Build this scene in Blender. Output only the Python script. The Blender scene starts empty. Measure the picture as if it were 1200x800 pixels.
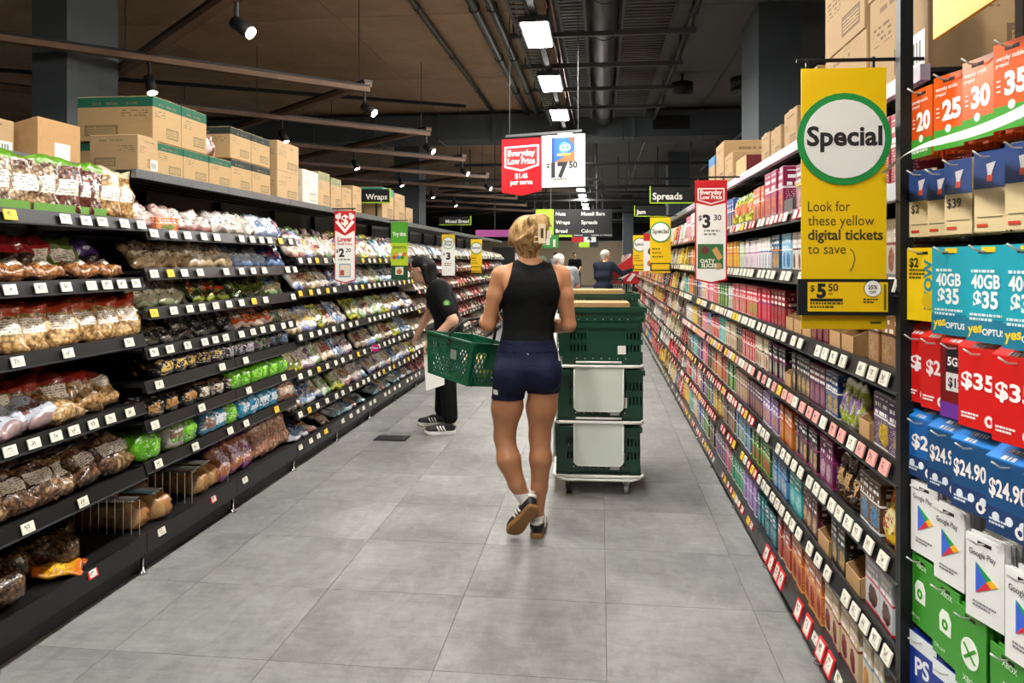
import bpy, bmesh, math, random
import numpy as np
from mathutils import Vector, Matrix
random.seed(7)
SC = bpy.context.scene
COL = SC.collection

# ---------------------------------------------------------------- camera, world, exposure
CAM_H = 1.43
YAW = math.atan(104 / 900.0)
cam_d = bpy.data.cameras.new('camera')
cam = bpy.data.objects.new('camera', cam_d); COL.objects.link(cam)
cam.location = (0, 0, CAM_H)
cam.rotation_euler = (math.pi / 2, 0, YAW)
cam_d.sensor_width = 36.0
cam_d.lens = 27.0                       # 900 px at 1200 px width
cam_d.shift_y = -95 / 1200.0            # level camera, horizon above the middle of the frame
cam_d.clip_start = 0.02; cam_d.clip_end = 200
SC.camera = cam
world = bpy.data.worlds.new('world'); SC.world = world
world.use_nodes = True
world.node_tree.nodes['Background'].inputs[0].default_value = (0.9, 0.95, 1.0, 1)
world.node_tree.nodes['Background'].inputs[1].default_value = 0.02
SC.view_settings.view_transform = 'Standard'
SC.view_settings.look = 'None'
SC.view_settings.gamma = 1.0
SC.view_settings.use_curve_mapping = False
SC.view_settings.exposure = 0.14
SC.cycles.use_denoising = True
SC.cycles.max_bounces = 6
SC.cycles.diffuse_bounces = 3
SC.cycles.glossy_bounces = 3
SC.cycles.transmission_bounces = 4
SC.cycles.sample_clamp_indirect = 4.0
LAMP_POWER = 124.0        # emission strength of the ceiling panels
SPOT_POWER = 92.0         # watts of one track spot
LAMP_TINT = (1.0, 0.965, 0.90)
SPOT_TINT = (1.0, 0.87, 0.70)

# ---------------------------------------------------------------- colour + node helpers
def hx(s, a=1.0):
    s = s.lstrip('#')
    v = [int(s[i:i + 2], 16) / 255 for i in (0, 2, 4)]
    return tuple(c / 12.92 if c <= 0.04045 else ((c + 0.055) / 1.055) ** 2.4 for c in v) + (a,)

class T:
    """tiny node-tree writer"""
    def __init__(self, name):
        self.m = bpy.data.materials.new(name); self.m.use_nodes = True
        self.t = self.m.node_tree; self.t.nodes.clear()
        self._tc = None
    def n(self, kind, **kw):
        nd = self.t.nodes.new(kind)
        for k, v in kw.items(): setattr(nd, k, v)
        return nd
    def link(self, sock, v):
        if isinstance(v, bpy.types.NodeSocket): self.t.links.new(v, sock)
        else:
            if hasattr(sock.default_value, '__len__') and not hasattr(v, '__len__'): v = (v,) * len(sock.default_value)
            sock.default_value = v
    def tc(self, which):
        if self._tc is None: self._tc = self.n('ShaderNodeTexCoord')
        return self._tc.outputs[which]
    def ma(self, op, a, b=0.0, c=None):
        nd = self.n('ShaderNodeMath', operation=op)
        self.link(nd.inputs[0], a); self.link(nd.inputs[1], b)
        if c is not None: self.link(nd.inputs[2], c)
        return nd.outputs[0]
    def vm(self, op, a, b):
        nd = self.n('ShaderNodeVectorMath', operation=op)
        self.link(nd.inputs[0], a); self.link(nd.inputs[1], b)
        return nd.outputs[0]
    def mul(self, *a):
        r = a[0]
        for b in a[1:]: r = self.ma('MULTIPLY', r, b)
        return r
    def within(self, x, lo, hi):
        return self.mul(self.ma('GREATER_THAN', x, lo), self.ma('LESS_THAN', x, hi))
    def mix(self, f, a, b):
        nd = self.n('ShaderNodeMix', data_type='RGBA')
        self.link(nd.inputs[0], f); self.link(nd.inputs[6], a); self.link(nd.inputs[7], b)
        return nd.outputs[2]
    def darker(self, c, k):
        nd = self.n('ShaderNodeMix', data_type='RGBA', blend_type='MULTIPLY')
        nd.inputs[0].default_value = 1.0; self.link(nd.inputs[6], c); nd.inputs[7].default_value = (k, k, k, 1)
        return nd.outputs[2]
    def attr(self, name, fac=False, geo=False):
        nd = self.n('ShaderNodeAttribute', attribute_type='GEOMETRY' if geo else 'OBJECT', attribute_name=name)
        return nd.outputs['Fac' if fac else 'Color']
    def sep(self, v):
        nd = self.n('ShaderNodeSeparateXYZ'); self.link(nd.inputs[0], v)
        return nd.outputs
    def comb(self, x, y, z):
        nd = self.n('ShaderNodeCombineXYZ')
        for i, v in enumerate((x, y, z)): self.link(nd.inputs[i], v)
        return nd.outputs[0]
    def noise(self, v, scale=5, detail=2, rough=0.5, col=False, dist=0.0):
        nd = self.n('ShaderNodeTexNoise'); self.link(nd.inputs['Vector'], v)
        nd.inputs['Scale'].default_value = scale; nd.inputs['Detail'].default_value = detail
        nd.inputs['Roughness'].default_value = rough; nd.inputs['Distortion'].default_value = dist
        return nd.outputs['Color' if col else 'Fac']
    def vor(self, v, scale, feature='F1', rnd=1.0):
        nd = self.n('ShaderNodeTexVoronoi', feature=feature); self.link(nd.inputs['Vector'], v)
        nd.inputs['Scale'].default_value = scale; nd.inputs['Randomness'].default_value = rnd
        return nd.outputs
    def ramp(self, f, stops):
        nd = self.n('ShaderNodeValToRGB'); self.link(nd.inputs[0], f)
        e = nd.color_ramp.elements
        while len(e) < len(stops): e.new(0.5)
        for el, (p, c) in zip(e, stops): el.position = p; el.color = c
        return nd.outputs[0]
    def bump(self, h, dist=0.002, strength=0.6):
        nd = self.n('ShaderNodeBump'); self.link(nd.inputs['Height'], h)
        nd.inputs['Distance'].default_value = dist; nd.inputs['Strength'].default_value = strength
        return nd.outputs[0]
    def out(self, col, rough=0.5, metal=0.0, normal=None, spec=0.5, coat=0.0, emit=None, estr=0.0, trans=0.0, alpha=None, sheen=0.0, sss=0.0):
        b = self.n('ShaderNodeBsdfPrincipled')
        self.link(b.inputs['Base Color'], col); self.link(b.inputs['Roughness'], rough); self.link(b.inputs['Metallic'], metal)
        b.inputs['Specular IOR Level'].default_value = spec
        b.inputs['Coat Weight'].default_value = coat; b.inputs['Coat Roughness'].default_value = 0.15
        if sheen: b.inputs['Sheen Weight'].default_value = sheen
        if trans: b.inputs['Transmission Weight'].default_value = trans
        if alpha is not None: self.link(b.inputs['Alpha'], alpha)
        if emit is not None:
            self.link(b.inputs['Emission Color'], emit); b.inputs['Emission Strength'].default_value = estr
        if normal is not None: self.link(b.inputs['Normal'], normal)
        o = self.n('ShaderNodeOutputMaterial'); self.t.links.new(b.outputs[0], o.inputs[0])
        return self.m

M = {}
def plain(name, col, rough=0.5, metal=0.0, spec=0.5, coat=0.0, grain=0.0, gscale=40):
    """flat coloured material with a slight procedural mottling"""
    t = T(name)
    c = hx(col) if isinstance(col, str) else col
    cc = c; nrm = None
    if grain:
        f = t.noise(t.tc('Object'), gscale, 3)
        cc = t.mix(f, tuple(v * (1 - grain) for v in c[:3]) + (1,), tuple(min(1, v * (1 + grain)) for v in c[:3]) + (1,))
    M[name] = t.out(cc, rough, metal, nrm, spec, coat)
    return M[name]
_flat = {}
def flatmat(col, rough=0.55):
    k = (col, rough)
    if k not in _flat: _flat[k] = plain('print ' + col, col, rough)
    return _flat[k]

# plain materials
plain('black_metal', '#191a1c', 0.42, 0.3, grain=.15)
plain('shelf_black', '#0f0f10', 0.5, 0.1, grain=.2)
plain('lip_black', '#0a0b0c', 0.36, 0.0, grain=.15)
plain('lip_grey', '#2e3033', 0.35)
plain('rail_steel', '#8d9296', 0.35, 0.8, grain=.2)
plain('rail_lilac', '#bdb4c6', 0.4, 0.3, grain=.1)
plain('chrome', '#c9cbcc', 0.2, 0.95)
plain('hook_steel', '#d7d5cf', 0.3, 0.7)
plain('wire_black', '#101012', 0.4, 0.3)
plain('kick_black', '#0b0b0c', 0.6)
plain('dark_column', '#525b61', 0.75, grain=.06, gscale=2)
plain('duct_grey', '#4d565b', 0.7, grain=.08, gscale=2)
plain('service_grey', '#4a4b4a', 0.5, 0.4, grain=.2)
plain('service_dark', '#232425', 0.55, 0.2, grain=.2)
plain('pipe_grey', '#43433f', 0.4, 0.5, grain=.2)
plain('copper_pipe', '#8a5a48', 0.4, 0.6)
plain('track_wood', '#7d5f4a', 0.55, grain=.25, gscale=12)
plain('white_plastic', '#e9ebe6', 0.4)
plain('panel_white', '#cfd8cf', 0.35, coat=.3)
plain('crate_green', '#073c2a', 0.35, coat=.25, grain=.12, gscale=8)
plain('basket_green', '#095236', 0.38, coat=.2)
plain('rubber', '#1a1a1a', 0.7)
plain('rubber_grey', '#8b8d8c', 0.6)
plain('paper_white', '#eceae4', 0.7)
plain('kraft_dark', '#8a6a42', 0.8, grain=.12)
plain('beige_wall', '#c8b79a', 0.8, grain=.05, gscale=3)
plain('dark_wall', '#242424', 0.85, grain=.1, gscale=2)

def mk_floor():
    t = T('floor_tile')
    oc = t.tc('Object')
    rnd = t.n('ShaderNodeObjectInfo').outputs['Random']
    off = t.vm('ADD', oc, t.comb(t.mul(rnd, 37.0), t.mul(rnd, 91.0), 0))
    n1 = t.noise(off, 2.2, 5, 0.6, dist=.6)
    n2 = t.noise(t.vm('MULTIPLY', off, (1.0, 2.6, 1)), 9, 6, 0.7)
    n3 = t.noise(off, 160, 3, .7)
    n4 = t.noise(t.vm('MULTIPLY', off, (1.6, .7, 1)), 4.5, 7, .72, dist=1.4)
    f = t.ma('ADD', t.ma('ADD', t.ma('ADD', t.mul(n1, .34), t.mul(n2, .26)), t.mul(n3, .12)), t.mul(n4, .28))
    f = t.ma('ADD', f, t.mul(t.ma('SUBTRACT', rnd, .5), .05))
    c = t.ramp(f, [(0.30, hx('#575757')), (0.46, hx('#767675')), (0.58, hx('#8f8f8e')), (0.75, hx('#aeaeac'))])
    r = t.ma('MULTIPLY_ADD', n2, 0.22, 0.42)
    M['floor_tile'] = t.out(c, r, 0, t.bump(n3, .0006, .35), .45)
mk_floor()
plain('floor_joint', '#62635f', 0.8)

def mk_ceiling():
    t = T('ceiling_board')
    n = t.noise(t.tc('Object'), .5, 5, .6, dist=.8)
    n2 = t.noise(t.tc('Object'), 6, 4, .6)
    f = t.ma('ADD', t.mul(n, .75), t.mul(n2, .25))
    c = t.ramp(f, [(.3, hx('#9a8168')), (.5, hx('#b2977b')), (.7, hx('#c4a98b'))])
    M['ceiling_board'] = t.out(c, .8)
mk_ceiling()
plain('ceiling_grey', '#6f6e6a', .8, grain=.12, gscale=1.2)

def text_lines(t, x, z, rows, freq, thr=.48, seed=0.0):
    """mask of printed lines: blocks of marks in rows"""
    row = t.ma('FRACT', t.mul(z, rows)); on = t.within(row, .3, .78)
    rid = t.ma('FLOOR', t.mul(z, rows))
    nn = t.noise(t.comb(t.mul(x, freq), t.mul(rid, 7.31), seed), 1.0, 2, .6)
    return t.mul(on, t.ma('GREATER_THAN', nn, thr))

def front_coords(t):
    g = t.sep(t.tc('Generated')); nrm = t.sep(t.tc('Normal'))
    side = t.ma('GREATER_THAN', t.ma('ABSOLUTE', nrm[0]), .6)
    top = t.ma('GREATER_THAN', t.ma('ABSOLUTE', nrm[2]), .7)
    h = t.ma('ADD', t.mul(g[0], t.ma('SUBTRACT', 1.0, side)), t.mul(g[1], side))
    return h, g[2], side, top, g

def mk_print_box():
    t = T('printed_carton')
    h, z, side, top, g = front_coords(t)
    c1, c2, c3 = t.attr('c1'), t.attr('c2'), t.attr('c3'); s = t.attr('s', fac=True)
    so = t.mul(s, 13.7)
    n = t.noise(t.comb(t.mul(h, 1.0), so, t.mul(z, 1.6)), 4, 3, .6)
    dx = t.ma('SUBTRACT', h, t.ma('MULTIPLY_ADD', t.ma('FRACT', t.mul(s, 3.3)), .3, .36)); dz = t.ma('SUBTRACT', z, .30)
    d = t.ma('SQRT', t.ma('ADD', t.mul(dx, dx, 1.0), t.mul(dz, dz, 2.1)))
    pic = t.ma('LESS_THAN', t.ma('MULTIPLY_ADD', n, .34, d), .46)
    vo = t.vor(t.comb(t.mul(h, 1), so, t.mul(z, 1.5)), 7)
    picc = t.mix(t.ma('MULTIPLY_ADD', vo['Distance'], 1.3, -.1), c3, t.darker(c3, .38))
    col = t.mix(n, c1, t.darker(c1, .7))
    stripe = t.ma('ADD', t.ma('LESS_THAN', z, .07), t.within(z, .56, .60))
    col = t.mix(stripe, col, c2)
    col = t.mix(t.mul(pic, t.ma('SUBTRACT', 1.0, side)), col, picc)
    big = t.mul(text_lines(t, h, z, 7.0, 7.0, .47, so), t.within(z, .60, .92), t.within(h, .1, .9))
    col = t.mix(big, col, t.mix(.12, (1, 1, 1, 1), c2))
    sm = t.mul(text_lines(t, h, z, 26.0, 26.0, .52, so), t.within(z, .08, .54), t.within(h, .08, .92), t.ma('SUBTRACT', 1.0, pic))
    col = t.mix(t.mul(sm, .7), col, t.mix(.5, (.9, .9, .9, 1), c2))
    col = t.mix(top, col, t.mix(.35, c1, c2))
    M['printed_carton'] = t.out(col, .42, 0, None, .4, .12)
mk_print_box()

def mk_kraft():
    t = T('kraft_carton')
    h, z, side, top, g = front_coords(t)
    c1, c2, c3 = t.attr('c1'), t.attr('c2'), t.attr('c3'); s = t.mul(t.attr('s', fac=True), 17.0)
    n = t.noise(t.vm('MULTIPLY', t.tc('Object'), (1, 1, 6)), 14, 4, .6)
    col = t.mix(n, t.darker(c1, .86), c1)
    band = t.ma('GREATER_THAN', z, t.attr('band', fac=True))
    col = t.mix(t.mul(band, t.ma('SUBTRACT', 1.0, top)), col, c2)
    logo = t.mul(text_lines(t, h, t.mul(z, 1), 9.0, 11, .5, s), t.within(z, .80, .93), t.within(h, .2, .8))
    col = t.mix(t.mul(logo, .75), col, t.mix(.3, c3, c1))
    small = t.mul(text_lines(t, h, z, 17.0, 18, .5, s), t.within(z, .50, .72), t.within(h, .07, .42))
    boxm = t.mul(t.within(h, .46, .90), t.within(z, .12, .36))
    boxi = t.mul(t.within(h, .49, .87), t.within(z, .15, .33))
    inner = t.mul(boxi, text_lines(t, h, z, 24.0, 26, .4, s))
    ink = t.ma('MINIMUM', t.ma('ADD', t.ma('ADD', small, t.ma('SUBTRACT', boxm, boxi)), inner), 1.0)
    ink = t.mul(ink, t.ma('SUBTRACT', 1.0, top))
    col = t.mix(t.mul(ink, .62), col, c3)
    seam = t.mul(top, t.within(g[1], .485, .515))
    col = t.mix(t.mul(seam, .5), col, t.darker(c1, .5))
    M['kraft_carton'] = t.out(col, .75, 0, t.bump(n, .0008, .3), .25)
mk_kraft()

def mk_bag(name, fill):
    """printed plastic bag: header colour c1, contents c2/c3; fill = nuts / bread / print"""
    t = T(name)
    g = t.sep(t.tc('Generated')); o = t.tc('Object')
    c1, c2, c3 = t.attr('c1'), t.attr('c2'), t.attr('c3'); s = t.mul(t.attr('s', fac=True), 9.1)
    ov = t.vm('ADD', o, t.comb(s, s, s))
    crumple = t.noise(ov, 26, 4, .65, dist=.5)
    wob = t.noise(ov, 9, 2)
    nrm_h = crumple
    if fill == 'nuts':
        vo = t.vor(ov, 58)
        rnd = t.sep(vo['Color'])[0]
        body = t.mix(rnd, c2, c3)
        body = t.mix(t.ma('MULTIPLY_ADD', vo['Distance'], 1.5, -.25), body, t.darker(c3, .22))
        head = t.ma('GREATER_THAN', t.ma('MULTIPLY_ADD', wob, .22, g[2]), t.attr('head', fac=True))
        col = t.mix(head, body, t.mix(crumple, t.darker(c1, .6), c1))
        lab = t.mul(t.within(g[0], .26, .78), t.within(g[2], .34, .62), t.attr('lab', fac=True))
        col = t.mix(lab, col, hx('#ece4d6'))
        ink = t.mul(lab, text_lines(t, g[0], g[2], 22.0, 18, .5, s))
        col = t.mix(t.mul(ink, .8), col, hx('#4b3a30'))
        nrm_h = t.ma('ADD', t.mul(vo['Distance'], -.5), crumple)
    elif fill == 'bread':
        nb = t.noise(ov, 14, 4, .6)
        body = t.mix(nb, t.darker(c2, .6), c2)
        prn = t.ma('GREATER_THAN', t.ma('MULTIPLY_ADD', wob, .6, t.ma('ABSOLUTE', t.ma('SUBTRACT', g[0], .5))), .55)
        col = t.mix(prn, body, t.mix(crumple, t.darker(c1, .65), c1))
        lab = t.mul(t.within(g[0], .3, .7), t.within(g[1], .2, .75), t.attr('lab', fac=True))
        col = t.mix(lab, col, t.mix(text_lines(t, g[0], g[1], 12.0, 14, .5, s), c3, (.12, .1, .1, 1)))
    else:
        sw = t.noise(ov, 13, 3, .6, dist=1.6)
        wo = t.ma('SUBTRACT', wob, .5)
        gx = t.ma('MULTIPLY_ADD', wo, .25, g[0]); gz = t.ma('MULTIPLY_ADD', wo, .35, g[2])
        base = t.darker(c1, .80)
        col = t.mix(t.ma('GREATER_THAN', sw, .62), base, t.mix(.4, c3, base))
        edge = t.ma('MINIMUM', t.ma('ADD', t.ma('GREATER_THAN', gz, .76), t.ma('LESS_THAN', gz, .13)), 1.0)
        col = t.mix(edge, col, t.mix(t.mul(crumple, .5), c2, base))
        panel = t.mul(t.within(gx, .2, .74), t.within(gz, .30, .64))
        col = t.mix(panel, col, t.mix(t.ma('GREATER_THAN', sw, .53), c3, t.darker(c2, .8)))
        ink = t.mul(t.within(g[0], .12, .88), t.within(g[2], .2, .92), text_lines(t, gx, gz, 11.0, 11, .55, s))
        col = t.mix(t.mul(ink, .85), col, t.mix(t.ma('GREATER_THAN', sw, .5), t.darker(c2, .35), (.62, .60, .57, 1)))
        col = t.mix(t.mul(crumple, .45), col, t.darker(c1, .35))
    M[name] = t.out(col, .24, 0, t.bump(nrm_h, .006, .7), .5, .45)
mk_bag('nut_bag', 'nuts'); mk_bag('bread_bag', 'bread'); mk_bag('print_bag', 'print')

def mk_ticket():
    t = T('price_card')
    g = t.sep(t.tc('Generated')); c1 = t.attr('c1'); s = t.mul(t.attr('s', fac=True), 31.0)
    inner = t.mul(t.within(g[0], .14, .86), t.within(g[2], .1, .9))
    face = t.mix(t.mul(inner, t.attr('inner', fac=True)), c1, hx('#eeebe0'))
    big = t.mul(t.within(g[0], .2, .62), t.within(g[2], .36, .8), t.ma('GREATER_THAN', t.noise(t.comb(t.mul(g[0], 12), t.mul(g[2], 5), s), 1, 1), .5))
    sm = t.mul(t.within(g[0], .18, .84), t.within(g[2], .12, .3), text_lines(t, g[0], g[2], 9.0, 22, .48, s))
    ink = t.ma('MINIMUM', t.ma('ADD', big, sm), 1.0)
    M['price_card'] = t.out(t.mix(t.mul(ink, .85), face, hx('#141210')), .5)
mk_ticket()
def mk_vcol():
    t = T('packed_goods')
    c = t.attr('Col', geo=True)
    n = t.noise(t.tc('Object'), 34, 3, .7, col=True)
    n2 = t.noise(t.vm('MULTIPLY', t.tc('Object'), (1, 1, 2.2)), 52, 2, .6)
    col = t.mix(t.ma('GREATER_THAN', n2, .58), c, t.mix(.55, n, (.85, .8, .75, 1)))
    col = t.mix(t.ma('LESS_THAN', n2, .40), col, t.darker(c, .3))
    M['packed_goods'] = t.out(col, .4, 0, None, .5, .2)
mk_vcol()

# ---------------------------------------------------------------- mesh helpers
class MB:
    def __init__(self): self.v = []; self.f = []; self.m = []; self.mats = []; self.ch = []; self.hold = None
    def mi(self, mat):
        if mat is None: return 0
        if isinstance(mat, str): mat = M[mat]
        if mat not in self.mats: self.mats.append(mat)
        return self.mats.index(mat)
    def add(self, vs, fs, mat=None, mtx=None):
        b = len(self.v); i = self.mi(mat); self.ch.append((self.hold or ('printed_shape', len(self.ch)), len(self.v), len(self.f)))
        if mtx is not None: vs = [mtx @ Vector(p) for p in vs]
        self.v += [tuple(p) for p in vs]
        for f in fs: self.f.append(tuple(b + k for k in f)); self.m.append(i)
        return self
    def box(self, x0, x1, y0, y1, z0, z1, mat=None, mtx=None):
        vs = [(x0, y0, z0), (x1, y0, z0), (x1, y1, z0), (x0, y1, z0), (x0, y0, z1), (x1, y0, z1), (x1, y1, z1), (x0, y1, z1)]
        return self.add(vs, [(0, 3, 2, 1), (4, 5, 6, 7), (0, 1, 5, 4), (1, 2, 6, 5), (2, 3, 7, 6), (3, 0, 4, 7)], mat, mtx)
    def bar(self, a, b, w, h, mat=None, up=(0, 0, 1)):
        """square-section bar from a to b"""
        a = Vector(a); b = Vector(b); d = (b - a).normalized(); up = Vector(up)
        if abs(d.dot(up)) > .98: up = Vector((1, 0, 0))
        s = d.cross(up).normalized() * (w / 2); u = s.cross(d).normalized() * (h / 2)
        vs = [a - s - u, a + s - u, a + s + u, a - s + u, b - s - u, b + s - u, b + s + u, b - s + u]
        return self.add(vs, [(0, 1, 2, 3), (7, 6, 5, 4), (0, 4, 5, 1), (1, 5, 6, 2), (2, 6, 7, 3), (3, 7, 4, 0)], mat)
    def tube(self, pts, r, seg=8, mat=None, closed=False, caps=True):
        pts = [Vector(p) for p in pts]; n = len(pts); b = []
        prev = None
        for i, p in enumerate(pts):
            q = pts[(i + 1) % n] if (i < n - 1 or closed) else p; o = pts[i - 1] if (i > 0 or closed) else p
            d = (q - o).normalized()
            if prev is None:
                up = Vector((0, 0, 1)) if abs(d.z) < .9 else Vector((1, 0, 0))
                s = d.cross(up).normalized()
            else: s = (prev - d * prev.dot(d)).normalized()
            prev = s; u = d.cross(s)
            rr = r[i] if isinstance(r, (list, tuple)) else r
            b += [p + (s * math.cos(k * 2 * math.pi / seg) + u * math.sin(k * 2 * math.pi / seg)) * rr for k in range(seg)]
        fs = []
        for i in range(n if closed else n - 1):
            j = (i + 1) % n
            for k in range(seg): fs.append((i * seg + k, i * seg + (k + 1) % seg, j * seg + (k + 1) % seg, j * seg + k))
        if caps and not closed:
            fs.append(tuple(range(seg))[::-1]); fs.append(tuple((n - 1) * seg + k for k in range(seg)))
        return self.add(b, fs, mat)
    def prism(self, poly, y0, y1, mat=None, mtx=None):
        """polygon in x/z, extruded along y"""
        n = len(poly)
        vs = [(x, y0, z) for x, z in poly] + [(x, y1, z) for x, z in poly]
        fs = [tuple(range(n)), tuple(range(2 * n - 1, n - 1, -1))] + [(i, i + n, (i + 1) % n + n, (i + 1) % n) for i in range(n)]
        return self.add(vs, fs, mat, mtx)
    def disc(self, cx, cz, r, y0, y1, mat=None, seg=32, r_in=0.0):
        a = [(math.cos(2 * math.pi * k / seg), math.sin(2 * math.pi * k / seg)) for k in range(seg)]
        if r_in <= 0: return self.prism([(cx + r * c, cz + r * s) for c, s in a], y0, y1, mat)
        vs = [(cx + q * c, y, cz + q * s) for q, y in ((r, y0), (r_in, y0), (r, y1), (r_in, y1)) for c, s in a]; S = seg; fs = []
        for k in range(S):
            j = (k + 1) % S
            fs += [(k, j, S + j, S + k), (2 * S + k, 3 * S + k, 3 * S + j, 2 * S + j), (k, 2 * S + k, 2 * S + j, j), (S + k, S + j, 3 * S + j, 3 * S + k)]
        return self.add(vs, fs, mat)
    def mesh(self, name, smooth=False, mat=None):
        me = bpy.data.meshes.new(name)
        me.from_pydata(self.v, [], self.f)
        mats = self.mats if self.mats else [M[mat] if isinstance(mat, str) else mat] if mat else []
        for q in mats: me.materials.append(q)
        if len(mats) > 1: me.polygons.foreach_set('material_index', self.m)
        if smooth: me.polygons.foreach_set('use_smooth', [True] * len(me.polygons))
        me.update()
        return me
    def build(self, name, mat=None, parent=None, smooth=False):
        if name in ('lettering', 'picture_print') and len({c[0] for c in self.ch}) > 1:
            # every printed line or mark is a part of its own
            parts = {}
            for k, (key, v0, f0) in enumerate(self.ch):
                v1, f1 = self.ch[k + 1][1:] if k + 1 < len(self.ch) else (len(self.v), len(self.f))
                p = parts.setdefault(key, MB()); b = len(p.v); p.v += self.v[v0:v1]
                for q in range(f0, f1): p.f.append(tuple(b + i - v0 for i in self.f[q])); p.m.append(p.mi(self.mats[self.m[q]]))
            for key, p in parts.items(): o = obj(key[0], p.mesh(key[0], smooth, mat), parent)
            return o
        return obj(name, self.mesh(name, smooth, mat), parent)

def obj(name, me, parent=None, loc=None, rotz=None):
    o = bpy.data.objects.new(name, me); COL.objects.link(o)
    if parent is not None: o.parent = parent
    if loc is not None: o.location = loc
    if rotz is not None: o.rotation_euler = (0, 0, rotz)
    return o
def tag(o, label, cat, group=None, kind=None):
    o['label'] = label; o['category'] = cat
    if group: o['group'] = group
    if kind: o['kind'] = kind
    return o
def thing(name, label, cat, loc=(0, 0, 0), rotz=0.0, group=None):
    o = bpy.data.objects.new(name, None); COL.objects.link(o)
    o.empty_display_size = .05
    o.location = loc; o.rotation_euler = (0, 0, rotz)
    return tag(o, label, cat, group)
def struct(o): o['kind'] = 'structure'; return o
def hole_panel(mb, w, h, y0, y1, holes, mat=None, mtx=None, x0=None, z0=0.0):
    """flat panel in x/z with real rectangular holes"""
    if x0 is None: x0 = -w / 2
    xs = sorted({x0, x0 + w, *[q for a in holes for q in a[:2]]}); zs = sorted({z0, z0 + h, *[q for a in holes for q in a[2:]]})
    solid = {}
    for i in range(len(xs) - 1):
        for j in range(len(zs) - 1):
            cx = (xs[i] + xs[i + 1]) / 2; cz = (zs[j] + zs[j + 1]) / 2
            solid[i, j] = not any(a[0] < cx < a[1] and a[2] < cz < a[3] for a in holes)
    for (i, j), sld in solid.items():
        if not sld: continue
        a, b, c, d = xs[i], xs[i + 1], zs[j], zs[j + 1]
        fs = [(0, 1, 2, 3), (7, 6, 5, 4)]
        if not solid.get((i, j - 1)): fs.append((0, 4, 5, 1))
        if not solid.get((i, j + 1)): fs.append((3, 2, 6, 7))
        if not solid.get((i - 1, j)): fs.append((0, 3, 7, 4))
        if not solid.get((i + 1, j)): fs.append((1, 5, 6, 2))
        mb.add([(a, y0, c), (b, y0, c), (b, y0, d), (a, y0, d), (a, y1, c), (b, y1, c), (b, y1, d), (a, y1, d)], fs, mat, mtx)
_txt = {}; TXS = bpy.data.scenes.new('type_setting')
def text_geo(s, bold=0.0, spacing=1.0):
    k = (s, bold, spacing)
    if k not in _txt:
        cu = bpy.data.curves.new('lettering', 'FONT'); cu.body = s; cu.size = 1.0; cu.offset = bold; cu.space_character = spacing
        cu.resolution_u = 3; cu.fill_mode = 'FRONT'
        o = bpy.data.objects.new('lettering', cu); TXS.collection.objects.link(o)
        vl = TXS.view_layers[0]; vl.update()
        me = bpy.data.meshes.new_from_object(o.evaluated_get(vl.depsgraph))
        vs = [tuple(v.co) for v in me.vertices]; fs = [tuple(p.vertices) for p in me.polygons]
        bpy.data.objects.remove(o); bpy.data.curves.remove(cu); bpy.data.meshes.remove(me)
        w = max((v[0] for v in vs), default=0); w0 = min((v[0] for v in vs), default=0)
        _txt[k] = (vs, fs, w0, w)
    return _txt[k]
def put_text(mb, s, x, z, size, col, y=-.004, bold=.0, align='c', width=None, mtx=None, slant=0.0, spacing=1.0):
    vs, fs, w0, w1 = text_geo(s, bold, spacing); mb.hold = ('lettering', len(mb.ch))
    sx = size if width is None else width / max(w1 - w0, 1e-4)
    ox = {'l': x - w0 * sx, 'c': x - (w0 + w1) / 2 * sx, 'r': x - w1 * sx}[align]
    mb.add([(ox + v[0] * sx, y, z + v[1] * size + v[0] * sx * slant) for v in vs], fs, flatmat(col) if isinstance(col, str) else col, mtx); mb.hold = None
# ================================================================= SETTING
def jb(w, d, h, bev=0.0):
    m = MB(); m.box(-w / 2, w / 2, -d / 2, d / 2, 0, h); return m
# floor: slab + 0.6 m vinyl tiles with joints
fl = MB().box(-16, 14, -8, 46, -.10, -.004).build('floor', 'floor_joint'); struct(fl)
tm = MB(); g_ = .0006; b_ = .0008; q_ = .3 - g_
tm.add([(-q_, -q_, -.004), (q_, -q_, -.004), (q_, q_, -.004), (-q_, q_, -.004),
        (-q_ + b_, -q_ + b_, 0), (q_ - b_, -q_ + b_, 0), (q_ - b_, q_ - b_, 0), (-q_ + b_, q_ - b_, 0)],
       [(4, 5, 6, 7), (0, 1, 5, 4), (1, 2, 6, 5), (2, 3, 7, 6), (3, 0, 4, 7)], 'floor_tile')
tile_me = tm.mesh('tile')
n_t = 0
far_tiles = MB()
for j in range(-7, 70):
    yc = 3.23 + .3 + .6 * j
    if yc > 42 or yc < -1: continue
    for i in range(-4, 3):
        xc = .02 + .3 + .6 * i
        if yc < 22: obj('tile', tile_me, fl, (xc, yc, 0)); n_t += 1
        else: far_tiles.add([(xc + sx * q_, yc + sy * q_, -.001) for sx, sy in ((-1, -1), (1, -1), (1, 1), (-1, 1))], [(0, 1, 2, 3)], 'floor_tile')
o = far_tiles.build('far_tiles', None, fl); o['kind'] = 'stuff'
o = MB().box(-16, -2.40, -8, 46, -.004, -.0005).build('side_floor', 'floor_tile', fl)
o = MB().box(1.83, 14, -8, 46, -.004, -.0005).build('side_floor', 'floor_tile', fl)
vent = thing('floor_outlet', 'dark rectangular floor outlet cover set into the aisle floor', 'floor cover', (-1.665, 6.02, .0005), YAW * 0)
MB().box(-.13, .13, -.09, .09, 0, .004).build('frame', 'black_metal', vent)
MB().box(-.115, .115, -.075, .075, .004, .006).build('lid', 'lip_grey', vent)
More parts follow.
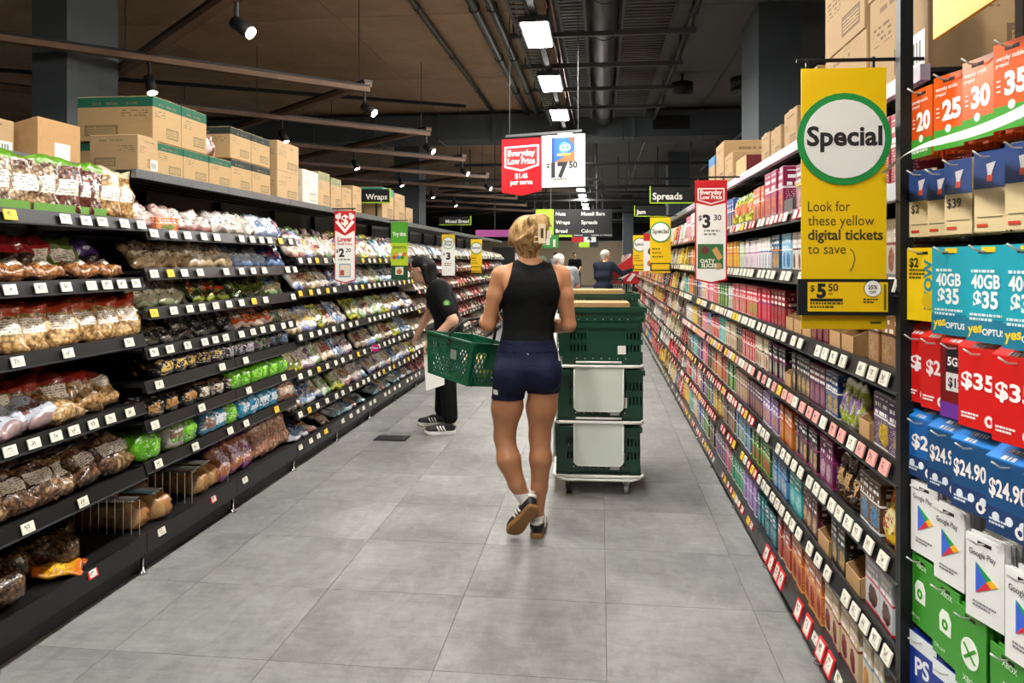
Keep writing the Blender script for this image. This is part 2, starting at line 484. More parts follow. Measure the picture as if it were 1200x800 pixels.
# ceiling boards
CZ = 4.2
ce = MB().box(-16, 14, -8, 46, CZ + .03, CZ + .15).build('ceiling', 'service_dark'); struct(ce)
bm_ = MB().box(-1.194, 1.194, -1.494, 1.494, 0, .03).mesh('ceiling_board', mat='ceiling_board')
bg_ = MB().box(-1.194, 1.194, -1.494, 1.494, 0, .03).mesh('ceiling_board', mat='ceiling_grey')
for i in range(-6, 5):
    for j in range(0, 11):
        obj('ceiling_board', bm_ if i < 0 else bg_, ce, (.6 + 2.4 * i, 1.0 + 3.0 * j, CZ))
# outer walls
struct(MB().box(-16.2, 14.2, 44, 44.2, 2.55, CZ + .1).build('wall_back', 'dark_wall'))
wb = struct(MB().box(-16.2, 14.2, 44.02, 44.2, 0, 2.55).build('wall_back_lower', 'beige_wall'))
struct(MB().box(-16.2, -16, -8, 44, 0, CZ + .1).build('wall_left', 'dark_wall'))
struct(MB().box(14, 14.2, -8, 44, 0, CZ + .1).build('wall_right', 'dark_wall'))
struct(MB().box(-16.2, 14.2, -8.2, -8, 0, CZ + .1).build('wall_front', 'dark_wall'))
# columns
def column(x0, x1, y0, y1):
    c = MB().box(x0, x1, y0, y1, 0, CZ + .03).build('column', 'dark_column'); struct(c)
    MB().box(x0 - .015, x1 + .015, y0 - .015, y1 + .015, 0, .15).build('base_plinth', 'duct_grey', c)
column(-4.79, -4.47, 6.0, 6.69); column(1.685, 2.14, 8.5, 9.5); column(1.72, 2.25, 20, 20.9)
column(-4.79, -4.2, 17.5, 18.2); column(.95, 1.4, 33.5, 34)
# cross duct
dk = thing('air_duct', 'wide dark grey rectangular air duct crossing the ceiling', 'air duct', (0, 14.0, 3.66))
x = -9.0
while x < 8.9:
    MB().box(x + .01, x + 1.19, 0, .7, 0, .46).build('duct_section', 'duct_grey', dk)
    MB().box(x - .02, x + .02, -.02, .72, -.02, .48).build('flange', 'duct_grey', dk)
    x += 1.2
gr = MB().box(.93, 1.58, -.03, -.005, .12, .36).build('vent_grille', 'service_dark', dk)
for k in range(13): MB().box(.95 + k * .048, .965 + k * .048, -.045, -.03, .14, .34).build('louvre', 'black_metal', gr)
dh = thing('duct_hanger', 'thin steel rods hanging the rectangular duct from the ceiling', 'hanger rods', (0, 14, 0))
for xx in (-6.8, -4.4, -2, .4, 2.8): MB().box(xx - .012, xx + .012, -.035, -.021, 3.6, CZ).build('rod', 'service_grey', dh)
# conduits along the aisle
for name, x, z, r, y1, lab in (('conduit_pipe', -1.33, 4.10, .05, 13.9, 'thick grey conduit pipe, outer one of the close ceiling pair'),
                               ('conduit_pipe', -1.14, 4.10, .05, 13.9, 'thick grey conduit pipe, inner one of the close ceiling pair'),
                               ('conduit_pipe', -1.95, 4.13, .032, 13.9, 'thin single conduit pipe running along the brown ceiling'),
                               ('sprinkler_pipe', .955, 3.98, .035, 30, 'dark sprinkler pipe running along above the biscuit shelves')):
    p = thing(name, lab, 'pipe', (x, 0, z))
    MB().tube([(0, 1.0, 0), (0, y1, 0)], r, 10).build('tube', 'pipe_grey', p, True)
    for k in range(int(y1 / 2)): MB().tube([(0, 2 + 2 * k, 0), (0, 2.06 + 2 * k, 0)], r * 1.25, 10).build('coupling', 'service_grey', p, True)
# round spiral duct, seen between the trays
sd = thing('round_duct', 'round grey spiral duct hung between two perforated cable trays', 'air duct', (.04, 0, 4.0))
MB().tube([(0, 2, 0), (0, 13.9, 0)], .15, 20).build('duct_tube', 'service_grey', sd, True)
for k in range(10): MB().tube([(0, 2.5 + 1.2 * k, 0), (0, 2.53 + 1.2 * k, 0)], .157, 20).build('seam_ring', 'pipe_grey', sd, True)
# perforated trays
def tray(x0, x1, z, label, y0=2.5, y1=13.6, step=.10, name='cable_tray'):
    t = thing(name, label, 'cable tray', ((x0 + x1) / 2, y0, z)); w = (x1 - x0) / 2
    for s in (-1, 1): MB().box(s * w - .015, s * w + .015, 0, y1 - y0, 0, .07).build('side_rail', 'service_grey', t)
    m = MB(); n = int((y1 - y0) / step)
    for k in range(n): m.box(-w + .015, w - .015, k * step, k * step + step * .55, .01, .02)
    o = m.build('rungs', 'pipe_grey', t); o['kind'] = 'stuff'
tray(-.42, -.16, 3.92, 'narrow slatted cable tray nearest the aisle lights')
tray(.226, .74, 3.92, 'wide slatted cable tray beside the round duct')
tray(-.86, -.70, 3.80, 'light slim cable tray alongside the aisle light row', step=.14)
st = thing('strut_frame', 'perforated steel cross struts hung under the cable trays', 'strut frame', (0, 0, 3.78))
for yy in (4.0, 5.4, 6.75, 8.1, 9.4, 10.7, 12.0):
    MB().box(-.95, .98, yy - .025, yy + .025, 0, .05).build('strut', 'service_grey', st)
    for xx in (-.92, .95): MB().box(xx - .01, xx + .01, yy - .01, yy + .01, .05, .42).build('rod', 'service_grey', st)
for x in (-.52, -.47):
    p = thing('copper_line', 'slim copper coloured pipe %s beside the aisle light row' % ('first' if x < -.5 else 'second'), 'pipe', (x, 0, 3.86))
    MB().tube([(0, 2.5, 0), (0, 13.8, 0)], .012, 6).build('tube', 'copper_pipe', p, True)
# round speaker + smoke heads
sp = thing('ceiling_speaker', 'round black ceiling loudspeaker beside the sprinkler pipe', 'speaker', (1.2, 11.6, 3.9))
MB().tube([(0, 0, 0), (0, 0, .16)], .16, 20).build('housing', 'service_dark', sp, True)
MB().tube([(0, 0, -.012), (0, 0, 0)], .11, 20).build('grille', 'black_metal', sp, True)
MB().tube([(0, 0, .16), (0, 0, .32)], .02, 8).build('stem', 'service_dark', sp, True)
df = thing('ceiling_diffuser', 'round white and black air diffuser near the dark column', 'air diffuser', (2.2, 12.0, 3.95))
MB().tube([(0, 0, 0), (0, 0, .1)], [.3, .22], 24).build('cone', 'service_grey', df, True)
MB().tube([(0, 0, .1), (0, 0, .26)], .24, 24).build('collar', 'service_dark', df, True)
# cross pipes far behind the duct: dark roof services
for k in range(16):
    y = 15.4 + k * 1.75
    z = 3.2 + .5 * random.random(); xa = -2.5 - 3 * random.random(); xb = 2 + 4 * random.random()
    p = thing('service_pipe', 'dark cross pipe number %s beyond the duct, high above the far aisle' % ['one', 'two', 'three', 'four', 'five', 'six', 'seven', 'eight', 'nine', 'ten', 'eleven', 'twelve', 'thirteen', 'fourteen', 'fifteen', 'sixteen'][k], 'pipe', (0, y, z), group='roof services beyond the duct')
    MB().tube([(xa, 0, 0), (xb, .2, 0)], .035, 6).build('tube', 'service_grey' if k % 2 else 'service_dark', p)
    for q in range(4):
        xx = xa + (xb - xa) * (q + .5) / 4
        MB().box(xx - .012, xx + .012, .09, .115, 0, CZ - z + .02).build('rod', 'service_grey', p)
# truss zigzag tracks on the left
VX, VY0, VS = -2.36, 4.85, 2.78; TZ = 3.2
tr_lab = ['nearest', 'second', 'third', 'fourth', 'fifth', 'sixth', 'seventh', 'eighth', 'ninth']
for k in range(9):
    vy = VY0 + VS * k
    t = thing('lighting_track', '%s timber coloured V shaped lighting track hung above the bread shelves' % tr_lab[k], 'lighting track', (VX, vy, TZ), group='zigzag lighting tracks')
    for s, nm in ((-1, 'near_beam'), (1, 'far_beam')):
        bx = MB(); a = (0, 0, .03 * s); b = (-4.6, 4.2 * s, .03 * s)
        bx.bar(a, b, .085, .05, 'track_wood'); bm2 = bx.build('beam', None, t)
        MB().bar((0, 0, .03 * s + .035), (-4.6, 4.2 * s, .03 * s + .035), .10, .02).build('channel', 'black_metal', bm2)
    for f in (.03, .45, .9):
        MB().box(-4.6 * f - .004, -4.6 * f + .004, 4.2 * f - .004, 4.2 * f + .004, .05, CZ - TZ).build('hanger_wire', 'service_grey', t)
MB().bar((-8.5, 9.0, 3.95), (-2.2, 12.4, 3.95), .05, .05).build('roof_conduit', 'black_metal', ce)
MB().bar((-8.5, 5.6, 4.0), (-2.0, 5.0, 4.0), .04, .04).build('roof_conduit', 'black_metal', ce)

# ---------------------------------------------------------------- lamps
def mk_lamp(name, col, s):
    t = T(name); M[name] = t.out((.9, .9, .9, 1), .4, emit=col + (1,), estr=s)
mk_lamp('lamp_panel', LAMP_TINT, LAMP_POWER); mk_lamp('spot_bulb', SPOT_TINT, 90.0)
ordw = ['first', 'second', 'third', 'fourth', 'fifth', 'sixth', 'seventh', 'eighth', 'ninth', 'tenth', 'eleventh', 'twelfth', 'thirteenth', 'fourteenth', 'fifteenth', 'sixteenth', 'seventeenth']
hm = MB().box(-.14, .14, -.42, .42, 0, .06).mesh('housing', mat='service_dark')
dm = MB().box(-.115, .115, -.39, .39, -.012, -.001).mesh('diffuser', mat='lamp_panel')
sm_ = MB(); sm_.box(-.11, -.09, -.01, .01, .06, .5).box(.09, .11, -.01, .01, .06, .5); sm_ = sm_.mesh('bracket', mat='service_dark')
for k in range(-5, 17):
    y = 7.38 + 2.05 * k
    lab = 'LED ceiling panel, %s counted down the aisle from the red price banner' % ordw[abs(k)] if k >= 0 else 'LED ceiling panel lighting the aisle end behind the camera'
    L = thing('ceiling_light', lab, 'ceiling light', (-.61, y, 3.60), group='LED panels over the aisle')
    for nm, me in (('housing', hm), ('diffuser', dm), ('bracket', sm_)): obj(nm, me, L)
bat = MB().box(-.03, .03, 0, 45, 3.67, 3.72).build('light_rail', 'service_dark'); bat.location = (-.61, -3, 0)
tag(bat, 'dark rail carrying the row of LED ceiling panels', 'light rail')
# track spots
def spot(x, y, z, aim, label, power=1.0, cast=True):
    s = thing('track_spotlight', label, 'spotlight', (x, y, z), group='track spotlights')
    d = (Vector(aim) - Vector((x, y, z))).normalized()
    a = Vector((0, 0, .0)); 
    MB().tube([a - d * .02, a + d * .13], .045, 12).build('lamp_head', 'service_dark', s, True)
    MB().tube([a + d * .131, a + d * .136], .04, 12).build('bulb', 'spot_bulb', s, True)
    MB().tube([(0, 0, 0), (0, 0, .19)], .015, 8).build('arm', 'service_dark', s)
    if cast:
        ld = bpy.data.lights.new('spot_light', 'SPOT'); ld.energy = SPOT_POWER * power; ld.color = SPOT_TINT
        ld.spot_size = math.radians(95); ld.spot_blend = .6; ld.shadow_soft_size = .05
        lo = bpy.data.objects.new('spot_light', ld); COL.objects.link(lo); lo.parent = s
        lo.location = d * .16; lo.rotation_euler = d.to_track_quat('-Z', 'Y').to_euler()
spot(-3.88, 6.24, 3.0, (-3.0, 5.9, 0), 'glowing track spotlight above the stacked green banded cartons')
for k in range(5):
    spot(-2.40, VY0 + VS * k, 3.0, (.75, VY0 + VS * k - .6, .9), '%s track spotlight at the aisle end of a zigzag track' % ordw[k], 1.6)
    spot(-3.88, VY0 + VS * (k + 1.5), 3.0, (-2.6, VY0 + VS * (k + 1.5), 0), '%s track spotlight at a track crossing past the column' % ordw[k], 1.0)
for k in range(6):  # added fill row, aimed across the aisle to brighten the bread side
    spot(2.3, 1.6 + 2.6 * k, 3.3, (-2.05, 2.2 + 2.6 * k, .9), '%s added fill spotlight over the biscuit shelves' % ordw[k], 1.6)
tr = MB().box(2.27, 2.33, 0, 18, 3.47, 3.52).build('fill_spot_track', 'black_metal'); tr2 = [MB().box(2.29, 2.31, .5 + 3 * k, .52 + 3 * k, 3.52, CZ).build('hanger', 'service_grey', tr) for k in range(6)]; tag(tr, 'straight black spotlight track above the biscuit shelf cartons', 'lighting track')  # added track, only there to carry the fill spots
# ================================================================= SHELVING
W = .865
XL, XR = -2.05, .745
def shelf_meshes(depth):
    s = MB().box(0, W - .006, .012, depth, -.028, -.014).mesh('shelf', mat='shelf_black')
    l = MB()
    # lip: sloped ticket rail
    l.add([(0, -.012, -.052), (W - .006, -.012, -.052), (W - .006, .004, 0), (0, .004, 0), (0, .012, -.052), (W - .006, .012, -.052), (W - .006, .012, 0), (0, .012, 0)],
          [(0, 1, 2, 3), (7, 6, 5, 4), (0, 4, 5, 1), (3, 2, 6, 7), (0, 3, 7, 4), (1, 5, 6, 2)], 'lip_black')
    l = l.mesh('lip')
    e = MB().box(0, W - .006, -.017, -.012, -.056, -.050).mesh('lip_edge', mat='lip_grey')
    return s, l, e
SH = {d: shelf_meshes(d) for d in (.50, .44)}
tk = MB(); tk.box(-.029, .029, -.0045, 0, -.0185, .0185); tk_me = tk.mesh('price_ticket', mat='price_card')
tkb = MB(); tkb.box(-.036, .036, -.006, 0, -.036, .030); tkb_me = tkb.mesh('price_ticket', mat='price_card')
up_me = MB().box(-.02, .02, 0, .04, 0, 1.95).mesh('upright', mat='shelf_black')
def back_mesh(h): return MB().box(.0, W, 0, .012, .08, h).mesh('back_panel', mat='shelf_black')
foot_m = MB(); foot_m.tube([(0, 0, .0), (0, 0, .012), (0, 0, .02), (0, 0, .1)], [.024, .022, .009, .009], 10); foot_me = foot_m.mesh('foot', True, 'chrome')
kick_me = MB().box(0, W, .05, .06, .005, .12).mesh('kick_panel', mat='kick_black')
base_m = MB().box(0, W - .004, .0, .55, -.03, -.012).mesh('base_deck', mat='shelf_black')
blip = MB().box(0, W - .004, -.012, .0, -.085, 0).box(0, W - .004, .0, .02, -.1, -.075); blip_me = blip.mesh('base_lip', mat='lip_black')
rk = MB()
for k in range(18): rk.box(k * .05, k * .05 + .008, .0, .46, -.012, -.002)
for k in range(5): rk.box(0, W, .05 + .1 * k, .06 + .1 * k, -.018, -.012)
rk_me = rk.mesh('rack_grid', mat='service_dark')
rail_me = {n: MB().box(0, W - .003, -.02, .004, -.034, .006).mesh('front_rail', mat=n) for n in ('rail_steel', 'rail_lilac')}
WHITE, RED, YEL, PINK = hx('#e6e2d4'), hx('#d3202a'), hx('#f0c63a'), hx('#e8a49c')
def ticket(lip, x, c, big=False, s=0.0):
    o = obj('price_ticket', tkb_me if big else tk_me, lip, (x, -.0115 if not big else -.016, -.027 if not big else -.024))
    o.rotation_euler = (math.radians(-16), 0, random.uniform(-.03, .03))
    o['c1'] = c; o['inner'] = 1.0 if c in (RED,) else 0.0; o['s'] = s
    return o
def bay(side, y0, levels, base_z, label, tick, depth=.50, rack=None, rail='rail_steel', posts=(True, False), group='shelving bays', fine=True, back=1.9, rack_in=.0):
    if side == 'L': r = thing('shelving_bay', label, 'shelving', (XL, y0, 0), math.pi / 2, group)
    else: r = thing('shelving_bay', label, 'shelving', (XR, y0 + W, 0), -math.pi / 2, group)
    obj('back_panel', back_mesh(back), r, (0, .56, 0))
    for i, on in enumerate(posts):
        if on: obj('upright', up_me, r, (W * i, .52, 0))
    S, L, Ed = SH[depth]
    for li, z in enumerate(levels):
        s = obj('shelf', S, r, (.003, 0, z))
        l = obj('lip', L, s); 
        if fine: obj('lip_edge', Ed, s)
        for (x, c, big) in tick(li, y0): 
            t = ticket(s, x, c, big, random.random())
    b = obj('base_deck', base_m, r, (.002, 0, base_z)); obj('base_lip', blip_me, b)
    for (x, c, big) in tick(len(levels), y0): ticket(b, x, c, big, random.random())
    obj('kick_panel', kick_me, r)
    obj('foot', foot_me, r, (.03, .03, 0))
    if rack is not None:
        g = obj('top_rack', rk_me, r, (0, .06 + rack_in, rack)); obj('front_rail', rail_me[rail], g)
    return r
rt = random.Random(3)
def ticks(n, reds=(), yel=.12, bigred=(), pink=(), skip=.15, sparse=None):
    def f(li, y0):
        out = []; x = .05 + (.1 * rt.random() if sparse and li in sparse else 0)
        while x < W - .04:
            c = WHITE; big = False; q = rt.random()
            if li in reds and q < .75: c = RED; big = li in bigred
            elif li in pink and q < .6: c = PINK
            elif q > 1 - yel: c = YEL
            if rt.random() > skip: out.append((x, c, big))
            x += (n if not (sparse and li in sparse) else sparse[li]) * rt.uniform(.85, 1.3)
        return out
    return f
NSP = {2: .3, 4: .32, 5: .36}
LA = [1.615, 1.355, 1.10, .795, .50]; LB = [1.58, 1.395, 1.215, 1.035, .88, .70, .515]; LC = [1.455, 1.23, .93, .665, .405]
RL = [1.63, 1.395, 1.15, .92, .675, .44]
LBASE, CBASE, RBASE = .195, .185, .165
YA, YB, YC, YD = 1.53, 3.26, 4.99, 8.45
bay('L', YA, LA, LBASE, 'black shelving bay of nut bags, mostly outside the frame', ticks(.12, yel=.05, sparse=NSP), group='nut shelving bays', rack=1.835, rack_in=.10)
bay('L', YA + W, LA, LBASE, 'black shelving bay of nut and dried fruit bags beside the bread', ticks(.115, reds=(5,), yel=.08, sparse=NSP), group='nut shelving bays', rack=1.835, rack_in=.10)
for k in range(2): bay('L', YB + W * k, LB, LBASE, ['black bread shelving bay with eight narrow levels next to the nuts', 'black bread shelving bay holding round black and green loaf bags, next to the wraps'][k],
                       ticks(.13, reds=(7,), yel=.10, sparse={4: .34, 5: .42, 6: .36, 7: .4}), rack=1.84, group='bread shelving bays')
cl_ = ['black wrap shelving bay under the red and white lower price blade', 'black wrap shelving bay just past the lower price blade', 'black wrap shelving bay the dark haired staff member leans into', 'black wrap shelving bay behind the dark haired staff member']
for k in range(4): bay('L', YC + W * k, LC, CBASE, cl_[k], ticks(.16, yel=.25), rack=1.84, group='wrap shelving bays')
nd = 9
for k in range(nd): bay('L', YD + W * k, [1.5, 1.32, 1.1, .88, .66, .42], CBASE, '%s far bread shelving bay past the staff member' % ordw[k], ticks(.25, reds=(1, 2, 3), yel=.1), rack=1.84, group='far bread shelving bays', fine=False)
rl_ = ['black biscuit shelving bay right beside the tall black post', 'second biscuit shelving bay past the tall black post', 'third biscuit shelving bay past the tall black post', 'fourth biscuit shelving bay past the tall black post', 'fifth biscuit shelving bay past the tall black post', 'sixth biscuit shelving bay past the tall black post']
YR = 2.0
for k in range(6):
    if k < 2: tf = ticks(.085, reds=(0, 6), bigred=(6,), pink=(3,), yel=.04)
    else: tf = ticks(.085, reds=(0, 4, 5, 6), bigred=(), pink=(3,), yel=.15)
    bay('R', YR + W * k, RL, RBASE, rl_[k], tf, depth=.44, rack=1.91, rail='rail_lilac', group='biscuit shelving bays', back=1.95)
YR2 = YR + 6 * W
for k in range(11): bay('R', YR2 + W * k, RL, RBASE, '%s far grocery shelving bay along the biscuit side' % ordw[k], ticks(.2, reds=(0, 2, 3, 5), yel=.1), depth=.44, rack=1.91 if k < 8 else None, group='far grocery shelving bays', fine=False)

# ================================================================= PRODUCTS
def soft_bag(w, h, d, seed, nu=10, nv=12, mode='pillow', lump=.006):
    """closed bag in local frame: x width, y depth (front at 0), z up, bottom at 0"""
    rs = np.random.RandomState(seed); ph = rs.rand(12) * 6.28
    m = MB(); idx = {}
    def P(u, v, side):
        x = u * w / 2; z = (v + 1) / 2 * h
        e = max(0, 1 - abs(u) ** 3.2) ** .55
        if mode == 'pouch': t = (max(0, 1 - max(0, v) ** 2.2)) ** .7 * (.55 + .45 * max(0, 1 - (v + .6) ** 2)) if v > -1 else .55
        elif mode == 'gather':
            t = max(0, 1 - abs(v) ** 3) ** .5
            if v > .45: k = 1 - .72 * ((v - .45) / .55) ** .7; x *= k; t = max(t * k, .12)
        else: t = max(0, 1 - abs(v) ** 3.6) ** .5
        bump = lump * (math.sin(u * 5 + ph[0] + 2 * v) + math.sin(v * 6 + ph[1] - 3 * u) + .6 * math.sin(9 * u + 7 * v + ph[2 + side]))
        y = side_sign[side] * (d / 2 * e * t) + (bump if e * t > .15 else bump * .3)
        wav = .012 * math.sin(3 * v + ph[5]) * w / .2 + .006 * math.sin(7 * v + ph[6])
        zz = z + .012 * math.sin(3 * u + ph[7]) * (h / .25) * (abs(v) ** 3)
        return (x + wav, y + d / 2, max(0, zz))
    side_sign = (-1, 1)
    for side in (0, 1):
        for i in range(nu + 1):
            for j in range(nv + 1):
                edge = i in (0, nu) or j in (0, nv)
                if side == 1 and edge: idx[1, i, j] = idx[0, i, j]; continue
                u = -1 + 2 * i / nu; v = -1 + 2 * j / nv
                idx[side, i, j] = len(m.v)
                p = P(u, v, side)
                if edge and mode == 'pillow': p = (p[0], d / 2 + .003 * math.sin(11 * (u + v) + ph[8]), p[2])
                m.v.append(p)
        for i in range(nu):
            for j in range(nv):
                q = (idx[side, i, j], idx[side, i + 1, j], idx[side, i + 1, j + 1], idx[side, i, j + 1])
                m.f.append(q if side == 0 else q[::-1]); m.m.append(0)
    if mode == 'pouch':
        pass
    return m
def loaf(w, h, L, seed, gather=True):
    """bagged loaf lying with its end towards the aisle: x width, y length, z up"""
    rs = np.random.RandomState(seed); ph = rs.rand(8) * 6.28
    n, sg = 12, 14; m = MB()
    for i in range(n + 1):
        t = i / n
        if gather: k = min(1, .18 + 2.6 * max(0, t - .08)) if t < .4 else 1.0
        else: k = (.5, .80, .94)[i] if i < 3 else 1.0
        k = k * (1 - max(0, (t - .93) / .07) * .12)
        for a in range(sg):
            an = 2 * math.pi * a / sg; c, s = math.cos(an), math.sin(an)
            x = w / 2 * math.copysign(abs(c) ** .6, c); z = h / 2 * math.copysign(abs(s) ** .65, s)
            b = 1 + .05 * math.sin(4 * an + 9 * t + ph[0]) + .04 * math.sin(7 * an - 13 * t + ph[1])
            zc = h / 2 if t > .3 else h * (.42 + .25 * t)
            m.v.append((x * k * b, t * L + .006 * math.sin(5 * an + ph[2]), max(0.0, zc + z * k * b)))
    for i in range(n):
        for a in range(sg):
            m.f.append((i * sg + a, (i + 1) * sg + a, (i + 1) * sg + (a + 1) % sg, i * sg + (a + 1) % sg)); m.m.append(0)
    m.f.append(tuple(range(sg))); m.m.append(0); m.f.append(tuple(n * sg + k for k in range(sg))[::-1]); m.m.append(0)
    return m
def carton_mesh(w, h, d, bev=.003, tray=0.0):
    m = MB(); bm = bmesh.new()
    bmesh.ops.create_cube(bm, size=1.0)
    for v in bm.verts: v.co = (v.co.x * w, (v.co.y + .5) * d, (v.co.z + .5) * h)
    bmesh.ops.bevel(bm, geom=bm.edges[:] , offset=bev, segments=1, affect='EDGES')
    me = bpy.data.meshes.new('carton'); bm.to_mesh(me); bm.free(); return me
_mc = {}; _vc = {}
def cm(key, fn, mat, smooth=False):
    k = (key, mat)
    if k not in _mc:
        r = fn()
        me = r.mesh(key if isinstance(key, str) else str(key[0]), smooth) if isinstance(r, MB) else r
        me.materials.clear(); me.materials.append(M[mat]); _mc[k] = me
    return _mc[k]
def carton(w, h, d, mat='printed_carton'): return cm(('carton', round(w, 3), round(h, 3), round(d, 3)), lambda: carton_mesh(w, h, d), mat)
def bag(kind, w, h, d, seed, mat, mode='pillow', lump=.006): return cm((kind, w, h, d, seed, mode), lambda: soft_bag(w, h, d, seed, mode=mode, lump=lump), mat, True)
def loafm(w, h, L, seed, mat, g=True): return cm(('loaf', w, h, L, seed, g), lambda: loaf(w, h, L, seed, g), mat, True)
def put(side, me, y, z, name, label, cat, group, cols, inset=.03, tilt=0.0, yaw=0.0, roll=0.0, extra=None, s=None, zlift=0.0):
    x = (XL - inset) if side == 'L' else (XR + inset)
    o = bpy.data.objects.new(name, me); COL.objects.link(o)
    o.location = (x, y, z - .0135 + zlift)
    base = Matrix.Rotation(math.pi / 2 if side == 'L' else -math.pi / 2, 4, 'Z')
    mt = base @ Matrix.Rotation(yaw, 4, 'Z') @ Matrix.Rotation(tilt, 4, 'X') @ Matrix.Rotation(roll, 4, 'Y')
    o.rotation_euler = mt.to_euler()
    if me.name not in _vc:
        a = np.empty(len(me.vertices) * 3); me.vertices.foreach_get('co', a); _vc[me.name] = a.reshape(-1, 3)
    o.location.z -= float((_vc[me.name] @ np.array(mt.to_3x3())[2]).min())
    tag(o, label, cat, group)
    for k, c in zip(('c1', 'c2', 'c3'), cols): o[k] = hx(c) if isinstance(c, str) else c
    o['s'] = random.random() * 10 if s is None else s
    for k, v in (extra or {}).items(): o[k] = v
    return o
rp = random.Random(11)
def row(side, z, y0, y1, mk, step, jitter=.1, **kw):
    """lay goods along a shelf; mk(i, y) returns a dict for put()"""
    y = y0; i = 0
    while y < y1 - step * .3:
        d = mk(i, y + step / 2)
        if d: put(side, z=z, y=y + step / 2 + rp.uniform(-1, 1) * jitter * step, **d, **kw)
        y += step; i += 1
# ---------------------------------------------------------------- nuts (nearest bay on the bread side)
KR, GB, DK = '#b59872', '#2a5a46', '#2a2a26'
sh_w = ['top shelf', 'second shelf', 'third shelf', 'fourth shelf', 'fifth shelf', 'bottom deck']
NY = YA + W   # bay 2.395 .. 3.26
pouches = [('cream label over mixed fruit and nuts', '#6aa52e', '#d9b98a', '#5a2d22'), ('cream label over red brown almonds', '#6aa52e', '#7c3a26', '#5b2417'), ('pale label over blanched nuts', '#d8cba6', '#e0bb80', '#b98448')]
pm = [bag('nut_pouch', .165, .225, .075, s, 'nut_bag', 'pouch', .004) for s in (1, 2, 3)]
pl_ = ['green topped pouch of fruit and nut mix on the top nut shelf', 'tall green topped pouch of roasted almonds standing in its tray', 'pale pouch of peanuts at the bread end of the top nut shelf']
for i, (y, k, yw) in enumerate(((2.46, 0, -.25), (2.60, 0, -.2), (2.70, 0, -.3), (2.81, 1, -.45), (2.88, 1, -.45), (2.96, 1, -.3), (3.09, 2, -.25), (3.17, 2, -.3))):
    p = pouches[k]
    put('L', pm[i % 3], y, 1.615, 'nut_pouch', pl_[k], 'nut pouch', 'nut pouches on the top shelf', p[1:], inset=.045, tilt=-.06, yaw=yw, extra=dict(head=.96, lab=1.0), zlift=.004)
def tray_mesh(w, d, h):
    m = MB(); t = .003
    m.box(-w / 2, w / 2, 0, d, 0, t); m.box(-w / 2, w / 2, 0, t, t, h)
    for s in (-1, 1): m.prism([(0, 0), (d, 0), (d, h * 2.6), (d * .45, h * 2.2), (0, h)], -t / 2, t / 2, None, Matrix.Translation((s * (w / 2 - t / 2), 0, t)) @ Matrix.Rotation(math.pi / 2, 4, 'Z') @ Matrix.Scale(1, 4))
    m.box(-w / 2, w / 2, d - t, d, t, h * 2.6); return m
plain('tray_green', '#5f8f3a', .7, grain=.1); plain('kraft_plain', '#b08a5c', .8, grain=.12)
for i, y in enumerate((2.49, 2.72, 2.93)):
    t = thing('display_tray', 'green fronted cardboard display tray, %s along the top nut shelf' % ordw[i], 'display tray', (XL - .035, y, 1.6015), math.pi / 2, 'display trays of nut pouches')
    MB().box(-.105, .105, -.006, -.002, 0, .045).build('front_panel', 'tray_green', t)
    tray_mesh(.21, .22, .04).build('tray_body', 'kraft_plain', t)
fr = [('#a8232a', '#4a2018', '#1e120e'), ('#a01f2b', '#5d3a2c', '#30201a'), ('#b02a2a', '#8a4a38', '#e8d9c4'), ('#5d7a2a', '#4a5a24', '#2a3018'), ('#41246b', '#2c2230', '#171218'), ('#2a2420', '#54301f', '#20130d')]
frl = ['dark bag of prunes with red top', 'bag of dates with a red header', 'clear bag of dark cranberries with red top', 'olive green printed dried fruit bag', 'small purple topped raisin bag', 'dark brown dried fruit bag']
for i, y in enumerate((2.56, 2.66, 2.77, 2.90, 3.04, 2.48)):
    put('L', bag('dried_fruit_bag', .17, .20, .08, 10 + i % 3, 'nut_bag', 'pillow', .006), y, 1.355, 'dried_fruit_bag', frl[i] + ' on the second nut shelf', 'dried fruit', 'dried fruit bags', fr[i], inset=.10, tilt=-.35, yaw=rp.uniform(-.4, 0), extra=dict(head=.62 if i != 3 else .3, lab=float(i in (2, 3))))
for i, y in enumerate((2.55, 2.72, 2.94, 3.10)):
    put('L', bag('nut_bag', .16, .14, .06, 14, 'nut_bag'), y, 1.355, 'snack_nut_bag', 'small clear packet of peanuts lying at the lip of the second nut shelf', 'nuts', 'small nut packets', ('#d8b48a', '#c48a58', '#a86a3c'), inset=.02, tilt=-1.25, yaw=rp.uniform(-.3, .3), extra=dict(head=.95, lab=1.0))
OR = ('#b8401a', '#e6c48e', '#cf9f60')
for r_, ins in ((0, .03), (1, .17)):
    for i, y in enumerate((2.50, 2.63, 2.78, 2.94, 3.08, 3.19)):
        put('L', bag('cashew_bag', .175, .20, .085, 20 + i % 3, 'nut_bag', 'pouch', .006), y, 1.10, 'cashew_bag', 'clear bag of cashews with orange header, %s row of the third nut shelf' % ('front' if r_ == 0 else 'back'), 'nuts',
            'cashew bags %s row' % ('front' if r_ == 0 else 'back'), OR, inset=ins, tilt=-.18, yaw=rp.uniform(-.35, -.05), extra=dict(head=.80, lab=1.0), zlift=.03 * r_)
nm4 = [('#9b2a1c', '#d9b27a', '#b58248', 'red topped bag of cashews'), ('#8c2a20', '#c79a68', '#8a5a34', 'red topped bag of mixed nuts'), ('#a33322', '#caa070', '#7c5230', 'dark red topped bag of almonds'), ('#e05a28', '#e3c08c', '#c89a5e', 'orange ended cashew bag lying flat'), ('#d2d9e8', '#8a4630', '#c9d4ea', 'white and blue snack bag'), ('#7a2a20', '#e2bd86', '#c29256', 'maroon topped bag of peanuts')]
